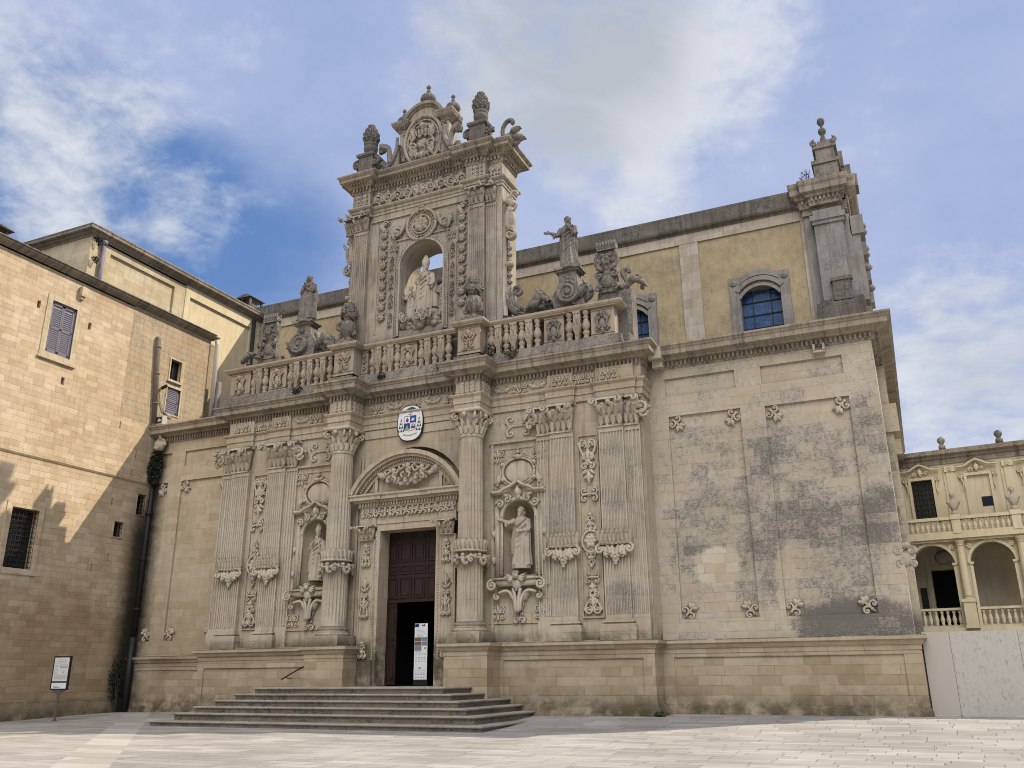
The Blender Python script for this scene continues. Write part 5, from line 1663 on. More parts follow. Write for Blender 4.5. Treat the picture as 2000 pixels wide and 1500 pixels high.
def figure(name, x, y, z, H, label, mat='statue', arms='prayer', mitre=False, veil=False, beard=False, cope=False, turn=0.0, lean=0.0, slab=True, group=None, cat='statue', bulk=1.22):
    """robed standing figure of height H (without mitre) with its feet at x, y, z; faces the square"""
    s = H / 1.75
    mb = MB()
    P = lambda u, v, w: (u * s + lean * w * s, -v * s, w * s)      # u right, v forward, w up
    hipsway = .03 * (1 if lean >= 0 else -1)
    def row(w, rx, ry, ou=0.0, ov=0.0):
        c = P(ou, ov, w)
        return (c[2], rx * s * (1 + (bulk - 1) * max(0, min(1, (1.46 - w) / .5 + .3)) if w < 1.46 else 1), ry * s * (1 + (bulk - 1) * .6 if w < 1.46 else 1), c[0], c[1])
    robe(mb, 0, 0, [row(.02, .255, .20), row(.10, .25, .2), row(.4, .215, .175, hipsway * .5), row(.75, .2, .16, hipsway, .01), row(.95, .195, .155, hipsway), row(1.12, .17, .13, 0, .0), row(1.3, .195, .135), row(1.40, .19, .125), row(1.455, .14, .10), row(1.5, .062, .062, 0, .01), row(1.56, .056, .06, 0, .02)], 8, .085, ph=x)
    # diagonal mantle folds
    for q in range(5):
        w0 = .55 + q * .16
        pts = [P(-.2 + .02 * q, .08, w0 - .1), P(-.08, .18, w0), P(.08, .19, w0 + .10), P(.2, .08, w0 + .24)]
        mb.tube(pts, .022 * s, 7)
    if cope:
        robe(mb, 0, .055 * s, [row(.25, .34, .17), row(.6, .33, .17), row(1.0, .30, .16), row(1.3, .235, .15), row(1.42, .175, .125), row(1.5, .1, .09)], 10, .06, ph=1.3)
        for q in (-1, 1):
            mb.tube([P(q * .22, .10, .3), P(q * .2, .13, .8), P(q * .15, .15, 1.2), P(q * .06, .12, 1.47)], [.045 * s, .04 * s, .035 * s, .03 * s], 8)
    else:
        robe(mb, 0, .05 * s, [row(.35, .22, .13, -.06), row(.8, .25, .13, -.03), row(1.2, .235, .12), row(1.42, .19, .11), row(1.47, .12, .09)], 7, .06, ph=.4)
    # head and face
    hs = s * 1.15
    hc = Vector(P(0, .03, 1.65)); c, n_ = math.cos(turn), math.sin(turn)
    def Hd(u, v, w):
        return (hc.x + (u * c + v * n_) * hs, hc.y + (u * n_ - v * c) * hs, hc.z + w * hs)
    def hb(u, v, w, r):
        r = r if isinstance(r, tuple) else (r, r, r)
        mb.ball((0, 0, 0), (r[0] * hs, r[1] * hs, r[2] * hs), 12, 9, lambda a, b, d: (Hd(u, v, w)[0] + a, Hd(u, v, w)[1] + b, Hd(u, v, w)[2] + d))
    hb(0, 0, 0, (.078, .092, .112)); hb(0, .02, -.05, (.06, .07, .07))
    mb.tube([Hd(0, .085, .03), Hd(0, .11, -.015), Hd(0, .09, -.025)], [.012 * s, .019 * s, .012 * s], 6)
    mb.tube([Hd(-.055, .07, .035), Hd(0, .092, .04), Hd(.055, .07, .035)], .012 * s, 6)
    mb.tube([Hd(-.025, .088, -.055), Hd(0, .094, -.053), Hd(.025, .088, -.055)], .009 * s, 5)
    for q in (-1, 1):
        hb(q * .03, .078, .012, .012); hb(q * .078, 0, 0, (.014, .025, .032))
    if beard:
        for q in range(7):
            hb(random.uniform(-.04, .04), .07, -.09 - q * .014, .034)
    if veil:
        hb(0, -.025, .03, (.1, .105, .12))
        for q in (-1, 1):
            mb.tube([Hd(q * .075, .0, .06), Hd(q * .095, 0, -.05), Hd(q * .12, .02, -.2)], [.04 * s, .045 * s, .07 * s], 8)
    elif not mitre:
        hb(0, -.02, .035, (.09, .1, .1)); hb(0, -.07, -.04, (.08, .06, .1))
        for q in range(8):
            a = q / 8 * 2 * PI
            hb(.075 * math.cos(a), -.03 + .07 * math.sin(a), .05, .032)
    if mitre:
        k = len(mb.v)
        for j, (w, rx, ry) in enumerate(((.04, .09, .1), (.14, .115, .095), (.22, .108, .07), (.31, .062, .035), (.365, .01, .01))):
            for i in range(16):
                a = 2 * PI * i / 16
                mb.v.append(Hd(rx * math.cos(a), ry * math.sin(a), w))
        for j in range(4):
            for i in range(16):
                a_ = k + j * 16 + i; b_ = k + j * 16 + (i + 1) % 16
                mb.f.append((a_, b_, b_ + 16, a_ + 16))
        mb.f.append(tuple(k + i for i in range(15, -1, -1))); mb.f.append(tuple(k + 64 + i for i in range(16)))
    # arms
    for q in (-1, 1):
        sh = P(q * .2 * bulk ** .5, 0, 1.38)
        if arms == 'prayer':
            el, ha, dr = P(q * .26, .08, 1.08), P(q * .05, .23, 1.2), (-q * .4, -.3, 1)
        elif arms == 'bless':
            el, ha, dr = (P(-.27, .1, 1.1), P(-.1, .24, 1.27), (.2, -.2, 1)) if q < 0 else (P(.3, .05, 1.06), P(.27, .2, .92), (.1, -1, -.3))
        elif arms == 'reach':
            el, ha, dr = (P(-.34, .12, 1.27), P(-.53, .26, 1.36), (-1, -.5, .35)) if q < 0 else (P(.26, .03, 1.07), P(.12, .2, 1.02), (-.8, -.5, 0))
        elif arms == 'point':
            el, ha, dr = (P(-.32, .1, 1.12), P(-.52, .24, 1.2), (-1, -.3, .05)) if q < 0 else (P(.27, .06, 1.1), P(.10, .22, 1.3), (-.5, -.2, .9))
        elif arms == 'hold':
            el, ha, dr = P(q * .25, .06, 1.1), P(q * .2, .25, 1.3 if q > 0 else 1.0), (q * .2, -1, .3)
        mb.tube([sh, tuple((Vector(sh) + Vector(el)) * .5), el], [.085 * s, .09 * s, .08 * s], 10)
        mid = tuple((Vector(el) + Vector(ha)) * .5)
        mb.tube([el, mid, ha], [.085 * s, .07 * s, .04 * s], 10)
        if arms in ('reach', 'bless', 'point'):
            mb.tube([mid, tuple(Vector(mid) - Vector((0, 0, .16 * s)))], [.07 * s, .03 * s], 8)
        hand(mb, ha, dr, s * 1.15, q)
    for q in (-1, 1):
        mb.ball(P(q * .09, .2, .035), (.05 * s, .1 * s, .04 * s), 9, 7)
    if slab:
        mb.lathe(0, 0, [(.30 * s, -.10 * s), (.30 * s, .03 * s)], 10)
    me = fuse(mb, .0105 * s, 0)
    o = obj(name, None, mat, None, loc=(x, y, z), mesh=me, smooth=True)
    o.name = name
    return tag(o, label, cat, group)

figure('statue', -29.32, -1.0, 6.72, 2.55, 'pale stone bishop with pointed mitre in the wall niche beside the left column', arms='bless', mitre=True, beard=True, cope=True, group='statues in the wall niches')
figure('statue', -17.12, -1.0, 6.72, 2.85, 'pale stone bearded man reaching one arm out, in the wall niche beside the right column', arms='reach', beard=True, turn=-.5, group='statues in the wall niches')
figure('statue', -23.22, -.55, 21.2, 3.25, 'large pale stone bishop with tall mitre in the open arch of the gable', arms='bless', mitre=True, beard=True, cope=True, bulk=1.18, group='statues in the gable arch')
figure('statue', -24.22, -.45, 21.15, 2.15, 'small pale attendant left of the tall bishop in the gable arch', arms='hold', turn=.9, slab=False, group='statues in the gable arch')
figure('statue', -22.2, -.1, 21.15, 2.5, 'small pale attendant half hidden right of the tall bishop in the gable arch', arms='hold', turn=-.8, slab=False, group='statues in the gable arch')
figure('statue', -31.3, -.95, 22.2, 2.95, 'weathered stone woman with veiled head and joined hands above the balustrade, left of the gable', mat='dark', arms='prayer', veil=True, lean=.02, bulk=1.45, group='statues above the balustrade')
figure('statue', -14.15, -.95, 22.2, 2.95, 'blackened stone figure stretching one arm sideways above the balustrade, right of the gable', mat='dark', arms='point', lean=-.03, turn=-.3, group='statues above the balustrade')


# carved pedestals and scrolls under them
for s, x in ((-1, -31.4), (1, -14.25)):
    r0 = thing('scroll_pedestal', None, None, (x, -.95, 19.5)); r0.parent = ca; r0.location = Vector((x, -.95, 19.5)) - wloc(ca)
    T = TF(x, -1.0, 0, 1, s)
    mb = MB()
    mb.tprism(T, [(-.75, 19.3), (.95, 19.3), (.8, 20.3), (.55, 20.8), (.45, 21.9), (-.5, 21.9), (-.55, 21.3), (-.95, 20.6)], -.7, .05)
    mb.tbox(T, -.65, .62, 21.9, 22.0, -.75, .2); mb.tbox(T, -.75, .72, 22.0, 22.14, -.8, .3)
    curl(mb, T, -.1 * s if s < 0 else .0, 20.65, .62, 2.6, PI / 2, -1, .16, .12, 46, .1)
    mb.ball((0.0, 20.65, .02), (.66, .66, .16), 22, 8, T)
    curl(mb, T, .75, 20.75, .42, 1.8, PI / 2, -1, .16, -.25); mb.ball((.8, 20.7, -.3), (.5, .55, .3), 12, 8, T)
    leaf(mb, T, .35, 20.3, -.9, .9, .5, .1, .15); cherub(mb, TF(x, -1.05, 21.5), .7, False)
    obj('pedestal', mb, 'dark', r0, smooth=False)
    mb = MB(); bx = (-35.8, -28.3) if s < 0 else (-18.0, -12.8); mb.box(bx[0], bx[1], -1.2, -.3, 17.1, 19.35)
    obj('base_block', mb, 'dark', r0)
    mb = MB()                            # long S scroll from the gable to the pedestal
    pts = [(-3.55, 21.15), (-3.25, 20.45), (-2.6, 20.15), (-1.9, 20.3), (-1.2, 20.55), (-.7, 21.0), (-.5, 21.5)]
    stem(mb, T, pts, .24, -.3, 1.0); stem(mb, T, [(u, v - .12) for u, v in pts[:5]], .22, -.1, 1.0)
    cu_ = -3.05 if s > 0 else -2.55
    curl(mb, T, cu_, 21.45, .36, 1.3, PI, -1, .15, -.12, eye=False); stem(mb, T, [(cu_ - .36, 21.5), (cu_ - .3, 20.9), (cu_ + .3, 20.35)], .2, -.12, 1)
    mb.tube([T(-2.3, 20.35, -.2), T(-1.9, 20.65, -.1), T(-1.55, 20.95, .12)], [.2, .3, .36], 14)
    mb.ball((-1.6, 20.9, .1), (.25, .25, .22), 9, 7, T)
    leaf(mb, T, -2.4, 20.2, -1.2, .9, .5, .0, .15); leaf(mb, T, -1.1, 20.4, .8, .7, .4, .0, .15)
    mb.tprism(T, [(-4.0, 19.3), (.9, 19.3), (.9, 19.95), (-1.2, 20.1), (-3.3, 20.0), (-4.0, 20.2)], -.55, -.05)
    for q in range(12):
        mb.ball((-2.2 + q * .06, 20.0 + .05 * (q % 3), .0), .07, 6, 5, T)
    obj('scroll', mb, 'dark', r0, smooth=True)

# heraldic crests
def crest(x, y, z, s, mir, label):
    r0 = thing('stone_crest', label, 'stone crest', (x, y, z), 'stone coats of arms above the balustrade')
    T = TF(x, y, z, s, mir)
    mb = MB()
    body = [(-.5, 0), (.5, 0), (.52, .8), (.46, 1.5), (.52, 2.2), (.4, 2.55), (-.4, 2.55), (-.52, 2.2), (-.46, 1.5), (-.52, .8)]
    mb.tprism(T, body, -.35, 0)
    mb.ball((0, .62, .0), (.38, .42, .2), 14, 9, T); mb.ball((0, 1.75, .0), (.34, .5, .16), 12, 8, T)
    for q in (-1, 1):
        curl(mb, T, q * .4, .95, .22, 1.4, PI / 2, -q, .08, .08); curl(mb, T, q * .42, .25, .2, 1.3, -PI / 2, q, .08, .08)
        stem(mb, T, [(q * .5, 2.3), (q * .62, 1.7), (q * .45, 1.3), (q * .5, .9)], .09, .03, 1)
        leaf(mb, T, q * .2, 1.2, -q * .9, .5, .3, .05, .1)
        mb.ball((q * .2, 2.05, .12), .13, 8, 6, T); mb.ball((q * .3, 1.7, .1), .1, 8, 6, T)
    rosette(mb, T, 0, 1.75, .28, 6, .14)
    obj('shield', mb, 'dark', r0)
    mb = MB()
    mb.tprism(T, [(-.5, 2.35), (.5, 2.35), (.56, 2.62), (-.56, 2.62)], -.3, .14)
    for i in range(7):
        u = -.48 + i * .16
        leaf(mb, T, u, 2.58, -.0, .36, .16, .06, .05, nv=4); mb.ball((u, 2.5, .14), .055, 6, 5, T)
        leaf(mb, T, u, 2.58, -.0, .34, .16, -.3, .05, nv=4)
    obj('crown', mb, 'dark', r0, smooth=True)
    mb = MB()
    stem(mb, T, [(.5, .2), (.9, .15), (.95, .6), (.75, 1.0), (.85, 1.25), (1.1, 1.2), (1.05, 1.0)], .17, -.15, .8)
    stem(mb, T, [(.6, .2), (1.1, .35), (1.5, .55), (1.8, .3), (1.75, -.1)], .2, -.1, .6)
    for q in range(4):
        leaf(mb, T, 1.1 + q * .18, .4, -1.2 - q * .4, .6, .3, -.05, .14)
    obj('scroll', mb, 'dark', r0, smooth=True)
crest(-12.15, -.85, 20.4, 1.0, 1, 'blackened crowned stone coat of arms on the dark pier, right end of the balustrade')
crest(-34.0, -.95, 20.2, 1.0, -1, 'weathered crowned stone coat of arms near the left end of the balustrade')
mb = MB(); mb.box(-12.75, -10.95, -.75, .1, 17.1, 20.42)
obj('pier', mb, 'dark', ca)
mb = MB(); mb.box(-11.6, -10.95, -1.5, -.8, 17.1, 17.75)
obj('block', mb, 'ledge', ca)
mb = MB(); mb.box(-34.9, -33.0, -.9, -.3, 19.3, 20.25)
obj('block', mb, 'ledge', ca)

# urns with stone flowers on the balustrade posts
def flower_urn(x, y, z, label):
    r0 = thing('flower_urn', label, 'urn', (x, y, z), 'stone flower urns on the balustrade')
    mb = MB()
    mb.box(x - .5, x + .5, y - .5, y + .5, z, z + .16)
    for i in range(10):
        mb.ball((x + random.uniform(-.35, .35), y + random.uniform(-.35, .35), z + .25), .16, 7, 5)
    obj('foot', mb, 'dark', r0)
    mb = MB()
    mb.lathe(x, y, [(.16, z + .3), (.13, z + .45), (.24, z + .58), (.42, z + .8), (.47, z + 1.0), (.46, z + 1.2), (.36, z + 1.45), (.24, z + 1.55), (.3, z + 1.62)], 40, 10, .07)
    for q in (-1, 1):
        curl(mb, TF(x + q * .4, y - .05, z + .7), 0, 0, .16, 1.3, PI / 2, -q, .08, 0)
    obj('vase', mb, 'dark', r0, smooth=True)
    mb = MB()
    for i in range(46):
        a = random.uniform(0, 2 * PI); t = random.uniform(0, 1)
        zz = z + 1.6 + t * .95; rr = .42 * math.sin(PI * (.22 + .7 * t)) + .05
        c = (x + rr * math.cos(a), y + rr * math.sin(a), zz)
        Tl = (lambda a, c: (lambda u, v, d: (c[0] + d * math.cos(a) - u * math.sin(a), c[1] + d * math.sin(a) + u * math.cos(a), c[2] + v)))(a, c)
        rosette(mb, Tl, 0, 0, random.uniform(.13, .19), 5, .0)
    mb.lathe(x, y, [(.2, z + 1.55), (.38, z + 1.8), (.38, z + 2.15), (.2, z + 2.5), (.02, z + 2.62)], 10)
    obj('bouquet', mb, 'dark', r0, smooth=True)
flower_urn(-27.35, -2.1, 19.5, 'ribbed stone urn heaped with stone flowers, on the balustrade post over the left column')
flower_urn(-19.3, -2.1, 19.5, 'broken stone urn heaped with stone flowers, on the balustrade post over the right column')

# ------------------------------------------------------------------ nave behind
na = thing('nave', None, None, (-22, 10, 17)); na.parent = ca; na.location = Vector((-22, 10, 17)) - wloc(ca)
YN = 10.0
WIN = [-5.95, -14.15, -38.7]
FN = TF(0, YN, 0)
mb = MB()
cuts = []
xs_ = -46.0
panels = []
for w in (-5.95, -14.15):
    panels.append((w - 1.2, w + 1.2, 21.2, 24.0))
panelled(mb, FN, -46, -.6, 17, 28.3, panels, .6, skip_back=(0, 1))
mb.box(-46, -.6, YN + .7, 24, 17, 29.0)
obj('wall', mb, 'plaster', na)
mb = MB()
for x in (-10.05, -18.25, -26.5, -34.7, -2.55):
    mb.tbox(FN, x - .6, x + .6, 17.1, 27.9, 0, .08)
mb.tbox(FN, -46, -.6, 27.85, 28.62, 0, .10)
obj('pilaster_strip', mb, 'nave', na)
mb = MB()
mb.sweep([(-46, YN), (-3.0, YN)], [(-.3, 28.5), (.12, 28.52), (.16, 28.62), (.34, 28.72), (.38, 28.84), (.38, 28.9), (.30, 28.94), (.30, 29.86), (-.3, 29.9)])
mb.box(-7.3, -7.0, YN - .31, YN, 29.2, 29.45)
obj('roof_edge', mb, 'gutter', na)
for i, w in enumerate((-5.95, -14.15)):
    T = TF(w, YN, 0)
    mb = MB()
    arch_wall(mb, T, -1.2, 1.2, 21.2, 24.02, 0, 1.19, 21.2, 23.5, .6, 16, .62)
    for s in (-1, 1):
        mb.tbox(T, s * 1.5 - .28, s * 1.5 + .28, 20.9, 24.1, 0, .14)
        mb.tbox(T, s * 1.3 - .07, s * 1.3 + .07, 20.9, 23.6, 0, .22)
        mb.ball((s * 1.52, 24.5, .14), (.25, .25, .12), 12, 6, T); mb.ball((s * 1.52, 24.5, .22), (.12, .12, .08), 8, 5, T)
        mb.tbox(T, s * 1.5 - .3, s * 1.5 + .3, 24.1, 24.85, 0, .12)
    archivolt(mb, T, 0, 22.9, 1.5, 1.78, 0, .2, 20, .62, PI - .62); archivolt(mb, T, 0, 22.75, 1.3, 1.5, 0, .12, 20, .5, PI - .5)
    archivolt(mb, T, 0, 23.0, 1.78, 2.1, 0, .1, 20, .8, PI - .8)
    f = obj('window', mb, 'grey', na)
    mb = MB()
    mb.quad(T(-1.3, 21, -.5), T(1.3, 21, -.5), T(1.3, 24.3, -.5), T(-1.3, 24.3, -.5))
    obj('stained_glass', mb, 'blueglass', f)
    mb = MB()
    for v in (21.5, 22.35, 23.2):
        mb.tbox(T, -1.2, 1.2, v, v + .05, -.46, -.42)
    for u in (-.55, .55):
        mb.tbox(T, u - .02, u + .02, 21.0, 24.0, -.46, -.42)
    obj('glazing_bar', mb, 'iron', f)
# corner pier of the nave with stepped top and finial
mb = MB()
mb.box(-2.35, -.72, 9.3, 11, 17, 28.0); mb.box(-2.9, -2.35, 9.75, 11, 17, 28)
mb.box(-.72, -.35, 9.75, 24, 17, 27.6)
for a, b, o in ((27.0, 27.25, .1), (27.25, 27.6, .18)):
    mb.box(-2.35 - o, -.72 + o, 9.3 - o, 11, a, b)
for y in (9.85, 13, 17, 21):
    mb.box(-.4, .1, y, y + 1.1, 22.0, 26.2)
    mb.box(-.4, .35, y - .1, y + 1.2, 26.2, 27.4)
    mb.box(-.4, .15, y + 1.6, y + 2.0, 23, 25)
for y in (10.0, 13.2):
    for v in (26.5, 26.9, 24.2):
        mb.ball((.25, y + .4, v), (.25, .3, .22), 8, 6)
obj('corner_pier', mb, 'grey', na)
mb = MB()
cpth = [(-3.0, YN), (-3.0, 9.5), (-2.4, 9.5), (-2.4, 9.28), (-.7, 9.28), (-.7, 9.7), (-.35, 9.7), (-.35, 24)]
pr = [(-.3, 28.3), (.06, 28.3), (.1, 28.5), (.1, 28.8), (.26, 28.85), (.3, 29.0), (.5, 29.1), (.5, 29.45), (.58, 29.6), (.6, 29.85), (.2, 29.95), (-.3, 29.95)]
mb.sweep(cpth, pr); mb.dentils(cpth, .1, .22, 28.55, 28.8, .12, .24)
mb.box(-2.95, -.4, 9.6, 24, 27.9, 29.9)
obj('corner_cornice', mb, 'weath', na)
mb = MB()
mb.box(-1.95, -.55, 9.4, 10.8, 29.9, 31.1); mb.box(-2.05, -.45, 9.3, 10.9, 31.1, 31.35)
mb.box(-1.75, -.65, 9.5, 10.7, 31.35, 32.2); mb.box(-1.9, -.5, 9.4, 10.8, 32.2, 32.5); mb.box(-1.55, -.75, 9.6, 10.5, 32.5, 32.8)
mb.box(-.9, .1, 11, 12.6, 29.9, 31.6); mb.box(-.9, -.25, 10.9, 12, 31.5, 32.6); mb.box(-.2, .4, 10.2, 11.4, 29.6, 30.4)
for q in (-1, 1):
    curl(mb, TF(-1.2 + q * .55, 9.5, 32.6), 0, 0, .2, 1.3, PI / 2, -q, .1, .05)
obj('stepped_top', mb, 'dark', na)
mb = MB()
mb.lathe(-1.2, 10.0, [(.34, 32.7), (.26, 32.9), (.14, 33.25), (.10, 33.45), (.2, 33.52), (.25, 33.68), (.2, 33.84), (.08, 33.92), (.07, 34.1), (.17, 34.18), (.24, 34.38), (.2, 34.55), (.08, 34.62), (.01, 34.64)], 18)
tag(obj('finial', mb, 'soot', None, loc=(-1.2, 10, 32.75), smooth=True), 'two stone balls on a thin stem crowning the stepped corner pier', 'finial')
mb = MB()
mb.box(-2.75, -.15, 9.0, 10.5, 20.5, 21.85); mb.box(-2.55, -.2, 9.1, 10.5, 21.85, 22.05)
mb.box(-1.75, -.75, 8.98, 9.3, 21.9, 23.1); mb.box(-1.85, -.65, 8.9, 9.3, 23.1, 23.3)
mb.sweep([(-46, 9.9), (-2, 9.9), (-2, 9.4)], [(-.1, 20.6), (.2, 20.7), (.2, 20.9), (-.1, 20.95)])
obj('pier_base', mb, 'gutter', na)
# aisle roof
mb = MB(); mb.quad((-44, .5, 17.1), (0, .5, 17.1), (0, YN, 20.6), (-44, YN, 20.6))
mb.quad((0, .5, 17.1), (0, YN, 20.6), (0, YN, 17))
obj('aisle_roof', mb, 'ledge', ca)

# ------------------------------------------------------------------ painted coat of arms over the door
sx, sz = -23.43, 14.63
sh = thing('coat_of_arms', 'white oval painted coat of arms with blue and white quarters hanging above the door arch', 'coat of arms', (sx, -1.5, sz))
T = TF(sx, -1.36, sz)
ov = lambda a, b, n=40, e=2.5: [(a * math.copysign(abs(math.cos(2 * PI * i / n)) ** (2 / e), math.cos(2 * PI * i / n)), b * math.copysign(abs(math.sin(2 * PI * i / n)) ** (2 / e), math.sin(2 * PI * i / n))) for i in range(n)]
mb = MB(); mb.tprism(T, ov(.82, 1.02), 0, .09); obj('rim', mb, 'black', sh)
mb = MB(); mb.tprism(T, ov(.77, .97), .05, .10); obj('plate', mb, 'white', sh)
D = .104
def flat(name, mat, polys, d=D):
    mb = MB()
    for p in polys:
        mb.tprism(T, p, d - .003, d)
    return obj(name, mb, mat, sh)
flat('hat', 'green', [[(-.36, .64), (-.1, .66), (.3, .7), (.38, .76), (.25, .84), (.1, .9), (-.05, .88), (-.2, .8), (-.32, .72)]])
flat('blue_quarter', 'navy', [[(0, .0), (.36, .0), (.36, .38), (0, .38)], [(-.36, -.36), (0, -.36), (0, 0), (-.36, 0)]])
flat('shield_outline', 'black', [[(-.38, .38), (-.36, .38), (-.36, -.36), (-.38, -.36)], [(.36, .38), (.38, .38), (.38, -.36), (.36, -.36)], [(-.38, .38), (.38, .38), (.38, .40), (-.38, .40)], [(-.38, -.36), (0, -.44), (.38, -.36), (.38, -.38), (0, -.47), (-.38, -.38)]], D + .004)
flat('flame', 'red', [[(-.26, .1), (-.18, .04), (-.1, .1), (-.09, .2), (-.14, .24), (-.18, .34), (-.22, .24), (-.28, .2)]], D + .004)
star = []
for i in range(16):
    a = 2 * PI * i / 16; q = .14 if i % 2 == 0 else .055
    star.append((.18 + q * math.cos(a), .19 + q * math.sin(a)))
flat('star', 'white', [star], D + .004)
flat('mountain', 'straw', [[(-.34, -.36), (-.02, -.36), (-.12, -.24), (-.17, -.08), (-.24, -.24)]], D + .004)
flat('castle', 'brown', [[(.06, -.32), (.32, -.32), (.32, -.1), (.28, -.1), (.28, -.2), (.22, -.2), (.22, -.04), (.16, -.04), (.16, -.2), (.1, -.2), (.1, -.1), (.06, -.1)]], D + .004)
flat('cross', 'brown', [[(-.012, .40), (.012, .40), (.012, .68), (-.012, .68)], [(-.14, .56), (.14, .56), (.14, .58), (-.14, .58)], [(-.16, .47), (.16, .47), (.16, .49), (-.16, .49)]])
tas = []
for s in (-1, 1):
    for r_ in range(4):
        for q in range(r_ + 1):
            u = s * (.56 - .0 * r_) + (q - r_ / 2) * .1; v = .26 - r_ * .2
            tas.append([(u - .045, v - .12), (u + .045, v - .12), (u, v + .06)])
flat('tassel', 'black', tas)
flat('scroll_ribbon', 'straw', [[(-.42, -.58), (-.2, -.64), (.05, -.66), (.25, -.62), (.44, -.56), (.44, -.64), (.25, -.70), (.05, -.74), (-.2, -.72), (-.42, -.66)]])
flat('cord', 'ink', [[(s * .30, .62), (s * .58, .56), (s * .62, .46), (s * .52, .40), (s * .54, .42), (s * .60, .47), (s * .56, .54), (s * .30, .60)] for s in (-1, 1)])

# ------------------------------------------------------------------ banner in the doorway
bn = thing('banner', 'tall narrow white visitor banner with small photos standing in the open doorway', 'banner', (-22.9, -.62, 1.2))
T = TF(-22.9, -.62, 1.5)
mb = MB(); mb.tbox(T, -.375, .375, 0, 2.7, -.02, 0); obj('sheet', mb, 'white', bn)
mb = MB(); mb.tbox(T, -.4, .4, -.3, 0, -.1, -.02); mb.tbox(T, -.34, .34, -.26, -.02, -.02, 0.0); obj('foot', mb, 'black', bn)
def bflat(name, mat, rects):
    mb = MB()
    for a, b, c, d in rects:
        mb.tbox(T, a, b, c, d, 0.001, .005)
    obj(name, mb, mat, bn)
bflat('header', 'navy', [(-.365, -.12, 2.52, 2.68)])
bflat('header_mark', 'white', [(-.3, -.2, 2.56, 2.63)]); bflat('header_mark', 'black', [(.05, .22, 2.56, 2.61), (.05, .09, 2.61, 2.65), (.17, .22, 2.61, 2.66)])
bflat('photo', 'photo', [(-.36, 0, 1.84, 2.02)]); bflat('photo', 'photo2', [(.02, .36, 1.84, 2.02)]); bflat('photo', 'photo', [(-.36, .02, 1.62, 1.82)]); bflat('photo', 'photo2', [(.04, .36, 1.62, 1.82)]); bflat('photo', 'photo2', [(-.36, .04, 1.38, 1.60)])
bflat('text_line', 'ink', [(-.3, -.08, 2.42, 2.44)] + [(-.28 + .02 * (i % 3), .05 + .09 * (i % 4), 2.34 - i * .055, 2.352 - i * .055) for i in range(6)] + [(.2, .3, 1.44, 1.54), (-.3, 0, 1.31, 1.34)] +
      [(-.3 + q * .16, -.2 + q * .16, v, v + .02) for v in (1.24, 1.16, 1.04, .96, .84) for q in range(4)] + [(-.14, .06, .5, .53), (-.1, .04, .54, .58)] + [(-.3 + q * .15, -.19 + q * .15, v, v + .025) for v in (.40, .30, .22, .1) for q in range(4)])

# ------------------------------------------------------------------ hand rail
mb = MB()
mb.tube([(-30.4, -1.95, 1.55), (-29.4, -1.95, 2.02), (-28.45, -1.95, 2.42)], .035, 8)
for p in ((-30.1, 1.68), (-28.75, 2.28)):
    mb.tube([(p[0], -1.95, p[1]), (p[0], -1.8, p[1] - .1), (p[0], -1.5, p[1] - .1)], .022, 6)
tag(obj('stair_handrail', mb, 'iron', None, loc=(-29.4, -1.7, 2.0), smooth=True), 'short sloping black iron handrail fixed to the plinth left of the door', 'handrail')

# ------------------------------------------------------------------ left palace
PX = -43.4
pa = thing('left_palace', 'tall honey coloured ashlar palace wing with shutters meeting the church at the left', 'palace', (PX - 4, -8, 0))
FX = TX(PX, 0, 0)
mb = MB()
opn = [(-8.97, -7.3, 19.5, 22.68), (.3, 1.24, 20.68, 22.1), (.25, 1.42, 18.3, 20.12), (-9.22, -7.58, 7.28, 10.48), (-1.02, -.37, 11.36, 12.64), (-2.5, -1.83, 9.78, 10.7), (-20, -18.3, 19.5, 22.6), (-20.2, -18.6, 7.3, 10.5)]
opn += [(y, y + .22, z, z + .45) for y, z in ((-9.9, 21.85), (-6.4, 21.8), (-7.6, 17.9))] + [(y, y + .07, z, z + .45) for y, z in ((-1.6, 14.8), (-1.75, 13.6), (-2.9, 11.6), (-2.65, 8.3), (-3.7, 7.6), (-3.1, 16.4))]
panelled(mb, FX, -34, 3.7, -1.2, 24.65, opn, [.12, .35, .12, .55, .5, .5, .12, .5] + [.4] * 9)
mb.quad((PX, 3.7, 15), (PX - 1.3, 3.7, 15), (PX - 1.3, 3.7, 24.65), (PX, 3.7, 24.65))
mb.quad((PX, -34, -1.2), (PX - 14, -34, -1.2), (PX - 14, -34, 24.3), (PX, -34, 24.3))
obj('wall', mb, 'palace', pa)
mb = MB()
mb.sweep([(PX, -34), (PX, .3)], [(-.05, -1.2), (.14, -1.2), (.14, .42), (.06, .52), (-.05, .56)])
obj('plinth', mb, 'palbase', pa)
mb = MB()
mb.sweep([(PX, -34), (PX, -.1)], [(-.05, 13.28), (.04, 13.3), (.10, 13.4), (.10, 13.48), (-.05, 13.55)])
obj('string_course', mb, 'palace', pa)
mb = MB()
mb.sweep([(PX, -34), (PX, 3.72), (PX - 3, 3.72)], [(-.1, 24.58), (.05, 24.6), (.08, 24.66), (.26, 24.70), (.3, 24.78), (.42, 24.82), (.42, 24.90), (-.1, 24.96)])
mb.box(PX - 14, PX, -34, 3.6, 24.5, 24.9)
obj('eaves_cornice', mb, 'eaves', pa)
mb = MB()
mb.sweep([(PX, -34), (PX, 3.75)], [(-.3, 24.98), (.46, 24.91), (.5, 24.93), (.5, 24.98), (-.3, 25.08)])
obj('roof_slab_edge', mb, 'eaves', pa)
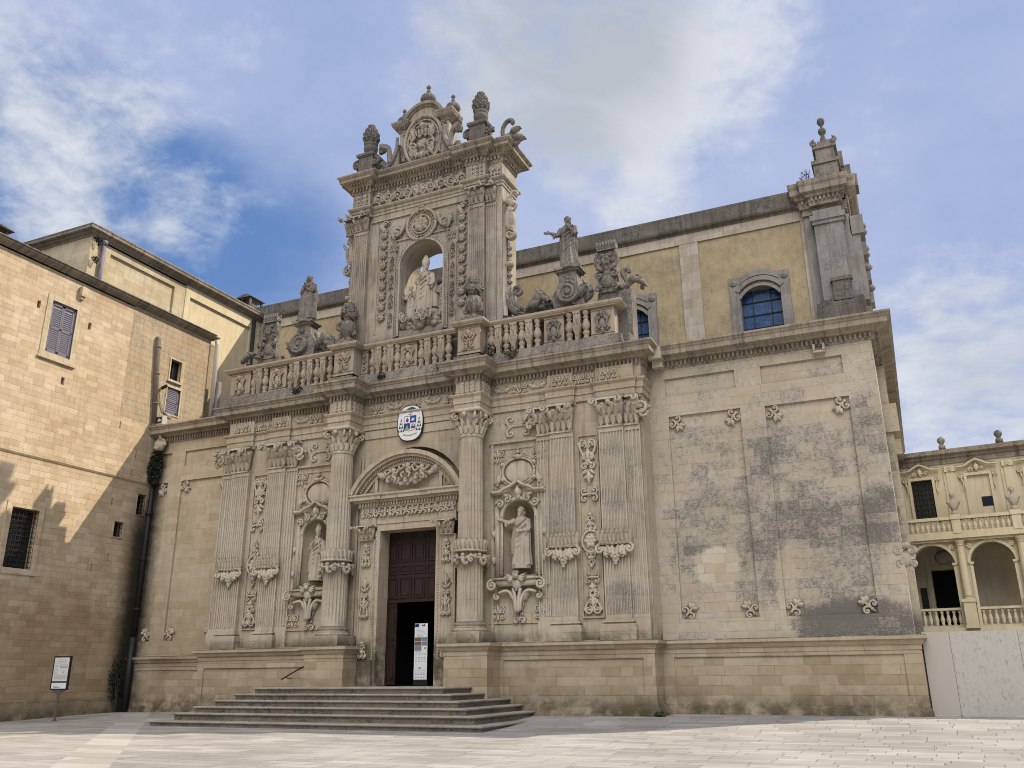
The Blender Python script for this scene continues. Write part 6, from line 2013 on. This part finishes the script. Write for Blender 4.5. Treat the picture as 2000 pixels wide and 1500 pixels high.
def shutter(y0, y1, z0, z1, leafs, parent, d=-.06):
    f = MB()
    for q in ((y0, y1, z1 - .1, z1), (y0, y1, z0, z0 + .1), (y0, y0 + .08, z0, z1), (y1 - .08, y1, z0, z1)):
        f.tbox(FX, *q, d - .08, d + .02)
    p = obj('shutter_frame', f, 'shutter', parent)
    w = (y1 - y0 - .16) / leafs
    for k in range(leafs):
        a = y0 + .08 + k * w + .01; b = a + w - .02
        s = MB()
        for q in ((a, b, z0 + .1, z0 + .22), (a, b, z1 - .22, z1 - .1), (a, a + .09, z0 + .1, z1 - .1), (b - .09, b, z0 + .1, z1 - .1), (a, b, (z0 + z1) / 2 - .06, (z0 + z1) / 2 + .06)):
            s.tbox(FX, *q, d - .06, d)
        n = int((z1 - z0 - .44) / .125)
        for i in range(n):
            z = z0 + .24 + i * .125
            s.add([FX(a + .08, z + .10, d - .055), FX(b - .08, z + .10, d - .055), FX(b - .08, z, d - .005), FX(a + .08, z, d - .005),
                   FX(a + .08, z + .112, d - .055), FX(b - .08, z + .112, d - .055), FX(b - .08, z + .014, d - .003), FX(a + .08, z + .014, d - .003)],
                  [(0, 1, 2, 3), (4, 5, 6, 7), (2, 3, 7, 6), (0, 1, 5, 4)])
        s.tbox(FX, a + .05, b - .05, z0 + .2, z1 - .2, -.115, -.11)
        obj('shutter', s, 'shutter', p)
def wframe(y0, y1, z0, z1, w, parent, mat='upper', sill=True):
    f = MB()
    for q in ((y0 - w, y0, z0 - w, z1 + w), (y1, y1 + w, z0 - w, z1 + w), (y0, y1, z1, z1 + w), (y0, y1, z0 - w, z0)):
        f.tbox(FX, *q, -.05, .05)
    if sill:
        f.tbox(FX, y0 - w - .08, y1 + w + .08, z0 - w - .1, z0 - w, -.05, .14)
    return obj('window', f, mat, parent)
w1 = wframe(-8.97, -7.3, 19.5, 22.68, .33, pa); shutter(-8.97, -7.3, 19.5, 22.68, 2, w1)
w6 = wframe(-20, -18.3, 19.5, 22.6, .33, pa); shutter(-20, -18.3, 19.5, 22.6, 2, w6)
w2 = wframe(.3, 1.24, 20.68, 22.1, .09, pa)
mb2 = MB(); mb2.tbox(FX, .3, 1.24, 20.68, 22.1, -.36, -.3); obj('pane', mb2, 'glassdark', w2)
mb2 = MB()
for q in ((.3, .38, 20.68, 22.1), (1.16, 1.24, 20.68, 22.1), (.3, 1.24, 20.68, 20.78), (.3, 1.24, 22.0, 22.1), (.74, .8, 20.68, 22.1)):
    mb2.tbox(FX, *q, -.3, -.25)
obj('sash', mb2, 'iron', w2)
w3 = wframe(.25, 1.42, 18.3, 20.12, .08, pa, sill=False); shutter(.25, 1.42, 18.3, 20.12, 1, w3)
def grated(y0, y1, z0, z1, w, nx, nz):
    f = wframe(y0, y1, z0, z1, w, pa, 'palace', False)
    g_ = MB(); g_.tbox(FX, y0, y1, z0, z1, -.54, -.45); obj('pane', g_, 'glassdark', f)
    g_ = MB()
    for i in range(nx):
        y = y0 + (i + .5) / nx * (y1 - y0); g_.tbox(FX, y - .014, y + .014, z0, z1, -.16, -.13)
    for i in range(nz):
        z = z0 + (i + .5) / nz * (z1 - z0); g_.tbox(FX, y0, y1, z - .014, z + .014, -.13, -.10)
    obj('iron_grille', g_, 'iron', f)
grated(-9.22, -7.58, 7.28, 10.48, .32, 7, 12); grated(-1.02, -.37, 11.36, 12.64, .05, 3, 5); grated(-2.5, -1.83, 9.78, 10.7, .05, 3, 4); grated(-20.2, -18.6, 7.3, 10.5, .32, 7, 12)
mb = MB(); mb.tbox(FX, -7.36, -7.0, 23.6, 24.2, -.05, .25); mb.tbox(FX, -7.30, -7.06, 23.4, 23.6, -.05, .15)
obj('stone_bracket', mb, 'palace', pa)
mb = MB(); panelled(mb, TX(PX + .012, 0, 0), -3.2, 3.66, 17.2, 24.6, [(.15, 1.6, 18.2, 22.3)], .02, skip_back=(0,)); obj('rough_wall_face', mb, 'palace2', pa)
mb = MB(); mb.tube([(PX + .12, -.55, 17.2), (PX + .12, -.95, 21), (PX + .12, -1.12, 23.0), (PX + .12, -1.14, 23.15)], [.17, .17, .17, .12], 10)
mb.tube([(PX + .12, -.6, 17.2), (PX + .3, -.62, 17.0)], [.17, .17], 10)
for z in (18.6, 20.6, 22.4):
    y = -.55 - (z - 17.2) * .098
    mb.lathe(PX + .12, y, [(.2, z), (.2, z + .1)], 10)
obj('flue_pipe', mb, 'pipe', pa, smooth=True)

# taller palace behind
UX = -44.6
pb = thing('rear_palace', 'taller pale palace block with heavy eaves rising behind the honey coloured wing', 'palace', (UX - 5, 0, 17))
FU = TX(UX, 0, 0)
mb = MB()
panelled(mb, FU, -6.2, 1.95, 16, 28.6, [(-4.65, .92, 25.0, 27.92)], .14)
mb.quad((UX, -6.2, 16), (UX - 14, -6.2, 16), (UX - 14, -6.2, 28.6), (UX, -6.2, 28.6))
obj('wall', mb, 'upper', pb)
mb = MB()
panelled(mb, TX(UX + .04, 0, 0), 1.95, 9.9, 16, 28.6, [(2.4, 8.8, 17, 27.72)], .16)
mb.quad((UX + .04, 1.95, 16), (UX - .1, 1.95, 16), (UX - .1, 1.95, 28.6), (UX + .04, 1.95, 28.6))
obj('wall', mb, 'semin', pb)
mb = MB()
mb.sweep([(UX - 14, -6.2), (UX, -6.2), (UX, 9.9)], [(-.1, 28.5), (.05, 28.5), (.08, 28.62), (.24, 28.68), (.28, 28.78), (.5, 28.84), (.5, 28.98), (.55, 29.08), (.4, 29.14), (-.1, 29.25)])
mb.box(UX - 14, UX, -6.1, 9.9, 28.4, 29.2)
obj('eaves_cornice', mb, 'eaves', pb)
mb = MB()
for i in range(78):
    y = -6.0 + i * .205
    mb.tube([(UX + .42, y, 29.16), (UX - 1.2, y, 29.5)], .085, 6)
obj('roof_tiles', mb, 'nave', pb)
mb = MB(); mb.tube([(UX + .16, -5.35, 28.4), (UX + .16, -5.35, 24)], .13, 9); mb.lathe(UX + .16, -5.35, [(.2, 28.2), (.2, 28.5)], 9)
obj('drainpipe', mb, 'shutter', pb, smooth=True)
mb = MB(); mb.tube([(UX + .2, 9.0, 28.4), (UX + .2, 9.0, 17)], .15, 9)
obj('drainpipe', mb, 'iron', pb, smooth=True)
def chimney(x, y, z, w, d, h):
    c_ = MB()
    c_.box(x - w / 2, x + w / 2, y - d / 2, y + d / 2, z, z + h * .35)
    for q in ((-1, -1), (1, -1), (1, 1), (-1, 1)):
        c_.box(x + q[0] * w * .44 - .08, x + q[0] * w * .44 + .08, y + q[1] * d * .44 - .08, y + q[1] * d * .44 + .08, z + h * .35, z + h * .8)
    c_.box(x - w * .36, x + w * .36, y - d * .2, y + d * .2, z + h * .35, z + h * .8)
    c_.add([(x - w * .6, y - d * .6, z + h * .8), (x + w * .6, y - d * .6, z + h * .8), (x + w * .6, y + d * .6, z + h * .8), (x - w * .6, y + d * .6, z + h * .8),
            (x - w * .2, y - d * .5, z + h), (x + w * .2, y - d * .5, z + h), (x + w * .2, y + d * .5, z + h), (x - w * .2, y + d * .5, z + h)],
           [(3, 2, 1, 0), (4, 5, 6, 7), (0, 1, 5, 4), (1, 2, 6, 5), (2, 3, 7, 6), (3, 0, 4, 7)])
    return c_
obj('chimney', chimney(-45.8, 9.9, 29.3, 1.3, 1.5, 1.7), 'gutter', pb)
obj('chimney', chimney(-46.2, -12.1, 24.8, 1.6, 2.2, 2.3), 'gutter', pa)
# dark pier and low parapet between palace and church roof
mb = MB(); mb.box(PX - 1.3, PX - .25, 3.72, 4.5, 17, 24.5); obj('corner_pier', mb, 'palace2', pa)
mb = MB(); mb.box(PX + .15, PX + .65, 4.2, 4.5, 17, 21.6); mb.box(PX + .65, PX + 2.6, 4.35, 4.7, 17, 18.8); mb.box(PX + .1, PX + .8, 3.9, 4.3, 17, 17.6)
obj('parapet', mb, 'grey', ca)
mb = MB(); mb.tube([(PX + .3, 3.95, 24.6), (PX + .35, 4.0, 24.3), (PX + .35, 4.05, 18)], .16, 9)
obj('drainpipe', mb, 'beige', pa, smooth=True)

# loudspeaker, camera, long drainpipe and creepers in the corner
lp = thing('loudspeaker', 'small square horn loudspeaker with pale rim on the cornice in the left corner', 'loudspeaker', (-42.95, -.35, 17.15))
T = TF(-42.95, -.5, 17.5)
mb = MB()
for q in ((-.36, .36, .22, .3), (-.36, .36, -.3, -.22), (-.36, -.28, -.22, .22), (.28, .36, -.22, .22)):
    mb.tbox(T, *q, -.3, .05)
mb.box(-43.0, -42.9, -.45, -.35, 17.1, 17.22)
obj('rim', mb, 'beige', lp)
mb = MB(); mb.tbox(T, -.28, .28, -.22, .22, -.3, -.06); obj('horn', mb, 'black', lp)
mb = MB(); mb.ball((0, 0, -.02), (.15, .13, .08), 12, 7, T); obj('driver', mb, 'beige', lp)
sc_ = thing('security_camera', 'small dark security camera on a bracket beside the flue pipe above the corner cornice', 'security camera', (PX + .1, -.5, 19.8))
mb = MB(); mb.tube([(PX, -.35, 19.72), (PX + .2, -.3, 19.8)], .04, 6); obj('bracket', mb, 'beige', sc_)
mb = MB(); mb.tube([(PX + .1, -.32, 19.78), (PX + .45, -.2, 19.98)], [.1, .11], 9); obj('housing', mb, 'black', sc_)
mb = MB(); mb.tube([(PX + .08, -.3, 19.5), (PX + .08, -.25, 18.9), (PX + .1, .05, 18.4), (PX + .1, .5, 18.15), (PX + .1, .9, 18.1)], .035, 6)
tag(obj('cable', mb, 'beige', None, loc=(PX, 0, 18.5), smooth=True), 'loose pale cable drooping from the flue pipe to the small lower shutter', 'cable')
dp = thing('downpipe', 'long black downpipe running down the corner between palace and church', 'downpipe', (PX + .38, -.3, -.3))
mb = MB(); mb.tube([(PX + .36, -.26, 15.2), (PX + .36, -.26, 4.0)], .15, 10); obj('upper_pipe', mb, 'iron', dp, smooth=True)
mb = MB(); mb.tube([(PX + .40, -.32, 4.0), (PX + .40, -.32, -.5)], .19, 10); obj('lower_pipe', mb, 'iron', dp, smooth=True)
for z in (2.2, 5.6, 8.6, 11.4):
    mb = MB(); mb.lathe(PX + .37, -.28, [(.23, z), (.23, z + .12)], 10); obj('clamp', mb, 'iron', dp)
mb = MB()                                # lion mask water spout over the creeper
T = TF(-42.75, -.15, 15.85)
mb.ball((0, 0, .2), (.36, .4, .35), 12, 9, T); mb.ball((0, -.22, .42), (.22, .18, .2), 9, 7, T)
for i in range(9):
    a = PI * i / 8
    mb.ball((.36 * math.cos(a), .05 + .36 * math.sin(a), .15), .14, 7, 5, T)
mb.tube([T(0, .3, .2), T(0, .8, .3)], .1, 7)
tag_o = obj('spout_mask', mb, 'orn', ca, smooth=True)

def plant(name, label, cat, c, rad, n, size, mat='leafdark', base=None, group=None, droop=0.0, stems=4):
    t = thing(name, label, cat, base or c, group)
    mb = MB(); leaves(mb, c, rad, n, size, droop); obj('foliage', mb, mat, t)
    mb = MB()
    for i in range(stems):
        e = (c[0] + random.uniform(-.6, .6) * rad[0], c[1] + random.uniform(-.6, .6) * rad[1], c[2] + random.uniform(-.5, .7) * rad[2])
        b_ = base or c
        e = (c[0] + (e[0] - c[0]) * 1.7, c[1] + (e[1] - c[1]) * 1.3, c[2] + (e[2] - c[2]) * 1.5)
        mb.tube([b_, ((b_[0] + e[0]) / 2 + .05, (b_[1] + e[1]) / 2, (b_[2] + e[2]) / 2 + .05), e], [.025, .02, .01], 5)
    obj('stem', mb, 'twig', t)
    return t
plant('creeper', 'dark green creeper hanging below the stone mask in the upper left corner', 'creeper', (-42.9, -.4, 14.4), (.6, .3, 1.2), 620, .2, base=(-43.1, -.1, 15.3), droop=.6)
plant('creeper', 'dark ivy climbing beside the foot of the black downpipe', 'creeper', (-43.28, -1.0, 1.6), (.10, .5, 1.5), 300, .14, base=(-43.2, -.8, -.2))
wl = [((-30.7, -2.1, 17.35), (.42, .25, .22), 'low green weed tuft on the cornice left of the left balustrade post'),
      ((-18.3, -2.25, 17.65), (.3, .3, .42), 'dark green weed growing upright just right of the right balustrade post'),
      ((-17.1, -2.2, 17.45), (.5, .3, .34), 'bushy bright green weed on the cornice below the right balusters'),
      ((-25.0, -2.1, 17.35), (.3, .2, .2), 'small weed on the cornice below the middle balusters'),
      ((-21.2, -2.1, 17.35), (.35, .2, .22), 'flat weed below the balusters just left of the right post'),
      ((-10.42, -1.85, .05), (.24, .16, .12), 'moss green weed at the ground corner of the church plinth'),
      ((-2.5, 9.1, 30.2), (.35, .3, .55), 'dry weed sprouting beside the stepped top of the corner pier'),
      ((-44.35, -5.9, 28.2), (.1, .25, .3), 'small dark weed high on the pale palace corner beside its drainpipe'),
      ((-44.35, -5.9, 26.9), (.1, .28, .25), 'small dark weed lower on the pale palace corner beside its drainpipe'),
      ((-15.9, -1.9, 19.75), (1.2, .25, .16), 'long mossy weed patch lying on the handrail below the right scroll')]
for c_, r_, lb in wl:
    plant('weed', lb, 'weed', c_, r_, int(110 + 380 * r_[0] * r_[2]), .10, mat='leaf' if 'bright' in lb or 'moss' in lb else 'leafdark', base=(c_[0], c_[1] + .1, c_[2] - r_[2]), group='weeds on the stonework', stems=5)

# ------------------------------------------------------------------ information sign
px_, py_ = -40.6, -6.9
z0 = gz(px_, py_)
sg = thing('information_sign', 'slim dark framed information panel on a post in front of the palace wall', 'sign', (px_, py_, z0))
ang = R(12)
T = TR(px_, py_, z0, ang)
mb = MB(); mb.tube([T(0, 0, 0), T(0, 1.5, 0)], .055, 10); mb.lathe(px_, py_, [(.12, z0), (.12, z0 + .04), (.06, z0 + .08), (.06, z0 + .3)], 12)
mb.tprism(T, [(-.06, 1.25), (.06, 1.25), (.42, 1.5), (-.42, 1.5)], -.03, .03)
obj('post', mb, 'postmetal', sg)
mb = MB(); mb.tbox(T, -.5, .5, 1.5, 3.15, -.06, .06); f_ = obj('frame', mb, 'signmetal', sg)
mb = MB(); mb.tbox(T, -.43, .43, 1.92, 3.08, .0, .066); obj('sheet', mb, 'paper', sg)
mb = MB(); mb.tbox(T, -.43, .43, 1.56, 1.84, .0, .066); obj('lower_sheet', mb, 'white', sg)
mb = MB()
for a, b, c, d in [(-.28, .28, 2.88, 2.9), (-.2, .2, 2.97, 2.98), (-.36, .3, 2.8, 2.81)] + [(-.36, -.16, 2.64, 2.66), (-.32, -.2, 2.7, 2.72), (-.06, .36, 2.57, 2.6), (-.06, .36, 2.71, 2.73), (-.06, -.02, 2.57, 2.73), (.32, .36, 2.57, 2.73), (-.02, .32, 2.64, 2.67), (-.38, -.36, 2.3, 2.5), (-.22, -.2, 2.3, 2.5), (-.38, -.2, 2.3, 2.32), (-.34, -.24, 2.5, 2.53), (.1, .26, 2.4, 2.43), (.12, .22, 2.33, 2.36), (-.3, .1, 1.60, 1.63), (-.34, -.04, 1.66, 1.68)] + [(-.36, .34, 2.22 - i * .04, 2.23 - i * .04) for i in range(6)]:
    mb.tbox(T, a, b, c, d, .067, .07)
obj('text_line', mb, 'ink', sg)

# ------------------------------------------------------------------ hoarding at the right
ho = thing('hoarding', 'pale site hoarding of tall painted boards beside the church corner', 'hoarding', (3, .5, 0))
xb = [0.13, 1.15, 3.6, 6.1, 8.6, 11.1]
for i in range(5):
    mb = MB(); mb.box(xb[i] + .006, xb[i + 1] - .006, .50, .56, .03, 3.22 - .0 * i)
    obj('board', mb, 'board', ho)
mb = MB()
for x in xb:
    mb.box(x - .05, x + .05, .56, .66, 0, 3.2)
obj('stud', mb, 'twig', ho)

# ------------------------------------------------------------------ arcaded palace at the right
AG = R(-6)
rp_ = thing('arcaded_palace', 'pale yellow arcaded palace with loggia and balustraded balcony behind the hoarding at the right', 'palace', (3, 10, 0))
TT = TR(0, 10, 0, AG)
BAY = 2.66
mb = MB()
for q in range(-1, 5):                    # loggia arches
    cx = 1.2 + q * 2.70
    K = (lambda cx: (lambda u, v, d: TT(cx + u, v, d)))(cx)
    arch_wall(mb, K, -1.35, 1.35, 3.7, 8.2, 0, 1.0, 3.7, 6.86, .6, 18)
obj('arcade_wall', mb, 'semin', rp_)
mb = MB(); mb.tbox(TT, -3, 14, 3.2, 3.75, -4.5, .25); mb.tbox(TT, -3, 14, 8.1, 8.35, -4.5, .35); mb.tbox(TT, -3, 14, 7.98, 8.1, -.1, .22)
obj('floor_slab', mb, 'semin', rp_)
mb = MB()
panelled(mb, lambda u, v, d: TT(u, v, d - 3.0), -3, 14, 3.7, 8.2, [(.75, 2.3, 3.7, 6.9)], .5, skip_back=(0,))
obj('loggia_back_wall', mb, 'semin', rp_)
mb = MB(); mb.tbox(lambda u, v, d: TT(u, v, d - 3.0), .5, 2.55, 3.7, 7.0, -.9, -.45); obj('dark_doorway', mb, 'void', rp_)
mb = MB()
for q in ((.52, .75, 3.7, 7.15), (2.3, 2.53, 3.7, 7.15), (.75, 2.3, 6.9, 7.15)):
    mb.tbox(lambda u, v, d: TT(u, v, d - 3.0), *q, 0, .1)
obj('door_frame', mb, 'semin', rp_)
mb = MB()
K = lambda u, v, d: TT(u, v, d - 3.0)
mb.tbox(K, .1, .42, 4.6, 6.0, 0, .06); obj('notice_board', mb, 'signmetal', rp_)
mb = MB(); mb.ball((1.5, 7.55, .05), (.45, .4, .15), 12, 8, K); obj('door_crest', mb, 'orn', rp_, smooth=True)
for q in range(0, 5):                      # half columns between the arches
    cx = 1.2 + q * 2.70 - 1.35
    if cx < 0: continue
    K = (lambda cx: (lambda u, v, d: TT(cx + u, v, d)))(cx)
    mb = MB()
    mb.tbox(K, -.27, .27, 3.7, 4.95, 0, .42); mb.tbox(K, -.32, .32, 4.95, 5.1, 0, .47); mb.tbox(K, -.31, .31, 3.7, 3.85, 0, .46)
    c0 = K(0, 0, .2)
    mb.lathe(c0[0], c0[1], [(.24, 5.1), (.24, 5.2), (.19, 5.25), (.19, 6.5), (.165, 7.7), (.2, 7.74), (.17, 7.8), (.24, 7.95), (.26, 8.0)], 14)
    for s in (-1, 1):
        mb.tbox(K, s * .37 - .07, s * .37 + .07, 3.7, 6.8, 0, .05); mb.tbox(K, s * .39 - .1, s * .39 + .1, 6.8, 6.92, 0, .1)
        rosette(mb, K, s * .42, 7.72, .17, 6, .02)
    obj('column', mb, 'semin', rp_)
for q in range(0, 4):
    cx = 1.2 + q * 2.70
    K = (lambda cx: (lambda u, v, d: TT(cx + u, v, d)))(cx)
    mb = MB()
    archivolt(mb, K, 0, 6.86, 1.0, 1.14, 0, .08, 20)
    obj('archivolt', mb, 'semin', rp_)
proto = None
def lath_bal(K, u, v, h, d):
    c0 = K(u, v, d)
    m_ = MB()
    z = c0[2]
    m_.lathe(c0[0], c0[1], [(.09, z), (.09, z + .08 * h), (.055, z + .12 * h), (.10, z + .3 * h), (.105, z + .42 * h), (.06, z + .68 * h), (.05, z + .8 * h), (.085, z + .86 * h), (.085, z + h)], 10)
    return m_, c0
b1 = b2 = None
cnt = 0
for q in range(0, 4):                       # two rows of balusters
    for i in range(7):
        u = 1.2 + q * 2.7 - .82 + i * 1.64 / 6
        if b1 is None:
            m_, c0 = lath_bal(TT, u, 3.87, .72, -.12); b1 = obj('baluster', m_, 'semin', rp_, loc=c0, smooth=True)
        else:
            twin(b1, rp_, TT(u, 3.87, -.12))
    for i in range(9):
        u = 1.2 + q * 2.7 - 1.0 + i * 2.0 / 8
        if b2 is None:
            m_, c0 = lath_bal(TT, u, 8.47, .6, .2); b2 = obj('baluster', m_, 'semin', rp_, loc=c0, smooth=True)
        else:
            twin(b2, rp_, TT(u, 8.47, .2))
mb = MB()
mb.tbox(TT, -.2, 14, 4.6, 4.72, -.24, .0); mb.tbox(TT, -.2, 14, 3.75, 3.87, -.24, .0)
obj('loggia_rail', mb, 'semin', rp_)
mb = MB()
mb.tbox(TT, -3, 14, 9.06, 9.22, .06, .36); mb.tbox(TT, -3, 14, 8.35, 8.47, .06, .34)
for q in range(0, 5):
    u = 1.2 + q * 2.70 - 1.35 + (0.02)
    mb.tbox(TT, u - .2, u + .2, 8.35, 9.06, .04, .38); mb.tbox(TT, u - .24, u + .24, 9.06, 9.3, .02, .42)
obj('balcony_rail', mb, 'semin', rp_)
UPW = lambda u, v, d: TT(u, v, d - .9)
mb = MB()
wins = []
for q in range(-1, 5):
    wins.append((1.15 + q * 2.72 - .52, 1.15 + q * 2.72 + .52, 9.2, 11.45))
panelled(mb, UPW, -3, 14, 8.35, 12.6, wins, [.35 if i % 2 == 1 else .06 for i in range(6)])
obj('upper_wall', mb, 'semin', rp_)
for q in range(-1, 5):
    a, b, c, d = wins[q + 1]; cx = (a + b) / 2
    K = (lambda cx: (lambda u, v, d: UPW(cx + u, v, d)))(cx)
    mb = MB()
    for r_ in ((-.66, -.52, 9.2, 11.6), (.52, .66, 9.2, 11.6), (-.52, .52, 11.45, 11.6)):
        mb.tbox(K, *r_, 0, .08)
    stem(mb, K, [(-.95, 11.95), (-.55, 11.98), (-.35, 12.1), (0, 12.25), (.35, 12.1), (.55, 11.98), (.95, 11.95)], .08, .1, 1)
    for s in (-1, 1):
        curl(mb, K, s * .78, 11.45, .13, 1.3, PI / 2, -s, .05, .05); stem(mb, K, [(s * .78, 11.3), (s * .7, 11.0), (s * .76, 10.7)], .05, .05, .5)
        curl(mb, K, s * .3, 11.8, .12, 1.2, 0, s, .045, .05)
    leaf(mb, K, 0, 11.65, 0, .45, .3, .03, .08); mb.ball((0, 12.3, .1), .1, 8, 6, K)
    f = obj('window', mb, 'semin', rp_)
    if (q + 1) % 2 == 1:
        mb = MB(); mb.tbox(K, -.52, .52, 9.2, 11.45, -.34, -.28); obj('pane', mb, 'glassdark', f)
        mb = MB()
        for i in range(6):
            u = -.45 + i * .18; mb.tbox(K, u - .012, u + .012, 9.2, 11.45, -.1, -.07)
        for i in range(8):
            v = 9.35 + i * .28; mb.tbox(K, -.52, .52, v - .012, v + .012, -.07, -.05)
        obj('iron_grille', mb, 'iron', f)
    else:
        mb = MB(); mb.tbox(K, 0, .5, 9.8, 10.3, -.06, -.04); obj('pane', mb, 'glassdark', f)
mb = MB()
for q in range(-1, 5):
    cx = 1.2 + q * 2.7 - 1.35 + .06
    if q < 0: continue
    K = (lambda cx: (lambda u, v, d: UPW(cx + u, v, d)))(cx + 0.0)
    for dx_ in ((0,) if q == 0 else (0,)):
        mb = MB()
        mb.tbox(K, -.2, .2, 8.4, 11.75, 0, .1); mb.tbox(K, -.26, .26, 11.75, 12.05, 0, .16); mb.tbox(K, -.34, -.2, 8.4, 11.75, 0, .05); mb.tbox(K, .2, .34, 8.4, 11.75, 0, .05)
        rosette(mb, K, 0, 11.9, .14, 5, .14)
        obj('pilaster', mb, 'semin', rp_)
e0, e1 = UPW(-3, 0, 0), UPW(14, 0, 0)
mb = MB(); mb.sweep([(e0[0], e0[1]), (e1[0], e1[1])], [(-.3, 12.2), (.05, 12.2), (.08, 12.45), (.2, 12.5), (.22, 12.62), (.45, 12.68), (.5, 12.9), (-.3, 12.95)])
mb.tbox(UPW, -3, 14, 12.3, 12.92, -8, -.2)
obj('roof_cornice', mb, 'weath', rp_)
for q in range(1, 5):
    c0 = UPW(-.35 + q * 2.7 + .1, 12.93, .25)
    mb = MB()
    mb.box(c0[0] - .16, c0[0] + .16, c0[1] - .16, c0[1] + .16, c0[2], c0[2] + .22)
    mb.lathe(c0[0], c0[1], [(.16, c0[2] + .2), (.10, c0[2] + .28), (.1, c0[2] + .32), (.17, c0[2] + .40), (.2, c0[2] + .51), (.17, c0[2] + .62), (.02, c0[2] + .70)], 14)
    tag(obj('ball_finial', mb, 'dark', None, loc=c0, smooth=True), ['stone ball finial on the arcaded palace roof, nearest the church', 'stone ball finial on the arcaded palace roof, second from the church', 'stone ball finial on the arcaded palace roof, third from the church', 'stone ball finial on the arcaded palace roof, fourth from the church'][q - 1], 'finial', 'ball finials on the arcaded palace roof')
bust = None
def bust_mesh(c):
    m_ = MB()
    x, y, z = c
    m_.lathe(x, y, [(.17, z - .06), (.17, z + .06), (.10, z + .1), (.09, z + .2), (.15, z + .26)], 12)
    robe(m_, x, y, [(z + .2, .12, .11, 0, 0), (z + .35, .22, .16, 0, 0), (z + .55, .3, .17, 0, 0), (z + .66, .25, .15, 0, 0), (z + .72, .1, .1, 0, 0), (z + .8, .075, .08, 0, 0)], 7, .07)
    m_.ball((x, y - .02, z + .93), (.11, .13, .155), 12, 9)
    m_.tube([(x, y - .13, z + .96), (x, y - .175, z + .91), (x, y - .13, z + .9)], [.015, .03, .015], 6)
    m_.ball((x, y + .02, z + 1.0), (.125, .13, .12), 12, 8)
    m_.ball((x, y - .09, z + .84), (.06, .05, .06), 8, 6)
    for s in (-1, 1):
        m_.ball((x + s * .11, y, z + .93), (.02, .03, .05), 6, 5); m_.ball((x + s * .24, y - .03, z + .6), (.1, .12, .1), 8, 6)
    return fuse(m_, .022)
for q in range(1, 4):
    u = 1.2 + q * 2.70 - 1.35 + .02
    c0 = TT(u, 9.36, .2)
    lb = ['stone bust on the balcony rail of the arcaded palace, nearest the church', 'stone bust on the balcony rail of the arcaded palace, second from the church', 'stone bust on the balcony rail of the arcaded palace, farthest from the church'][q - 1]
    if bust is None:
        bust = obj('stone_bust', None, 'statue', None, loc=c0, mesh=bust_mesh((0, 0, 0)), smooth=True)
        tag(bust, lb, 'bust', 'stone busts on the arcaded palace')
    else:
        tag(twin(bust, None, c0), lb, 'bust', 'stone busts on the arcaded palace')
